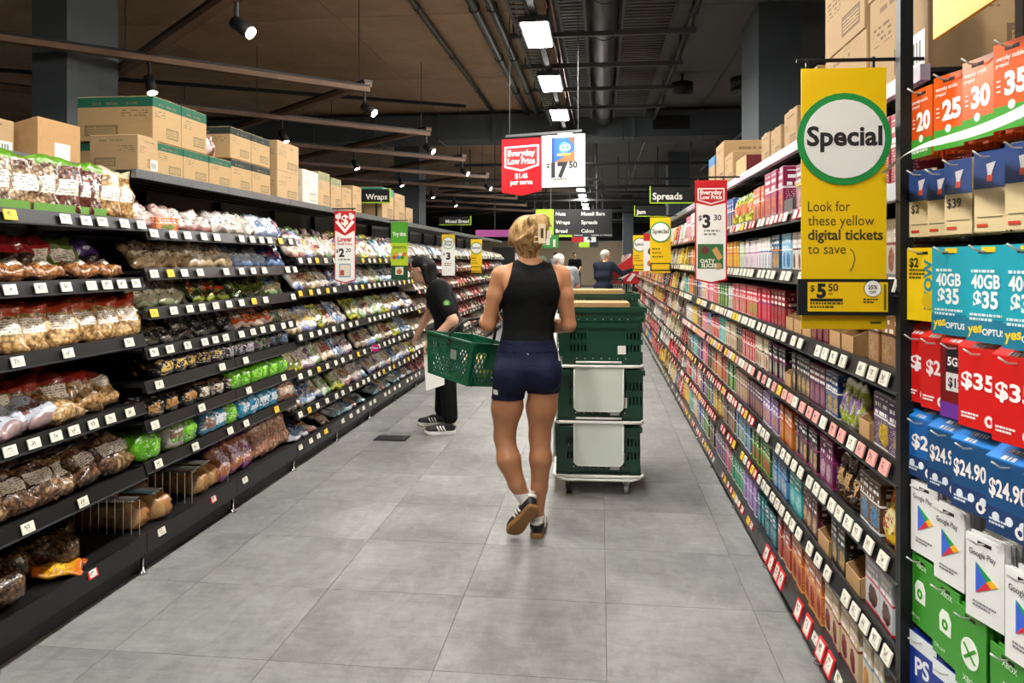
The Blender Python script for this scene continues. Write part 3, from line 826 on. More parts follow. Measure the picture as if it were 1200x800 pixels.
for i, (y, ins, ti, k) in enumerate(((2.46, .12, -.3, 1), (2.58, .14, -.4, 2), (2.72, .12, -.35, 2), (2.86, .10, -.4, 1), (2.98, .06, -.6, 0), (3.12, .05, -.9, 5), (2.80, .01, -1.35, 3), (2.56, .015, -1.2, 4), (2.70, .015, -1.2, 4), (3.0, .26, -.2, 0), (2.75, .28, -.2, 1))):
    c = nm4[k]
    put('L', bag('nut_bag', .19, .21, .09, 30 + i % 4, 'nut_bag' if k != 4 else 'print_bag', 'pillow'), y, .795, 'nut_bag', c[3] + ' on the fourth nut shelf' + (', back row' if ins > .2 else ''), 'nuts', 'bags on the fourth nut shelf: ' + c[3], c[:3], inset=ins, tilt=ti, yaw=rp.uniform(-.3, .3), extra=dict(head=.74, lab=float(i % 2)))
mx = [('#cfc3ae', '#8a6444', '#4a3020', 'dark mixed nuts'), ('#d8cdb8', '#c9a67a', '#7a5738', 'pale trail mix')]
for r_, ins in ((0, .02), (1, .17)):
    for i, y in enumerate((2.45, 2.56, 2.69, 2.83, 2.98, 3.12, 3.2)):
        c = mx[0 if (i + r_) % 3 else 1]
        put('L', bag('nut_bag', .175, .20, .085, 40 + i % 4, 'nut_bag'), y, .50, 'nut_bag', 'clear bag of %s with white label, %s row of the fifth nut shelf' % (c[3], 'front' if not r_ else 'back'), 'nuts', 'fifth shelf bags of %s %s' % (c[3], r_), c[:3], inset=ins, tilt=-.75 if not r_ else -.3, yaw=rp.uniform(-.35, .2), extra=dict(head=.93, lab=1.0), zlift=.02 * r_)
wl = ('#8a6a48', '#7a5a3c', '#3a2818')
for i, (y, ins, yw) in enumerate(((2.62, .05, .3), (2.80, .13, -.2), (2.98, .10, .3), (2.93, .26, .1), (3.12, .22, 0))):
    o = put('L', bag('walnut_bag', .24, .27, .14, 50 + i % 2, 'nut_bag', 'gather', .008), y, LBASE, 'walnut_bag', 'large clear bag of walnuts lying on the bottom nut deck', 'nuts', 'large walnut bags on the bottom deck', wl, inset=ins, tilt=-1.3, yaw=yw + .5, extra=dict(head=1.2, lab=0.0))
put('L', bag('nut_bag', .22, .25, .12, 52, 'nut_bag', 'gather'), 2.42, LBASE, 'peanut_bag', 'big bag of pale peanuts at the near end of the bottom deck', 'nuts', 'peanut bag', ('#d8c49a', '#dcc08c', '#b8935c'), inset=.03, tilt=-1.3, yaw=.4, extra=dict(head=1.2, lab=0.0))
put('L', bag('print_bag', .17, .19, .03, 53, 'print_bag'), 2.86, LBASE, 'snack_packet', 'flat bright orange and yellow packet lying on the bottom nut deck', 'snack packet', 'orange packet', ('#e8a41c', '#d4481a', '#f3c62a'), inset=.0, tilt=-1.45, yaw=.5)

# ---------------------------------------------------------------- bread (second and third bay)
def flat_row(z, y0, y1, step, pal, name, desc, cat, grp, w=.17, h=.2, d=.06, tilt=-1.0, inset=.02, mat='print_bag', lab=0.0, mode='pillow', yaw=.25, runs=3, seeds=4):
    n = max(1, int((y1 - y0) / step))
    for i in range(n):
        c = pal[(i // runs) % len(pal)]
        put('L', bag(name, w, h, d, 60 + i % seeds, mat, mode), y0 + step * (i + .5) + rp.uniform(-.02, .02), z, name, '%s %s' % (c[3], desc), cat, grp + ' ' + c[3], c[:3],
            inset=inset + rp.uniform(0, .03), tilt=tilt + rp.uniform(-.15, .15), yaw=rp.uniform(-yaw, yaw), extra=dict(head=1.2, lab=lab))
P1 = [('#c9b0a8', '#8a4a44', '#e4d2c8', 'pink tinted'), ('#d8d3cc', '#a03a34', '#efe9e0', 'white and red'), ('#cfc8c4', '#6a5a58', '#e0dcd8', 'grey clear')]
flat_row(1.58, 3.30, 4.15, .12, P1, 'flatbread_pack', 'flatbread pack on the top bread shelf', 'flatbread', 'top bread shelf', w=.16, h=.17, tilt=-.8)
put('L', carton(.13, .07, .1), 3.46, 1.58, 'cracker_box', 'small orange and white box among the top shelf flatbreads', 'box', 'orange box', ('#e0702a', '#f0ece4', '#8aa04a'), inset=.01, yaw=-.3)
P2 = [('#d6d2c8', '#56524a', '#b8b4a8', 'white and grey'), ('#cdd3da', '#4a6a9a', '#e8ecf0', 'pale blue'), ('#3a4a7a', '#20305a', '#b04a4a', 'navy')]
flat_row(1.58, 4.17, 4.97, .11, P2, 'flatbread_pack', 'flatbread pack on the top bread shelf toward the wraps', 'flatbread', 'top bread shelf far', w=.16, h=.17, tilt=-.7)
B2 = [('#c8ae86', '#7a5a36', '#e6dccb', 'brown roll'), ('#dcd2bd', '#a58552', '#efe8dc', 'cream roll'), ('#b8cfe6', '#3a6ab0', '#e6eef6', 'pale blue'), ('#2f4f9a', '#8aa8d8', '#b03a3a', 'blue and red')]
flat_row(1.395, 3.30, 4.97, .115, B2, 'roll_pack', 'bread roll pack on the second bread shelf', 'bread rolls', 'second bread shelf', w=.15, h=.18, tilt=-.85, runs=4)
B3 = [('#c9c6a8', '#3f5a24', '#e0dcc8', 'olive and cream'), ('#3a4a1c', '#a8b83a', '#d23a2a', 'dark green'), ('#4a5a1e', '#2a3a14', '#6a7a2a', 'forest green'), ('#d8c8a0', '#3a8a5a', '#4a90c8', 'mint and cream')]
flat_row(1.215, 3.30, 4.97, .15, B3, 'flatbread_pack', 'flat pack on the third bread shelf', 'flatbread', 'third bread shelf', w=.18, h=.19, d=.05, tilt=-.85, runs=3)
B4 = [('#2a2a2a', '#5a5650', '#8a8478', 'charcoal'), ('#26282a', '#4a4a48', '#6a6a64', 'black'), ('#d8601e', '#f0e8da', '#3a2a20', 'orange ended'), ('#3a6a6a', '#7a6a4a', '#d8cdb8', 'teal and tan')]
flat_row(1.035, 3.30, 4.97, .16, B4, 'flatbread_pack', 'flat pack on the fourth bread shelf', 'flatbread', 'fourth bread shelf', w=.18, h=.19, d=.05, tilt=-.85, runs=3)
BLK = ('#1c1a1e', '#3a3640', '#a8a4ac')
def loaf_row(z, y0, y1, step, items, desc, w=.15, h=.12, L=.26, mat='print_bag', grp='', inset=.0):
    n = int((y1 - y0) / step)
    for i in range(n):
        c = items[min(len(items) - 1, i * len(items) // n)]
        put('L', loafm(w, h, L, 70 + i % 4, mat, False), y0 + step * (i + .5), z, 'loaf_bag', '%s %s' % (c[3], desc), 'bread', grp + ' ' + c[3], c[:3], inset=inset + rp.uniform(0, .02), yaw=rp.uniform(-.12, .12), extra=dict(lab=0.0))
loaf_row(.88, 3.40, 4.97, .125, [('#1a181b', '#2c2a30', '#e3c063', 'black loaf bag with yellow band'), ('#1a181b', '#2c2a30', '#d8b85a', 'black loaf bag with gold band'), ('#1b191d', '#3a3844', '#a8a0b0', 'plain black loaf bag'), ('#1a181c', '#4a9a3a', '#5a4a60', 'black loaf bag with green tag'), ('#1a1c22', '#3a5a9a', '#50607a', 'black loaf bag with blue print')], 'on the fifth bread shelf', grp='fifth bread shelf')
loaf_row(.70, 3.30, 4.20, .15, [('#1c1a1c', '#3a3634', '#b8864a', 'black bread bag with brown print'), ('#1d1b1d', '#8a6a48', '#e8e0d4', 'black and tan bread bag')], 'on the sixth bread shelf', grp='sixth bread shelf', h=.115)
GRN = ('#6cc81e', '#4aa010', '#9ae04a')
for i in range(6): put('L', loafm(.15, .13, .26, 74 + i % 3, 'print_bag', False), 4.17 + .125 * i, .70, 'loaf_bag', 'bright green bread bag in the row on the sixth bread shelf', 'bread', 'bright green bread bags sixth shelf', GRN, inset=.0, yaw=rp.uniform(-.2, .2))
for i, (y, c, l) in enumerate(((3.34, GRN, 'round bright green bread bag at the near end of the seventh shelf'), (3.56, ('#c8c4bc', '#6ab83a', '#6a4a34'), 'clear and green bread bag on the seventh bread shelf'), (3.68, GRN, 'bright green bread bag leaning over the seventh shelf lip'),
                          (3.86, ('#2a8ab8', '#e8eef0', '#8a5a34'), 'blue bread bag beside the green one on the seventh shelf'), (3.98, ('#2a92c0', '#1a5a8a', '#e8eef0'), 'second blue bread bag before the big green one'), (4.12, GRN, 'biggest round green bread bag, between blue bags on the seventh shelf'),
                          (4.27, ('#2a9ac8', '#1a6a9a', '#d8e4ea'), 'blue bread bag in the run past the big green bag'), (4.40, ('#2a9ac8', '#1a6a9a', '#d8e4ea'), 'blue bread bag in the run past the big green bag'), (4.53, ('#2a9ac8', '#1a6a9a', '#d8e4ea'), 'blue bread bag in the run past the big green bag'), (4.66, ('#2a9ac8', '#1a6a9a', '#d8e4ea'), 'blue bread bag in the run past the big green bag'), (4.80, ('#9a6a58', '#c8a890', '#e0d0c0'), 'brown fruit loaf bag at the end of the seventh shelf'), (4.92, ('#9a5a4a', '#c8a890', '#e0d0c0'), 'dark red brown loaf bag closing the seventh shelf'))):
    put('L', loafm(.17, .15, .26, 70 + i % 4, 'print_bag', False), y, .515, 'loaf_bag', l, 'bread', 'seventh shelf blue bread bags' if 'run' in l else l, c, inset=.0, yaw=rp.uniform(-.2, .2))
LO = ('#bd9566', '#a8743e', '#e4ded2')
for i, (y, ins, zl, l) in enumerate(((3.36, .06, 0, 'clear bagged square brown loaf at the front of the bottom bread deck'), (3.50, .03, 0, 'brown loaf with blue and white label, front of the bottom deck'), (3.42, .24, .04, 'tall brown loaf standing at the back of the bottom deck'), (3.60, .22, .04, 'second tall brown loaf at the back of the bottom deck'), (3.90, .05, 0, 'brown loaf with white label past the wire divider'), (4.03, .06, 0, 'bagged brown loaf beside the purple labelled buns'))):
    put('L', loafm(.14, .13, .3, 80 + i % 3, 'bread_bag', False), y, LBASE, 'bread_loaf', l, 'bread', l, LO, inset=ins, yaw=rp.uniform(-.1, .1), extra=dict(lab=1.0), zlift=zl)
    o = bpy.data.objects[COL.objects[-1].name]
    MB().box(-.05, .04, .05, .20, .1335, .1355, flatmat('#dfe6e8')).build('paper_label', None, o); MB().box(-.052, -.02, .05, .20, .1357, .1365, flatmat('#5ab4c8' if i == 1 else '#c8c4b8')).build('label_band', None, o)
for i, y in enumerate((4.18, 4.32, 4.46)):
    put('L', bag('bun_bag', .19, .22, .11, 84, 'print_bag'), y, LBASE, 'bun_bag', 'brown bun bag with purple label, %s on the bottom bread deck' % ordw[i], 'bread buns', 'purple labelled bun bags', ('#a8683c', '#8a4a9a', '#d8c0d8'), inset=.03, tilt=-.5, yaw=rp.uniform(-.3, .3))
for i, y in enumerate((4.60, 4.72, 4.84, 4.93)):
    put('L', bag('roll_bag', .18, .25, .12, 85, 'nut_bag'), y, LBASE, 'roll_bag', 'tall clear bag of round brown rolls stacked on the bottom deck', 'bread rolls', 'tall roll bags', ('#b08a78', '#a8684a', '#cfa088'), inset=.04, tilt=-.2, yaw=rp.uniform(-.3, .3), extra=dict(lab=0.0, head=1.3))
# wire dividers on the bottom bread deck
for i, y in enumerate((3.27, 3.72, 4.10)):
    dv = thing('wire_divider', 'black wire divider, %s on the bottom bread deck' % ordw[i], 'wire divider', (XL - .03, y, LBASE - .012), math.pi / 2, 'wire dividers on the bottom bread deck')
    for k in range(12): MB().tube([(0, .04 * k, 0), (0, .04 * k, .16)], .0018, 4).build('wire', 'hook_steel', dv)
    MB().tube([(0, 0, .16), (0, .46, .16)], .0025, 4).build('wire', 'hook_steel', dv)

# ---------------------------------------------------------------- wraps (four bays)
PW = [('#d9dde2', '#3a5aa8', '#e6c24a', 'white blue and yellow'), ('#e4ddd0', '#8a2a2a', '#c9a86a', 'cream and red'), ('#c8d6c0', '#5a9a2a', '#e8e4d8', 'green and white'), ('#d8c8b0', '#3a2a20', '#a8483a', 'tan and brown'), ('#8aa8d0', '#e8e8ea', '#2a3a7a', 'blue and white'), ('#e8e2d4', '#b89a5a', '#7a5a34', 'pale wheat'), ('#7a8a2a', '#d8d44a', '#f0ece0', 'lime and yellow'), ('#d4ccc4', '#6a3a7a', '#e8e0e0', 'white and purple'), ('#cfd8dc', '#3a8aa0', '#e8eef0', 'aqua and white')]
wz = [1.455, 1.23, .93, .665, .405, CBASE]
wh = [.21, .18, .19, .19, .19, .14]
cbay = ['under the lower price blade', 'past the lower price blade', 'before the leaning staff member', 'behind the leaning staff member']
for li, z in enumerate(wz):
    for k in range(4):
        used = rp.sample(range(len(PW)), 4)
        if li == 5: used = [8, 4, 1, 8] if k else [4, 1, 4, 3]
        y = YC + W * k + .02; j = 0
        step = .105 if li < 5 else .15
        n = int((W - .02) / step)
        for i in range(n):
            c = PW[used[i * 4 // n]]
            back = rp.random() < .08
            if back: continue
            put('L', bag('wrap_pack', .15, .22, .05, 90 + (i + k) % 5, 'print_bag', 'pillow', .005), y + step * (i + .5), z, 'wrap_pack', '%s wrap pack, %s of the wrap shelves, %s' % (c[3], ['top shelf', 'second shelf', 'third shelf', 'fourth shelf', 'fifth shelf', 'bottom deck'][li], cbay[k]), 'wrap pack', 'wraps %d %d %s' % (li, k, c[3]), c[:3],
                inset=.015 + rp.uniform(0, .02), tilt=(-.7 if li < 5 else -1.2) + rp.uniform(-.12, .12), yaw=rp.uniform(-.3, .3), roll=rp.uniform(-.15, .15))
            if li in (0, 1) and rp.random() < .7:
                c2 = PW[used[(i * 4 // n + 1) % 4]]
                put('L', bag('wrap_pack', .15, .22, .05, 90 + i % 5, 'print_bag', 'pillow', .005), y + step * (i + .5), z, 'wrap_pack', '%s wrap pack at the back, %s of the wrap shelves, %s' % (c2[3], ['top shelf', 'second shelf'][li], cbay[k]), 'wrap pack', 'back wraps %d %d %s' % (li, k, c2[3]), c2[:3], inset=.15, tilt=-.5, yaw=rp.uniform(-.3, .3), zlift=.04)
# far goods: too small to pick apart one by one
def goods(name, label, side, y0, nb, levels, step, pals, hmin, hmax, seed, parent_x=None, soft=False):
    r = random.Random(seed); m = MB(); cols = []
    for li, z in enumerate(levels):
        y = y0 + .01
        c = None
        while y < y0 + nb * W - .05:
            if c is None or r.random() < .25: c = hx(r.choice(pals[li % len(pals)]))
            w = step * r.uniform(.75, 1.2); h = r.uniform(hmin, hmax); d = .2; ins = r.uniform(.01, .06)
            x0 = (parent_x - ins - d) if side == 'L' else (parent_x + ins); x1 = x0 + d
            lean = r.uniform(-.03, .03)
            b = len(m.v)
            m.box(x0, x1, y + .004, y + w - .004, z - .0135, z + h)
            for q in range(4, 8): v = m.v[b + q]; m.v[b + q] = (v[0] * 1.0 + (-.05 if side == 'L' else .03), v[1] + lean, v[2])
            if soft:
                for q in range(4, 8): v = m.v[b + q]; m.v[b + q] = (v[0], v[1], v[2] - (.06 if q in ((5, 6) if side == 'L' else (4, 7)) else 0))
            k = r.uniform(.6, 1.15)
            cols += [tuple(min(1, q * k) for q in c[:3]) + (1,)] * 6
            y += w
    me = m.mesh(name, mat='packed_goods')
    at = me.color_attributes.new('Col', 'FLOAT_COLOR', 'CORNER')
    arr = np.repeat(np.array(cols, np.float32), 4, axis=0).ravel(); at.data.foreach_set('color', arr)
    o = obj(name, me); tag(o, label, 'groceries', None, 'stuff'); return o
DP = [['#d8d4cc', '#b8c0c8', '#8a9ab0', '#c8b8a0', '#e8e0d8'], ['#c83a3a', '#e8e4dc', '#9aa8b8', '#d8c0a0', '#b05a50'], ['#d8d0c0', '#c84a4a', '#7a9a5a', '#e8d8c8'], ['#e0d8c8', '#c8404a', '#b0a090', '#e8e8e4'], ['#d8ccb8', '#b84a4a', '#c8c8c0'], ['#d0c8b8', '#e8e0d4', '#a83a3a'], ['#c8b8a8', '#e0d8d0', '#8a3a3a']]
goods('packaged_bread', 'many small bread and roll packs filling the far bread shelves', 'L', YD, nd, [1.5, 1.32, 1.1, .88, .66, .42, CBASE], .1, DP, .10, .15, 5, XL, True)
RP = [['#e8e0d0', '#c82a2a', '#2a6ab8', '#e8d84a'], ['#e8c82a', '#e8e4d8', '#c8302a', '#e8c820', '#3a2a20'], ['#e8e0d8', '#d8c030', '#2a2a2a', '#c84a2a'], ['#c8c0b0', '#b82a2a', '#6a3a2a', '#e8e0d0', '#d8a82a'], ['#e8e0d8', '#b8302a', '#d8c8a8', '#3a2a2a'], ['#c82a3a', '#e8e4dc', '#8a6a4a', '#3a6a3a'], ['#e0d8c8', '#c8302a', '#4a8ac8', '#e8c02a']]
goods('packaged_spreads', 'many small jars and boxes filling the far grocery shelves', 'R', YR2, 11, RL + [RBASE], .085, RP, .12, .165, 6, XR)

# ---------------------------------------------------------------- biscuit side
RSH = ['top shelf', 'second shelf', 'third shelf', 'fourth shelf', 'fifth shelf', 'sixth shelf', 'bottom deck']
RBAY = ['bay beside the post', 'second bay past post', 'third bay past post', 'fourth bay past post', 'fifth bay past post', 'sixth bay past post']
RZ = RL + [RBASE]; RMAX = [.225, .165, .175, .165, .17, .165, .20]
seen_lab = {}
def rrun(li, y, n, w, h, cols, desc, name='biscuit_box', cat='biscuits', d=.16, kind='box', inset=.02, tilt=0.0, gap=.004):
    s = random.random() * 10
    for i in range(n):
        yy = y + (w + gap) * (i + .5)
        b = min(5, max(0, int((y + (w + gap) * n * .5 - YR) / W)))
        lab = '%s, %s, %s' % (desc, RSH[li], RBAY[b])
        key = (lab, round(y, 3))
        if seen_lab.setdefault(lab, y) != y: lab = '%s, %s farther on, %s' % (desc, RSH[li], RBAY[b])
        if kind == 'box': me = carton(w, h, d)
        else: me = bag('snack_pouch', w, h, .06, 100 + i % 3, 'print_bag', 'pouch', .003)
        put('R', me, yy, RZ[li], name, lab, cat, lab, cols, inset=inset + rp.uniform(0, .008), yaw=rp.uniform(-.06, .06), tilt=tilt, s=s)
    return y + (w + gap) * n
def open_box(y, z, w, h, d, label, col='kraft_plain', inset=.02):
    t = thing('shelf_ready_box', label, 'cardboard box', (XR + inset, y, z - .0135), -math.pi / 2, 'open cardboard display boxes on the biscuit shelves'); q = .003
    m = MB(); m.box(-w / 2, w / 2, 0, d, 0, q); m.box(-w / 2, w / 2, d - q, d, q, h)
    for s in (-1, 1):
        x = s * (w / 2 - q / 2)
        m.add([(x - q / 2, 0, q), (x + q / 2, 0, q), (x + q / 2, d, q), (x - q / 2, d, q), (x - q / 2, 0, h * .38), (x + q / 2, 0, h * .38), (x + q / 2, d, h), (x - q / 2, d, h)], [(0, 3, 2, 1), (4, 5, 6, 7), (0, 1, 5, 4), (1, 2, 6, 5), (2, 3, 7, 6), (3, 0, 4, 7)])
    m.build('body', col, t)
    MB().box(-w / 2, w / 2, -.001, .002, 0, h * .38).build('front_panel', col, t)
    MB().box(-w / 2 + .003, w / 2 - .003, .002, .004, h * .3, h * .37).build('torn_edge', 'kraft_dark', t)
PU, MG, TE, LI, NV, MR, BK, CR, OG, YE, RD, SK, WH, BR, GN, VI, TN = '#4a2258', '#8a1a5a', '#2aa8a8', '#a8b83a', '#243a78', '#5a1624', '#1c1a20', '#e4d6bc', '#d8721e', '#e8c02a', '#c41e2c', '#5a9ad0', '#e8e6e2', '#5a3a28', '#3a7a2e', '#8a6ab8', '#b08a5c'
# fourth shelf (level with the lower end of the yellow banner)
y = rrun(3, 2.03, 2, .125, .155, (PU, WH, YE), 'purple cake box with yellow slice picture', 'cake_box', 'cake box')
open_box(2.345, RL[3], .09, .15, .16, 'empty brown display box between cake and lime pouches, fourth shelf')
y = rrun(3, 2.40, 3, .062, .15, (LI, WH, '#8a5aa0'), 'lime and white seed bar pouch', 'snack_pouch', 'snack pouch', kind='bag')
y = rrun(3, 2.60, 2, .07, .15, (NV, WH, '#c8a86a'), 'navy blue cracker box', 'cracker_box', 'crackers')
y = rrun(3, 2.75, 3, .06, .15, (MR, PU, '#a86a8a'), 'maroon wafer box', 'wafer_box', 'wafers')
y = rrun(3, 2.95, 4, .065, .155, (BK, BR, '#d8b070'), 'black biscuit box with golden biscuit picture')
open_box(3.27, RL[3], .1, .15, .16, 'brown display box half emptied beside black biscuit boxes, fourth shelf')
y = rrun(3, 3.34, 5, .058, .15, (BK, MG, '#d8c8b8'), 'black and pink biscuit box')
y = rrun(3, 3.66, 5, .058, .15, (CR, BK, '#a8642e'), 'cream and black biscuit box')
y = rrun(3, 3.98, 6, .055, .15, (RD, WH, '#e8b8b0'), 'red and white biscuit box')
# fifth shelf
y = rrun(4, 2.02, 2, .095, .15, (YE, '#c8202a', '#e8d8a0'), 'yellow chocolate biscuit packet', 'biscuit_packet', 'biscuits', kind='bag')
y = rrun(4, 2.23, 2, .085, .145, (BR, WH, SK), 'brown and white chocolate packet with blue label', 'biscuit_packet', 'biscuits')
y = rrun(4, 2.42, 3, .07, .15, ('#3a2018', BR, '#c8a06a'), 'dark brown wafer packet', 'wafer_packet', 'wafers', kind='bag')
y = rrun(4, 2.66, 2, .08, .16, ('#6a1450', '#8a2a6a', '#d8a8c0'), 'magenta biscuit box with small dots')
y = rrun(4, 2.84, 5, .066, .15, (BK, '#a83a6a', '#d8b080'), 'black and magenta biscuit box')
y = rrun(4, 3.20, 3, .075, .15, (OG, '#a8400e', '#e8b05a'), 'orange cracker box', 'cracker_box', 'crackers')
y = rrun(4, 3.45, 6, .052, .15, (VI, WH, '#e8a050'), 'violet and white biscuit box')
y = rrun(4, 3.80, 6, .058, .15, ('#5a2a4a', BK, '#a8785a'), 'dark plum biscuit box')
y = rrun(4, 4.18, 6, .055, .15, ('#b08a60', '#7a4a8a', '#d8c0a0'), 'tan and violet biscuit box')
# sixth shelf
y = rrun(5, 2.02, 3, .11, .145, ('#c8ccd0', '#c41e2c', '#5a3020'), 'silver and red chocolate bar multipack with brown picture', 'chocolate_pack', 'chocolate')
open_box(2.45, RL[5], .13, .145, .18, 'large open brown display box, nearly empty, sixth shelf')
y = rrun(5, 2.53, 2, .075, .15, ('#2a2a1a', BK, '#c8a060'), 'black and olive cracker box', 'cracker_box', 'crackers')
open_box(2.76, RL[5], .13, .14, .18, 'maroon sided open display box, sixth shelf', 'kraft_plain')
y = rrun(5, 2.84, 3, .07, .15, (MR, BK, '#d8b88a'), 'maroon and black biscuit box')
y = rrun(5, 3.08, 2, .095, .155, (TE, '#1a8a90', '#a8e0e0'), 'bright teal biscuit box with folded corner')
y = rrun(5, 3.30, 5, .055, .145, (SK, NV, WH), 'sky blue and navy biscuit box')
y = rrun(5, 3.62, 7, .055, .145, (GN, '#a8c83a', '#d84a2a'), 'green muesli bar box', 'muesli_bar_box', 'muesli bars')
y = rrun(5, 4.08, 8, .055, .14, ('#3a7ab0', WH, '#c8d860'), 'blue and white muesli bar box', 'muesli_bar_box', 'muesli bars')
# bottom deck
y = rrun(6, 2.20, 2, .085, .19, ('#d8c8a8', '#4a8ab0', '#e8a04a'), 'cream box with blue round badge', 'biscuit_box', 'biscuits', d=.05)
y = rrun(6, 2.40, 4, .088, .18, ('#d8bc94', '#7a1a28', '#8a2a34'), 'cream flat biscuit box with maroon oval', 'biscuit_box', 'biscuits', d=.05)
y = rrun(6, 2.78, 5, .085, .18, ('#c86a2a', '#e8a04a', '#a83a1a'), 'orange flat biscuit box with brown print', 'biscuit_box', 'biscuits', d=.05)
y = rrun(6, 3.24, 3, .07, .17, ('#b8403a', '#e8c8a0', '#d87a4a'), 'red and tan biscuit box', 'biscuit_box', 'biscuits', d=.08)
y = rrun(6, 3.50, 6, .06, .15, ('#2a7a8a', '#1a2a3a', '#8ac8d0'), 'dark teal tea biscuit box', 'biscuit_box', 'biscuits')
y = rrun(6, 3.92, 6, .055, .15, ('#9a7ac0', '#e8e0f0', '#c8a8d8'), 'lilac biscuit box')
y = rrun(6, 4.28, 7, .055, .15, ('#2a8a6a', '#d8e0c8', '#4ab88a'), 'sea green biscuit box')
# third shelf
y = rrun(2, 2.02, 3, .1, .16, ('#a8784a', '#3a2a20', '#c8a070'), 'tan cafe style biscuit box with black script', 'biscuit_box')
for i, yy in enumerate((2.50, 2.63, 2.98, 3.11, 3.24)): open_box(yy, RL[2], .115, .16, .2, ['torn brown display box behind the yellow banner, third shelf', 'brown display box just past the yellow banner post side, third shelf', 'brown display box next to red packets, third shelf', 'middle brown display box of three, third shelf', 'last brown display box before the red boxes, third shelf'][i])
y = rrun(2, 2.72, 3, .06, .16, ('#6a1a2a', BK, '#a85a5a'), 'dark red snack box')
y = rrun(2, 3.32, 4, .065, .165, ('#8a1420', '#3a0a10', '#c82a34'), 'crimson biscuit box')
y = rrun(2, 3.62, 4, .06, .16, ('#c81e38', '#7a3a8a', '#e86a7a'), 'red and purple biscuit box')
y = rrun(2, 3.90, 6, .055, .16, ('#d83a4a', '#e8e0d8', '#a8c84a'), 'coral red biscuit box with green picture')
y = rrun(2, 4.28, 5, .06, .16, ('#d85a6a', WH, '#e8c0a0'), 'pink and white biscuit box')
# second shelf
y = rrun(1, 2.04, 6, .07, .16, ('#c8c4bc', '#8a2a3a', '#a86a4a'), 'grey and red cereal bar box', 'cereal_bar_box', 'cereal bars')
y = rrun(1, 2.55, 6, .062, .155, (WH, '#6a3aa0', '#7a5a4a'), 'white and violet cereal bar box', 'cereal_bar_box', 'cereal bars')
y = rrun(1, 2.99, 3, .07, .16, ('#dcd6d0', '#4a2a20', '#8a5a3a'), 'white and chocolate cereal bar box', 'cereal_bar_box', 'cereal bars')
y = rrun(1, 3.23, 2, .08, .16, ('#8ac0e0', WH, '#4a8ac0'), 'light blue cereal bar box', 'cereal_bar_box', 'cereal bars')
y = rrun(1, 3.42, 2, .085, .16, ('#1a5a78', '#d87a2a', '#e8a04a'), 'deep blue cereal bar box with orange fox coloured patch', 'cereal_bar_box', 'cereal bars')
y = rrun(1, 3.61, 4, .06, .155, (WH, '#3a5ab0', '#a8b8e0'), 'white and cobalt cereal bar box', 'cereal_bar_box', 'cereal bars')
y = rrun(1, 3.88, 6, .055, .15, ('#e8e0e8', '#a84a8a', '#d8b0c8'), 'white and pink cereal bar box', 'cereal_bar_box', 'cereal bars')
y = rrun(1, 4.25, 3, .055, .15, ('#e0e8d8', '#6aa83a', '#c8d8a0'), 'white and green cereal bar box', 'cereal_bar_box', 'cereal bars')
y = rrun(1, 4.44, 6, .055, .155, ('#e0a81e', '#c8501e', '#e8c84a'), 'golden yellow cereal bar box', 'cereal_bar_box', 'cereal bars')
# top shelf
y = rrun(0, 2.05, 5, .1, .2, ('#a83a5a', WH, '#e8a8a0'), 'rose red muesli box', 'muesli_box', 'muesli')
y = rrun(0, 2.62, 3, .105, .2, ('#d8a02a', '#8a2a5a', '#e8d8a8'), 'gold and plum muesli box', 'muesli_box', 'muesli')
y = rrun(0, 2.97, 2, .1, .19, ('#7a1a4a', '#e8c83a', '#d8b0b8'), 'plum snack box with gold top', 'snack_box', 'snacks')
open_box(3.26, RL[0], .14, .17, .22, 'wide grey display tray half empty on the top shelf', 'rail_steel')
y = rrun(0, 3.36, 3, .12, .215, ('#9a1a50', '#e8d8e0', '#d87a3a'), 'large magenta snack box', 'snack_box', 'snacks')
y = rrun(0, 3.74, 3, .085, .17, ('#d85a1e', '#e8e0d8', '#8a4a2a'), 'burnt orange cracker box', 'cracker_box', 'crackers')
y = rrun(0, 4.02, 8, .07, .17, ('#c8c82a', '#5a8a1e', '#d84a2a'), 'yellow green snack bag', 'snack_pouch', 'snack pouch', kind='bag')
# fill to the end of the near run
AUTO = [('red', RD, WH, '#e8a080'), ('yellow', YE, '#a8601e', '#f0dc90'), ('white', WH, '#3a5ab0', '#c8a880'), ('green', GN, WH, '#b8d070'), ('blue', '#2a5aa8', WH, '#e8c060'), ('purple', PU, WH, '#c890c8'), ('brown', BR, CR, '#c89a60'), ('orange', OG, WH, '#f0c080'), ('black', BK, '#c8a860', '#a88a6a'), ('cream', CR, '#8a3a2a', '#b88a50'), ('pink', '#d85a80', WH, '#f0b8c0'), ('teal', TE, WH, '#b0e0d8')]
START = [4.62, 4.80, 4.60, 4.34, 4.54, 4.54, 4.68]
ra = random.Random(23)
for li in range(7):
    y = START[li]; pool = []
    while y < YR2 - .3:
        if not pool: pool = AUTO[:]; ra.shuffle(pool)
        wd, a, b, c = pool.pop(); w = ra.choice((.055, .065, .08)); n = ra.choice((3, 4, 5))
        y = rrun(li, y, n, w, RMAX[li] * ra.uniform(.8, .95), (a, b, c), '%s grocery box with %s' % (wd, ra.choice(('printed front', 'printed label'))), 'grocery_box', 'groceries')

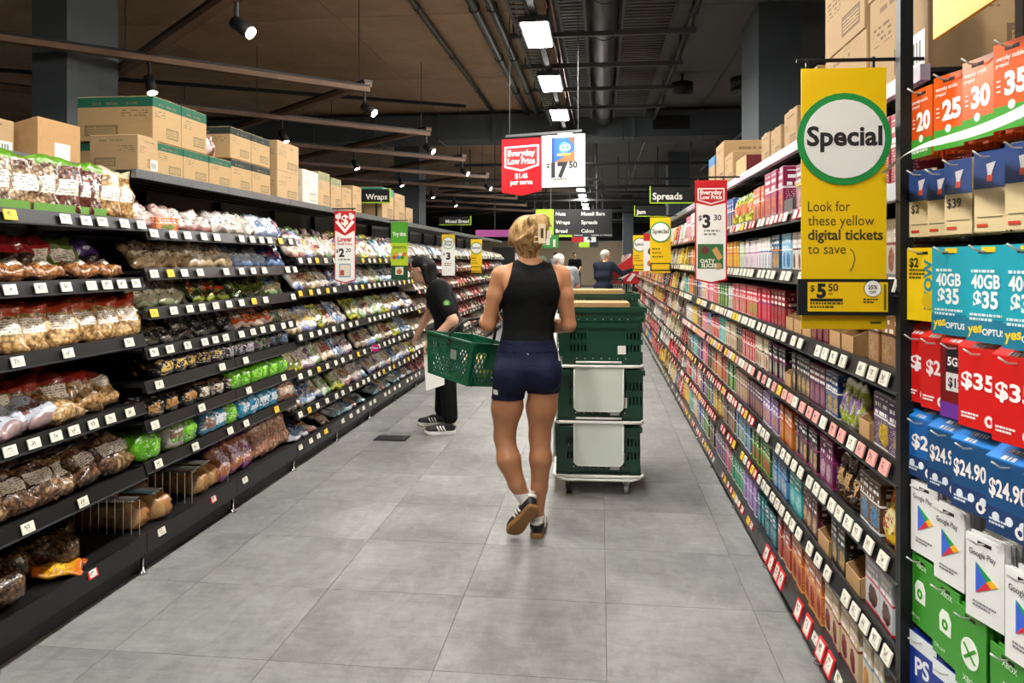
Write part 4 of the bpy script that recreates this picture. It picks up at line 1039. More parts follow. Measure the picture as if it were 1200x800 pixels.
# ---------------------------------------------------------------- cartons on the racks
def kcarton(side, y, z, w, h, d, label, band=None, ink='#3a4a34', inset=.07, yaw=0.0, kraft=KR, group='cartons on the racks', sticker=False, name='storage_carton'):
    o = put(side, carton(w, h, d, 'kraft_carton'), y, z + .0135, name, label, 'carton', group, (kraft, band or kraft, ink), inset=inset, yaw=yaw, extra=dict(band=.76 if band else 2.0))
    MB().box(-.024, .024, -.0006, d + .0006, h - .001, h + .0008).build('packing_tape', 'tape', o)
    if sticker:
        MB().box(w * .12, w * .46, -.0012, -.0002, h * .06, h * .36).build('barcode_label', 'paper_white', o)
        for q in range(6): MB().box(w * .15 + q * w * .045, w * .15 + q * w * .045 + w * .018, -.0018, -.0012, h * .1, h * .28).build('barcode_bar', 'black_metal', o)
    return o
plain('tape', '#a98a5e', .3, coat=.4)
CG, CD = '#1f5c49', '#27302f'
for i, (y, z) in enumerate(((3.58, 2.005), (3.835, 2.005), (3.60, 1.84), (3.855, 1.84), (4.115, 1.84))):
    kcarton('L', y, z, .25, .215 if z > 2 else .163, .39, ['green banded carton, near one of the upper pair on the bread rack', 'green banded carton, far one of the upper pair on the bread rack', 'green banded carton under the upper pair, nearest', 'green banded carton under the upper pair, middle', 'green banded carton below the clear packets on the rack'][i], CG, inset=.08, kraft='#b3966c')
for i, (y, z) in enumerate(((4.36, 2.025), (4.63, 2.025), (4.37, 1.84), (4.64, 1.84))):
    kcarton('L', y, z, .262, .182, .38, ['dark banded carton', 'dark banded carton'][i % 2] + [', upper and nearer of the four', ', upper and farther of the four', ', lower and nearer of the four', ', lower and farther of the four'][i], CD, inset=.08, kraft='#b3966c')
for i in range(3): put('L', bag('bun_bag', .12, .13, .08, 84, 'bread_bag'), 4.06 + .07 * i, 2.003 + .0135, 'bun_bag', 'clear bun bag lying between the carton stacks on the rack', 'bread', 'rack bun bags', ('#c8b8b8', '#8a4a3a', '#d8d0d0'), inset=.08 + .05 * i, tilt=-.5, extra=dict(lab=0.0))
for i, (y, z, h) in enumerate(((5.06, 2.03, .2), (5.06, 1.84, .19))): kcarton('L', y, z, .36, h, .36, 'plain brown carton past the dark banded ones, %s' % ('upper' if i == 0 else 'lower'), None, inset=.08)
kcarton('L', 5.47, 1.84, .30, .25, .34, 'white wrapped tall carton on the bread rack', None, '#3a3a3a', inset=.08, kraft='#d8d2c4')
for i, (y, h, b) in enumerate(((5.75, .27, '#8a8a6a'), (6.02, .25, '#8a8a6a'), (6.28, .2, None), (6.56, .24, None))): kcarton('L', y, 1.84, .24, h, .34, '%s carton in the run before the Wraps blade' % ordw[i], b, inset=.08)
kcarton('L', 7.62, 1.84, .42, .32, .40, 'large teal edged carton behind the Wraps blade', '#3a8a78', inset=.10); kcarton('L', 8.08, 1.84, .42, .30, .38, 'tall brown carton just past the Wraps blade', None, inset=.10)
kcarton('L', 8.5, 1.84, .3, .18, .3, 'small brown carton farthest along the wrap rack', None, inset=.10)
# cartons above the nut bay
for i, (y, w, h, ins, lb) in enumerate(((3.385, .16, .165, .06, 'narrow brown carton with barcode label at the near end of the bread rack'), (2.60, .3, .13, .22, 'low brown carton at the back above the nut shelves'))):
    kcarton('L', y, 1.845 if i == 0 else 1.84, w, h, .24 if i == 0 else .26, lb, None, inset=ins, sticker=True)
oc = thing('open_carton', 'open torn brown carton above the nut pouches', 'carton', (XL - .165, 2.93, 1.836), math.pi / 2)
m = MB(); w, d, h, q = .25, .30, .165, .004
m.box(-w / 2, w / 2, 0, d, 0, q); m.box(-w / 2, w / 2, d - q, d, q, h); m.box(w / 2 - q, w / 2, q, d - q, q, h)
m.box(-w / 2, w / 2, 0, q, q, h)
m.add([(-w / 2, q, q), (-w / 2 + q, q, q), (-w / 2 + q, d - q, q), (-w / 2, d - q, q), (-w / 2, q, h), (-w / 2 + q, q, h), (-w / 2 + q, d - q, h * .55), (-w / 2, d - q, h * .55)], [(0, 3, 2, 1), (4, 5, 6, 7), (0, 1, 5, 4), (1, 2, 6, 5), (2, 3, 7, 6), (3, 0, 4, 7)])
m.build('carton_body', 'kraft_plain', oc)
MB().add([(-w / 2, d, h), (w / 2, d, h), (w / 2, d + .05, h + .03), (-w / 2, d + .05, h + .03), (-w / 2, d, h - .004), (w / 2, d, h - .004), (w / 2, d + .05, h + .026), (-w / 2, d + .05, h + .026)], [(0, 1, 2, 3), (7, 6, 5, 4), (0, 4, 5, 1), (2, 6, 7, 3), (1, 5, 6, 2), (0, 3, 7, 4)]).build('flap', 'kraft_dark', oc)
MB().box(-.03, .06, -.002, 0, .01, .075).build('shipping_label', 'paper_white', oc)
# right rack cartons
CT = '#a98d68'
for i, (y, w, h, d, z, lb, st) in enumerate(((2.24, .42, .30, .40, 1.91, 'large brown carton nearest the black post, lower one', True), (2.70, .44, .24, .40, 1.91, 'large brown carton second from the black post, lower one', True), (2.25, .44, .26, .38, 2.212, 'large brown carton on top, nearest the black post', False), (2.71, .42, .28, .38, 2.152, 'taped brown carton on top, just past the yellow banner', False),
                               (3.13, .2, .13, .3, 1.91, 'small carton lower of two at the yellow banner', False), (3.13, .2, .13, .3, 2.042, 'small carton upper of two at the yellow banner', False), (3.44, .22, .17, .3, 1.91, 'brown carton with dark tape beside the small pair', False), (3.72, .2, .14, .3, 1.91, 'brown carton with torn flap on the biscuit rack', False), (3.95, .18, .15, .3, 1.91, 'slim brown carton before the maroon one', False),
                               (5.05, .3, .2, .3, 1.91, 'pale brown carton past the maroon one', False), (5.42, .34, .32, .4, 1.91, 'tall pale carton with red stamp far on the biscuit rack', False), (5.82, .3, .28, .4, 1.91, 'blue edged carton farthest on the biscuit rack', False))):
    kcarton('R', y, z, w, h, d, lb, None if i < 11 else '#3a7ab0', '#2a2420', inset=.07, kraft=CT, sticker=st)
mc = kcarton('R', 4.62, 1.91, .32, .12, .34, 'maroon and brown printed carton on the biscuit rack', None, '#d8b88a', inset=.07, kraft='#c2a274')
MB().box(.161, .1625, .002, .338, .002, .118).build('maroon_panel', flatmat('#6a1622'), mc)
t_ = MB(); put_text(t_, 'Elite', 0, 0, .07, '#d8b88a', y=0); 
o = t_.build('lettering', None, mc); o.location = (.1635, .17, .05); o.rotation_euler = (0, 0, math.pi / 2)
# ================================================================= SIGNS
CY, CRD, CGN, CW, CK, LIME = '#eec40c', '#c41722', '#0f8a3c', '#efefec', '#17181a', '#a6d22c'
def sign(name, label, loc, rotz=0.0, group=None): return thing(name, label, 'sign', loc, rotz, group)
def panel(parent, x0, x1, z0, z1, col, y=0.0, t=.004, name='panel', poly=None):
    m = MB()
    m.prism(poly or [(x0, z0), (x1, z0), (x1, z1), (x0, z1)], y - t, y, flatmat(col, .35)); return m.build(name, None, parent)
def arm(parent, xa, xb, z, y=.004, r=.005, hooks=()):
    MB().tube([(xa, y, z), (xb, y, z)], r, 8).build('arm', 'black_metal', parent)
    for h in hooks: MB().box(h - .003, h + .003, y - .006, y + .003, z - .035, z + .006).build('clip', 'black_metal', parent)
def scribble(mb, x, z, w, rows, size, col, y=-.006, r=random.Random(4)):
    mb.hold = ('small_print', len(mb.ch))
    for i in range(rows):
        xx = x
        while xx < x + w * (1 if i < rows - 1 else .7):
            l = size * r.uniform(.6, 2.0)
            mb.box(xx, min(xx + l, x + w), y, y + .0006, z - i * size * 1.8, z - i * size * 1.8 + size, flatmat(col)); xx += l + size * .5
    mb.hold = None
# --- near yellow Special banner with digital ticket
s = sign('special_banner', 'tall yellow Special banner with round green badge beside the black post', (.615, 2.045, 1.255), YAW * .3)
W2, H2 = .105, .665
panel(s, -W2, W2, 0, H2, CY)
bd = MB().disc(0, .484, .117, -.0075, -.0045, flatmat(CGN)).build('badge_ring', None, s)
MB().disc(0, .484, .1, -.009, -.0076, flatmat('#e6e7e3')).build('badge_disc', None, bd)
m = MB()
put_text(m, 'Special', 0, .468, .068, CK, -.0096, .03, width=.186)
px = .00213
for tx, yb, wpx, b in (('Look for', 246, 49, 0), ('these yellow', 263, 77, 0), ('digital tickets', 280, 87, .022), ('to save', 297, 44, 0)):
    put_text(m, tx, -.089, (387 - yb) * px, .037, '#3a3210', -.0046, b, 'l', wpx * px)
pts = [(.015, -.0046, .205), (.024, -.0046, .196), (.027, -.0046, .178), (.022, -.0046, .16), (.014, -.0046, .147)]
m.tube(pts, .0012, 5, flatmat('#4a3f10'))
m.build('lettering', None, s)
fr_ = panel(s, -.119, .120, .036, .128, '#1b1b1d', -.012, .012, 'ticket_frame')
panel(fr_, -.096, .100, .046, .120, CY, -.025, .001, 'ticket_screen')
m = MB()
put_text(m, '$', -.09, .097, .022, CK, -.0268, .02, 'l'); put_text(m, '5', -.074, .082, .048, CK, -.0268, .045, 'l'); put_text(m, '50', -.046, .098, .026, CK, -.0268, .02, 'l')
m.box(-.09, -.01, -.0268, -.0262, .0715, .0785, flatmat(CK)); scribble(m, -.09, .064, .08, 2, .005, '#4a4110', -.0268)
m.disc(.063, .104, .0215, -.0266, -.0262, flatmat(CK), 24); m.disc(.063, .104, .020, -.0270, -.0266, flatmat('#f4f4f0'), 24)
put_text(m, '25%', .063, .103, .014, CK, -.0273, .02); put_text(m, 'OFF', .063, .092, .009, CK, -.0273, .02)
scribble(m, .04, .075, .035, 2, .004, '#3a3210', -.0268); m.box(.090, .096, -.0268, -.0262, .05, .115, flatmat('#6a5c10'))
put_text(m, 'ea', -.04, .088, .012, '#4a4110', -.0268)
m.box(.065, .092, -.0052, -.0046, .014, .020, flatmat('#5a4d10'))
m.build('lettering', None, fr_)
arm(s, -.115, .30, H2 + .022, hooks=(-.09, .075))
# --- overhead red and white price banner
s = sign('price_banner', 'hanging red and white price banner reading 17.50 above the aisle', (-.60, 7.98, 2.11), math.radians(-14))
red = panel(s, -.457, .0, 0, 0, CRD, name='red_panel', poly=[(-.457, .04), (-.235, 0), (-.01, .05), (-.01, .60), (-.457, .60)])
wh_ = panel(s, -.01, .457, .075, .615, '#d4d5d2', name='white_panel')
ch = MB(); ch.prism([(-.425, .30), (-.235, .255), (-.04, .31), (-.04, .53), (-.425, .52)], -.0065, -.0045, flatmat('#f6f6f4')); ch = ch.build('chevron', None, red)
MB().prism([(-.405, .315), (-.235, .275), (-.06, .325), (-.06, .512), (-.405, .502)], -.0085, -.0066, flatmat(CRD)).build('chevron_fill', None, ch)
m = MB()
put_text(m, 'Everyday', -.235, .42, .085, '#f8f8f6', -.0092, .03, width=.305); put_text(m, 'Low Price', -.235, .335, .085, '#f8f8f6', -.0092, .03, width=.305)
put_text(m, '$1.46', -.235, .185, .07, '#f8f8f6', -.0052, .03, width=.14); put_text(m, 'per serve', -.235, .12, .07, '#f8f8f6', -.0052, .03, width=.245)
put_text(m, '$', .035, .265, .085, '#26282c', -.0062, .035, 'l'); put_text(m, '17', .095, .185, .20, '#26282c', -.0062, .06, 'l', width=.18); put_text(m, '50', .285, .27, .09, '#26282c', -.0062, .035, 'l')
put_text(m, 'ea', .31, .20, .04, '#4a4c50', -.0062, .0, 'l'); scribble(m, .11, .15, .21, 1, .016, '#6a6c6a', -.0062); m.box(.10, .33, -.005, -.0046, .138, .142, flatmat('#8a8c8a'))
m.build('lettering', None, s)
pk = MB().box(.10, .345, -.0062, -.0045, .335, .585, flatmat('#2a62b8')).build('product_picture', None, wh_)
m = MB(); m.prism([(.13, .335), (.345, .335), (.345, .45)], -.0078, -.0063, flatmat('#9a6a3c')); m.prism([(.27, .585), (.345, .585), (.345, .5)], -.0078, -.0063, flatmat('#7a5230')); m.box(.10, .125, -.0078, -.0063, .335, .585, flatmat('#1c3f88'))
m.disc(.235, .48, .06, -.0078, -.0063, flatmat('#4a8ad8'), 20); m.disc(.225, .48, .034, -.0092, -.0079, flatmat('#f2f2f0'), 20, .02); m.disc(.27, .485, .034, -.0092, -.0079, flatmat('#f2f2f0'), 20, .02); m.box(.16, .3, -.0092, -.0079, .4, .42, flatmat('#e8c84a')); m.build('picture_print', None, pk)
MB().bar((-.41, .004, .635), (.42, .004, .645), .02, .025).build('hanging_rail', 'rail_steel', s)
for xx in (-.37, .38): MB().box(xx - .004, xx + .004, 0, .008, .64, CZ - 2.11).build('hanging_wire', 'service_grey', s)
# --- right hand blades
s = sign('price_sign', 'red bordered price blade reading 3.30 over the biscuit shelves', (.623, 4.475, 1.298), YAW * .3)
hw, hh = .09, .588
panel(s, 0, 0, 0, 0, CRD, poly=[(-hw, .02), (0, 0), (hw, .02), (hw, hh), (-hw, hh)])
wp = panel(s, 0, 0, 0, 0, '#f3f3f0', -.0042, .002, 'white_panel', [(-hw + .008, .028), (0, .009), (hw - .008, .028), (hw - .008, hh - .13), (0, hh - .148), (-hw + .008, hh - .13)])
m = MB(); m.prism([(-.075, hh - .115), (0, hh - .138), (.075, hh - .115), (.075, hh - .045), (-.075, hh - .045)], -.0055, -.0043, flatmat('#f6f6f4')); m.prism([(-.068, hh - .111), (0, hh - .13), (.068, hh - .111), (.068, hh - .052), (-.068, hh - .052)], -.0067, -.0056, flatmat(CRD)); m.build('chevron', None, s)
m = MB(); put_text(m, 'Everyday', 0, hh - .08, .034, '#f8f8f6', -.0073, .03, width=.122); put_text(m, 'Low Price', 0, hh - .107, .032, '#f8f8f6', -.0073, .03, width=.122)
put_text(m, '$', -.07, .36, .04, CK, -.0066, .015, 'l'); put_text(m, '3', -.048, .32, .10, CK, -.0066, .04, 'l'); put_text(m, '30', .015, .36, .045, CK, -.0066, .02, 'l'); scribble(m, -.04, .295, .09, 2, .011, '#8a8c8a', -.0066); m.build('lettering', None, s)
pp = MB().box(-.075, .068, -.0075, -.0063, .085, .225, flatmat('#2f6a34')).build('product_picture', None, wp)
m = MB(); put_text(m, 'OATY', -.02, .118, .03, '#f4f0e4', -.0085, .035); put_text(m, 'SLICES', -.012, .093, .03, '#f4f0e4', -.0085, .035); m.prism([(.005, .19), (.04, .13), (.065, .15), (.03, .21)], -.0083, -.0076, flatmat('#c8985a')); m.disc(-.035, .19, .022, -.0083, -.0076, flatmat('#6a2a2a'), 16); m.disc(.04, .10, .02, -.0083, -.0076, flatmat('#b8905a'), 12); m.build('picture_print', None, pp)
arm(s, -.1, .28, hh + .018, hooks=(-.07, .07))
def small_special(name, label, loc, w, h, title='Special'):
    s = sign(name, label, loc, YAW * .3, 'yellow blades')
    panel(s, -w / 2, w / 2, 0, h, CY, t=.006)
    b = MB().disc(0, h * .735, w * .52, -.010, -.0065, flatmat(CGN), 24).build('badge_ring', None, s); MB().disc(0, h * .735, w * .45, -.012, -.0101, flatmat('#f0f0ee'), 24).build('badge_disc', None, b)
    m = MB(); put_text(m, title, 0, h * .715, w * .3, CK, -.0130, .02, width=w * .8)
    for i in range(3): scribble(m, -w * .4, h * (.42 - i * .07), w * (.5 + .2 * (i == 2)), 1, w * .07, '#5a4d10', -.0075)
    m.build('lettering', None, s)
    tf = panel(s, -w * .5, w * .5, h * .04, h * .18, '#1b1b1d', -.0062, .006, 'ticket_frame'); panel(tf, -w * .43, w * .43, h * .06, h * .16, CY, -.0125, .001, 'ticket_screen')
    arm(s, -w / 2, w / 2 + .25 * (1 if loc[0] > 0 else 0), h + .02, hooks=(-w * .35, w * .35)); return s
small_special('special_sign', 'yellow Special blade farther along over the grocery shelves', (.613, 8.073, 1.30), .21, .574)
small_special('special_sign', 'smallest yellow Special blade far down the grocery shelves', (.612, 12.24, 1.26), .215, .565)
small_special('special_sign', 'yellow Special blade over the far bread shelves', (-1.958, 12.03, 1.235), .18, .53)
wb_ = sign('price_sign', 'small white and red blade reading 6 between the far yellow blades', (.66, 10.4, 1.29), YAW * .3, 'white blades')
panel(wb_, -.09, .09, 0, .5, '#f3f3f0', t=.006); panel(wb_, -.09, .09, .4, .5, CRD, -.0062, .001, 'red_header'); m = MB(); put_text(m, '6', 0, .22, .14, CK, -.0065, .04); m.disc(0, .1, .045, -.0075, -.0065, flatmat('#d8702a'), 16); m.build('lettering', None, wb_); arm(wb_, -.1, .3, .52)
# --- left hand blades
s = sign('price_sign', 'red and white Lower Shelf Price blade reading 2.20 over the wraps', (-1.957, 5.732, 1.255), YAW * .3)
hw, hh = .082, .555
panel(s, 0, 0, 0, 0, CRD, t=.005, poly=[(-hw, .022), (0, 0), (hw, .022), (hw, hh), (-hw, hh)])
panel(s, 0, 0, 0, 0, '#f3f3f0', -.0052, .0015, 'white_panel', [(-hw + .006, .028), (0, .008), (hw - .006, .028), (hw - .006, hh - .15), (0, hh - .19), (-hw + .006, hh - .15)])
m = MB(); z = hh
m.prism([(-.076, z - .085), (-.056, z - .07), (0, z - .14), (.056, z - .07), (.076, z - .085), (0, z - .172)], -.0062, -.0052, flatmat('#f6f6f4'))
m.prism([(-.05, z - .015), (-.032, z - .015), (-.032, z - .062), (-.075, z - .03), (-.075, z - .05), (-.05, z - .072)], -.0062, -.0052, flatmat('#f6f6f4')); m.prism([(.032, z - .015), (.05, z - .015), (.05, z - .072), (.075, z - .05), (.075, z - .03), (.032, z - .062)], -.0062, -.0052, flatmat('#f6f6f4'))
put_text(m, '$', 0, z - .105, .105, '#f8f8f6', -.0068, .03); put_text(m, 'Lower', 0, z - .235, .055, CRD, -.0076, .03, width=.115); put_text(m, 'Shelf Price', 0, z - .262, .024, CRD, -.0076, .02, width=.115)
put_text(m, '$', -.068, .235, .035, CK, -.0076, .015, 'l'); put_text(m, '2', -.048, .205, .085, CK, -.0076, .045, 'l'); put_text(m, '20', .008, .24, .04, CK, -.0076, .02, 'l'); scribble(m, -.05, .175, .1, 1, .012, '#8a8c8a', -.0076)
m.box(-.045, .045, -.0076, -.0068, .045, .15, flatmat('#8aa4b4')); m.box(-.038, .038, -.0084, -.0077, .055, .14, flatmat('#e0d8c8')); m.box(-.036, -.005, -.0088, -.0085, .06, .1, flatmat('#b04a34')); m.build('lettering', None, s)
arm(s, -hw - .02, hw, hh + .018, hooks=(-.06, .06))
s = sign('promotion_sign', 'green Try this blade hanging over the wraps', (-1.953, 7.328, 1.24), YAW * .3)
hw, hh = .083, .565
panel(s, -hw, hw, 0, hh, '#1f4a2c', t=.006); panel(s, -hw, hw, .14, .36, '#b6cf2e', -.0062, .001, 'lime_panel'); panel(s, -hw, hw, .36, hh, '#4fa02c', -.0062, .001, 'green_panel')
m = MB(); put_text(m, 'Try this', 0, .43, .05, '#f4f6ee', -.0082, .03, width=.13); put_text(m, 'BENEFITS', 0, .305, .034, '#2a4a1a', -.0082, .02, width=.13)
for i, c in enumerate(('#c8402a', '#e8a02a', '#4a8ab8', '#e8e0d0', '#3a7a2a', '#d86a2a')): m.disc(-.05 + .02 * i, .22 + .03 * (i % 2), .02, -.009 - .0004 * i, -.0076, flatmat(c), 10)
m.box(-.04, .04, -.008, -.0064, .05, .125, flatmat('#e8e2d4')); m.disc(0, .08, .026, -.009, -.0081, flatmat('#b8683a'), 14); m.build('lettering', None, s); arm(s, -hw - .02, hw, hh + .015)
s = sign('price_sign', 'white Spring Price blade reading 3 past the staff member', (-1.955, 9.756, 1.235), YAW * .3, 'white blades')
panel(s, -.085, .085, 0, .53, '#f2f2ee', t=.006); panel(s, -.085, .085, .42, .53, '#e0b81a', -.0062, .001, 'yellow_header')
m = MB(); m.disc(0, .42, .08, -.009, -.0072, flatmat('#2a7a5a'), 22); m.disc(0, .42, .072, -.0105, -.0091, flatmat('#e6eae4'), 22); put_text(m, 'Spring', 0, .425, .045, '#1c2a2a', -.0112, .025, width=.11); put_text(m, 'Price', 0, .385, .045, '#1c2a2a', -.0112, .025, width=.09); put_text(m, '3', 0, .21, .12, CK, -.0068, .05); put_text(m, '$', -.055, .26, .05, CK, -.0068, .01); scribble(m, -.05, .15, .1, 2, .014, '#a06a5a', -.0068); m.build('lettering', None, s); arm(s, -.1, .085, .55)
rd_ = sign('wobbler_tag', 'round magenta wobbler clipped on a wrap shelf lip', (-1.985, 6.62, .655), YAW * .3)
MB().disc(0, 0, .037, -.003, 0, flatmat('#b81a78'), 20).build('disc', None, rd_); m = MB(); put_text(m, 'New', 0, -.008, .03, '#f6e8f2', -.0036, .02); m.build('lettering', None, rd_); MB().box(-.05, .0, .001, .003, -.004, .004).build('strip', 'white_plastic', rd_)
# --- category boards
def category(label, text, loc, w, h, side, group='category boards'):
    s = sign('category_board', label, loc, YAW * .3, group)
    panel(s, -w / 2, w / 2, 0, h, '#1a1c1c', t=.012)
    if side == 'L': panel(s, w / 2, w / 2 + .012, -.01, h + .01, LIME, 0, .014, 'lime_edge'); m = MB(); put_text(m, text, w / 2 - .02, h * .2, h * .62, '#f4f4f0', -.0128, .02, 'r'); m.build('lettering', None, s)
    else: panel(s, -w / 2 - .012, -w / 2, -.01, h + .01, LIME, 0, .014, 'lime_edge'); m = MB(); put_text(m, text, -w / 2 + .02, h * .2, h * .62, '#f4f4f0', -.0128, .02, 'l'); m.build('lettering', None, s)
    panel(s, -w / 2, w / 2, -.012, 0, LIME, 0, .013, 'lime_base')
    MB().box(w * .2 - .01, w * .2 + .01, 0, .012, 1.84 - loc[2] if side == 'L' else 1.91 - loc[2], .02).build('bracket', 'black_metal', s)
category('black Wraps category board above the wrap rack', 'Wraps', (-2.27, 7.31, 2.0), .44, .125, 'L')
category('black Bread category board above the far bread rack', 'Mixed Bread', (-2.3, 12.0, 2.0), .5, .12, 'L')
category('black Spreads category board above the grocery shelves', 'Spreads', (.77, 8.5, 2.06), .46, .165, 'R')
category('black Jam category board behind the Spreads board', 'Jam', (.80, 12.6, 2.15), .5, .16, 'R')
# --- aisle number boards
def aisle(label, loc, w, h, num, lw, left, right):
    s = sign('aisle_board', label, loc, YAW * .4, 'aisle boards'); panel(s, -w / 2, w / 2, 0, h, '#1d1f20', t=.03)
    sq = panel(s, -w / 2, -w / 2 + lw, 0, h, LIME, -.0302, .002, 'number_panel'); m = MB(); put_text(m, num, -w / 2 + lw / 2, h * .2, h * .85, CK, -.034, .0); m.build('lettering', None, sq)
    m = MB(); n = len(left)
    for i in range(n):
        z = h - (i + .75) * h / n; put_text(m, left[i], -w / 2 + lw + .05, z, h / n * .6, '#f0f0ec', -.0315, .015, 'l'); put_text(m, right[i], w * .1, z, h / n * .6, '#f0f0ec', -.0315, .015, 'l')
    m.build('lettering', None, s)
    for xx in (-w * .3, w * .3): MB().box(xx - .01, xx + .01, -.02, 0, h, CZ - loc[2]).build('hanging_wire', 'service_grey', s)
aisle('nearest black aisle board with lime number and six goods names', (-.63, 18.05, 2.03), 1.78, .60, '1', .42, ('Nuts', 'Wraps', 'Bread'), ('Muesli Bars', 'Spreads', 'Cakes'))
aisle('second black aisle board with lime number behind the first', (-.45, 23.1, 2.13), 1.6, .33, '1', .40, ('Biscuits', 'Sauces'), ('Bread', 'Cakes & Muesli'))
s = sign('price_banner', 'small red and white hanging banner deep down the aisle', (-.60, 27.5, 2.08), YAW * .4); panel(s, -.43, 0, 0, .28, CRD, t=.02); panel(s, 0, .43, 0, .28, '#f0f0ee', t=.02, name='white_panel'); m = MB(); put_text(m, '4', .2, .03, .3, CK, -.022, .03); m.build('lettering', None, s)
for xx in (-.3, .3): MB().box(xx - .01, xx + .01, -.015, -.005, .28, CZ - 2.08).build('hanging_wire', 'service_grey', s)
s = sign('aisle_board', 'little lime aisle board under the deep red banner', (-.5, 30.5, 1.95), YAW * .4, 'aisle boards'); panel(s, -.35, .05, 0, .3, LIME, t=.02, name='number_panel'); panel(s, .06, .4, 0, .3, '#1d1f20', t=.02)
for xx in (-.2, .2): MB().box(xx - .01, xx + .01, -.015, -.005, .3, CZ - 1.95).build('hanging_wire', 'service_grey', s)
s = sign('sale_poster', 'slanted red and white sale poster behind the man in navy', (.52, 15.9, .95), YAW * .3)
panel(s, 0, 0, 0, 0, '#c01822', t=.01, poly=[(-.30, .0), (.30, 0), (.28, .62), (.18, .62), (-.30, .28)]); m = MB(); m.prism([(-.2, .08), (-.12, .06), (.1, .24), (.02, .26)], -.0115, -.0102, flatmat('#f4f0ec')); m.prism([(.0, .06), (.08, .05), (.2, .2), (.12, .22)], -.0115, -.0102, flatmat('#f4f0ec')); m.build('lettering', None, s); MB().box(-.02, .02, .0, .02, -.95, .05).build('stand_pole', 'black_metal', s)

# ================================================================= GIFT CARD STAND
gs = thing('gift_card_stand', 'black gift card display stand with tall square post', 'display stand', (XR, 2.0, 0), 0)
MB().box(-.012, .018, -.012, .02, 0, 2.45).build('post', 'black_metal', gs)
MB().box(.27, .29, -.87, .0, 0, 2.3).build('back_panel', 'shelf_black', gs)
for k in range(9): MB().box(.25, .268, -.10 * k - .05, -.10 * k - .015, .1, 2.28).build('slat', 'lip_grey', gs)
MB().box(.0, .29, -.87, -.85, 0, 2.3).build('end_panel', 'shelf_black', gs)
MB().box(.0, .28, -.85, 0, .06, .12).build('base_deck', 'shelf_black', gs)
hookm = MB().tube([(.255, 0, 0), (.03, 0, 0), (.004, 0, .001), (-.012, 0, .012)], .0022, 6).mesh('hook', True, 'hook_steel')
def card(y, z0, w, h, c, label, group, n=6, yaw=.28, xo=.02, tab=None, prints=None, kdep=.012):
    t = thing('gift_card_stack', label, 'gift cards', (XR + xo, y, z0), -math.pi / 2 + yaw, group)
    cm_ = MB().box(-w / 2, w / 2, 0, .0035, 0, h).mesh('card', mat=flatmat(c, .3))
    for k in range(n):
        o = obj('card', cm_, t, (rp.uniform(-.004, .004), k * kdep, rp.uniform(-.003, .003)))
        o.rotation_euler = (rp.uniform(-.02, .02), 0, rp.uniform(-.05, .05))
        if k == 0: o.location = (0, 0, 0); o.rotation_euler = (0, 0, 0)
    if tab: 
        MB().add([(-w / 2, -.0005, h), (w / 2, -.0005, h), (w / 2, .055, h + .035), (-w / 2, .055, h + .035), (-w / 2, -.0005, h - .003), (w / 2, -.0005, h - .003), (w / 2, .055, h + .032), (-w / 2, .055, h + .032)], [(0, 1, 2, 3), (7, 6, 5, 4), (0, 4, 5, 1), (2, 6, 7, 3), (1, 5, 6, 2), (0, 3, 7, 4)], flatmat(tab, .3)).build('hang_tab', None, t)
        m = MB(); scribble(m, -.022, h + .012, .044, 2, .006, '#f2f4f6', 0.0); 
        for i, v in enumerate(m.v): m.v[i] = (v[0], (v[2] - h) / .035 * .055 - .002, v[2] + .0005)
        m.build('tab_lettering', None, t)
    else:
        MB().box(-.018, .018, -.0006, .0002, h - .016, h - .009, flatmat('#1a1612')).build('hang_slot', None, t)
    if prints:
        m = MB(); prints(m, w, h); m.build('lettering', None, t)
    obj('hook', hookm, gs, (0, y - 2.0, z0 + h - .012))
    return t
def p_orange(num):
    def f(m, w, h):
        m.box(-w / 2, w / 2, -.0008, -.0002, 0, h * .27, flatmat('#3fa02c'))
        put_text(m, 'everyday mobile', -w * .42, h * .80, .013, '#fff4ec', -.001, .015, 'l', width=w * .72); put_text(m, 'prepaid', -w * .42, h * .73, .011, '#fff4ec', -.001, .01, 'l')
        put_text(m, num, .010, h * .40, .058, '#fffaf4', -.001, .05)
        for q in range(3): m.box(-w * .40, -w * .30, -.0012, -.0004, h * (.44 + .06 * q), h * (.455 + .06 * q), flatmat('#fffaf4'))
        m.disc(0, h * .27, .009, -.0016, -.0009, flatmat('#f4faf0'), 14); put_text(m, '10%', -w * .28, h * .07, .02, '#f4faf0', -.001, .03); scribble(m, -.01, h * .13, .05, 2, .005, '#e8f4e0', -.0012)
    return f
oy = (1.945, 1.80, 1.668, 1.535, 1.40)
for i, num in enumerate(('20', '25', '30', '35', '35')): card(oy[i], 1.678, .095, .165, '#e0560f', 'orange and green prepaid card stack marked %s on the top hook row' % num, 'orange prepaid cards', 8, prints=p_orange(num), yaw=(.12, .26, .18, .24, .2)[i])
def p_kraft(txt, dark=True):
    def f(m, w, h):
        m.box(-w / 2, w / 2, -.0009, -.0002, h * .54, h, flatmat('#22417c')); m.prism([(-.006, h * .62), (.008, h * .62), (.010, h * .82), (-.002, h * .80)], -.0016, -.0010, flatmat('#c84a34')); m.prism([(-.002, h * .7), (.006, h * .7), (.018, h * .86), (-.006, h * .84)], -.0022, -.0017, flatmat('#c9c6cc'))
        put_text(m, txt, -w * .40, h * .36, .028, '#1c1c22', -.001, .01, 'l'); m.box(-w * .4, -w * .05, -.0012, -.0004, h * .06, h * .10, flatmat('#c83a24')); m.box(-w * .4, w * .42, -.0010, -.0004, h * .18, h * .188, flatmat('#5a5040'))
    return f
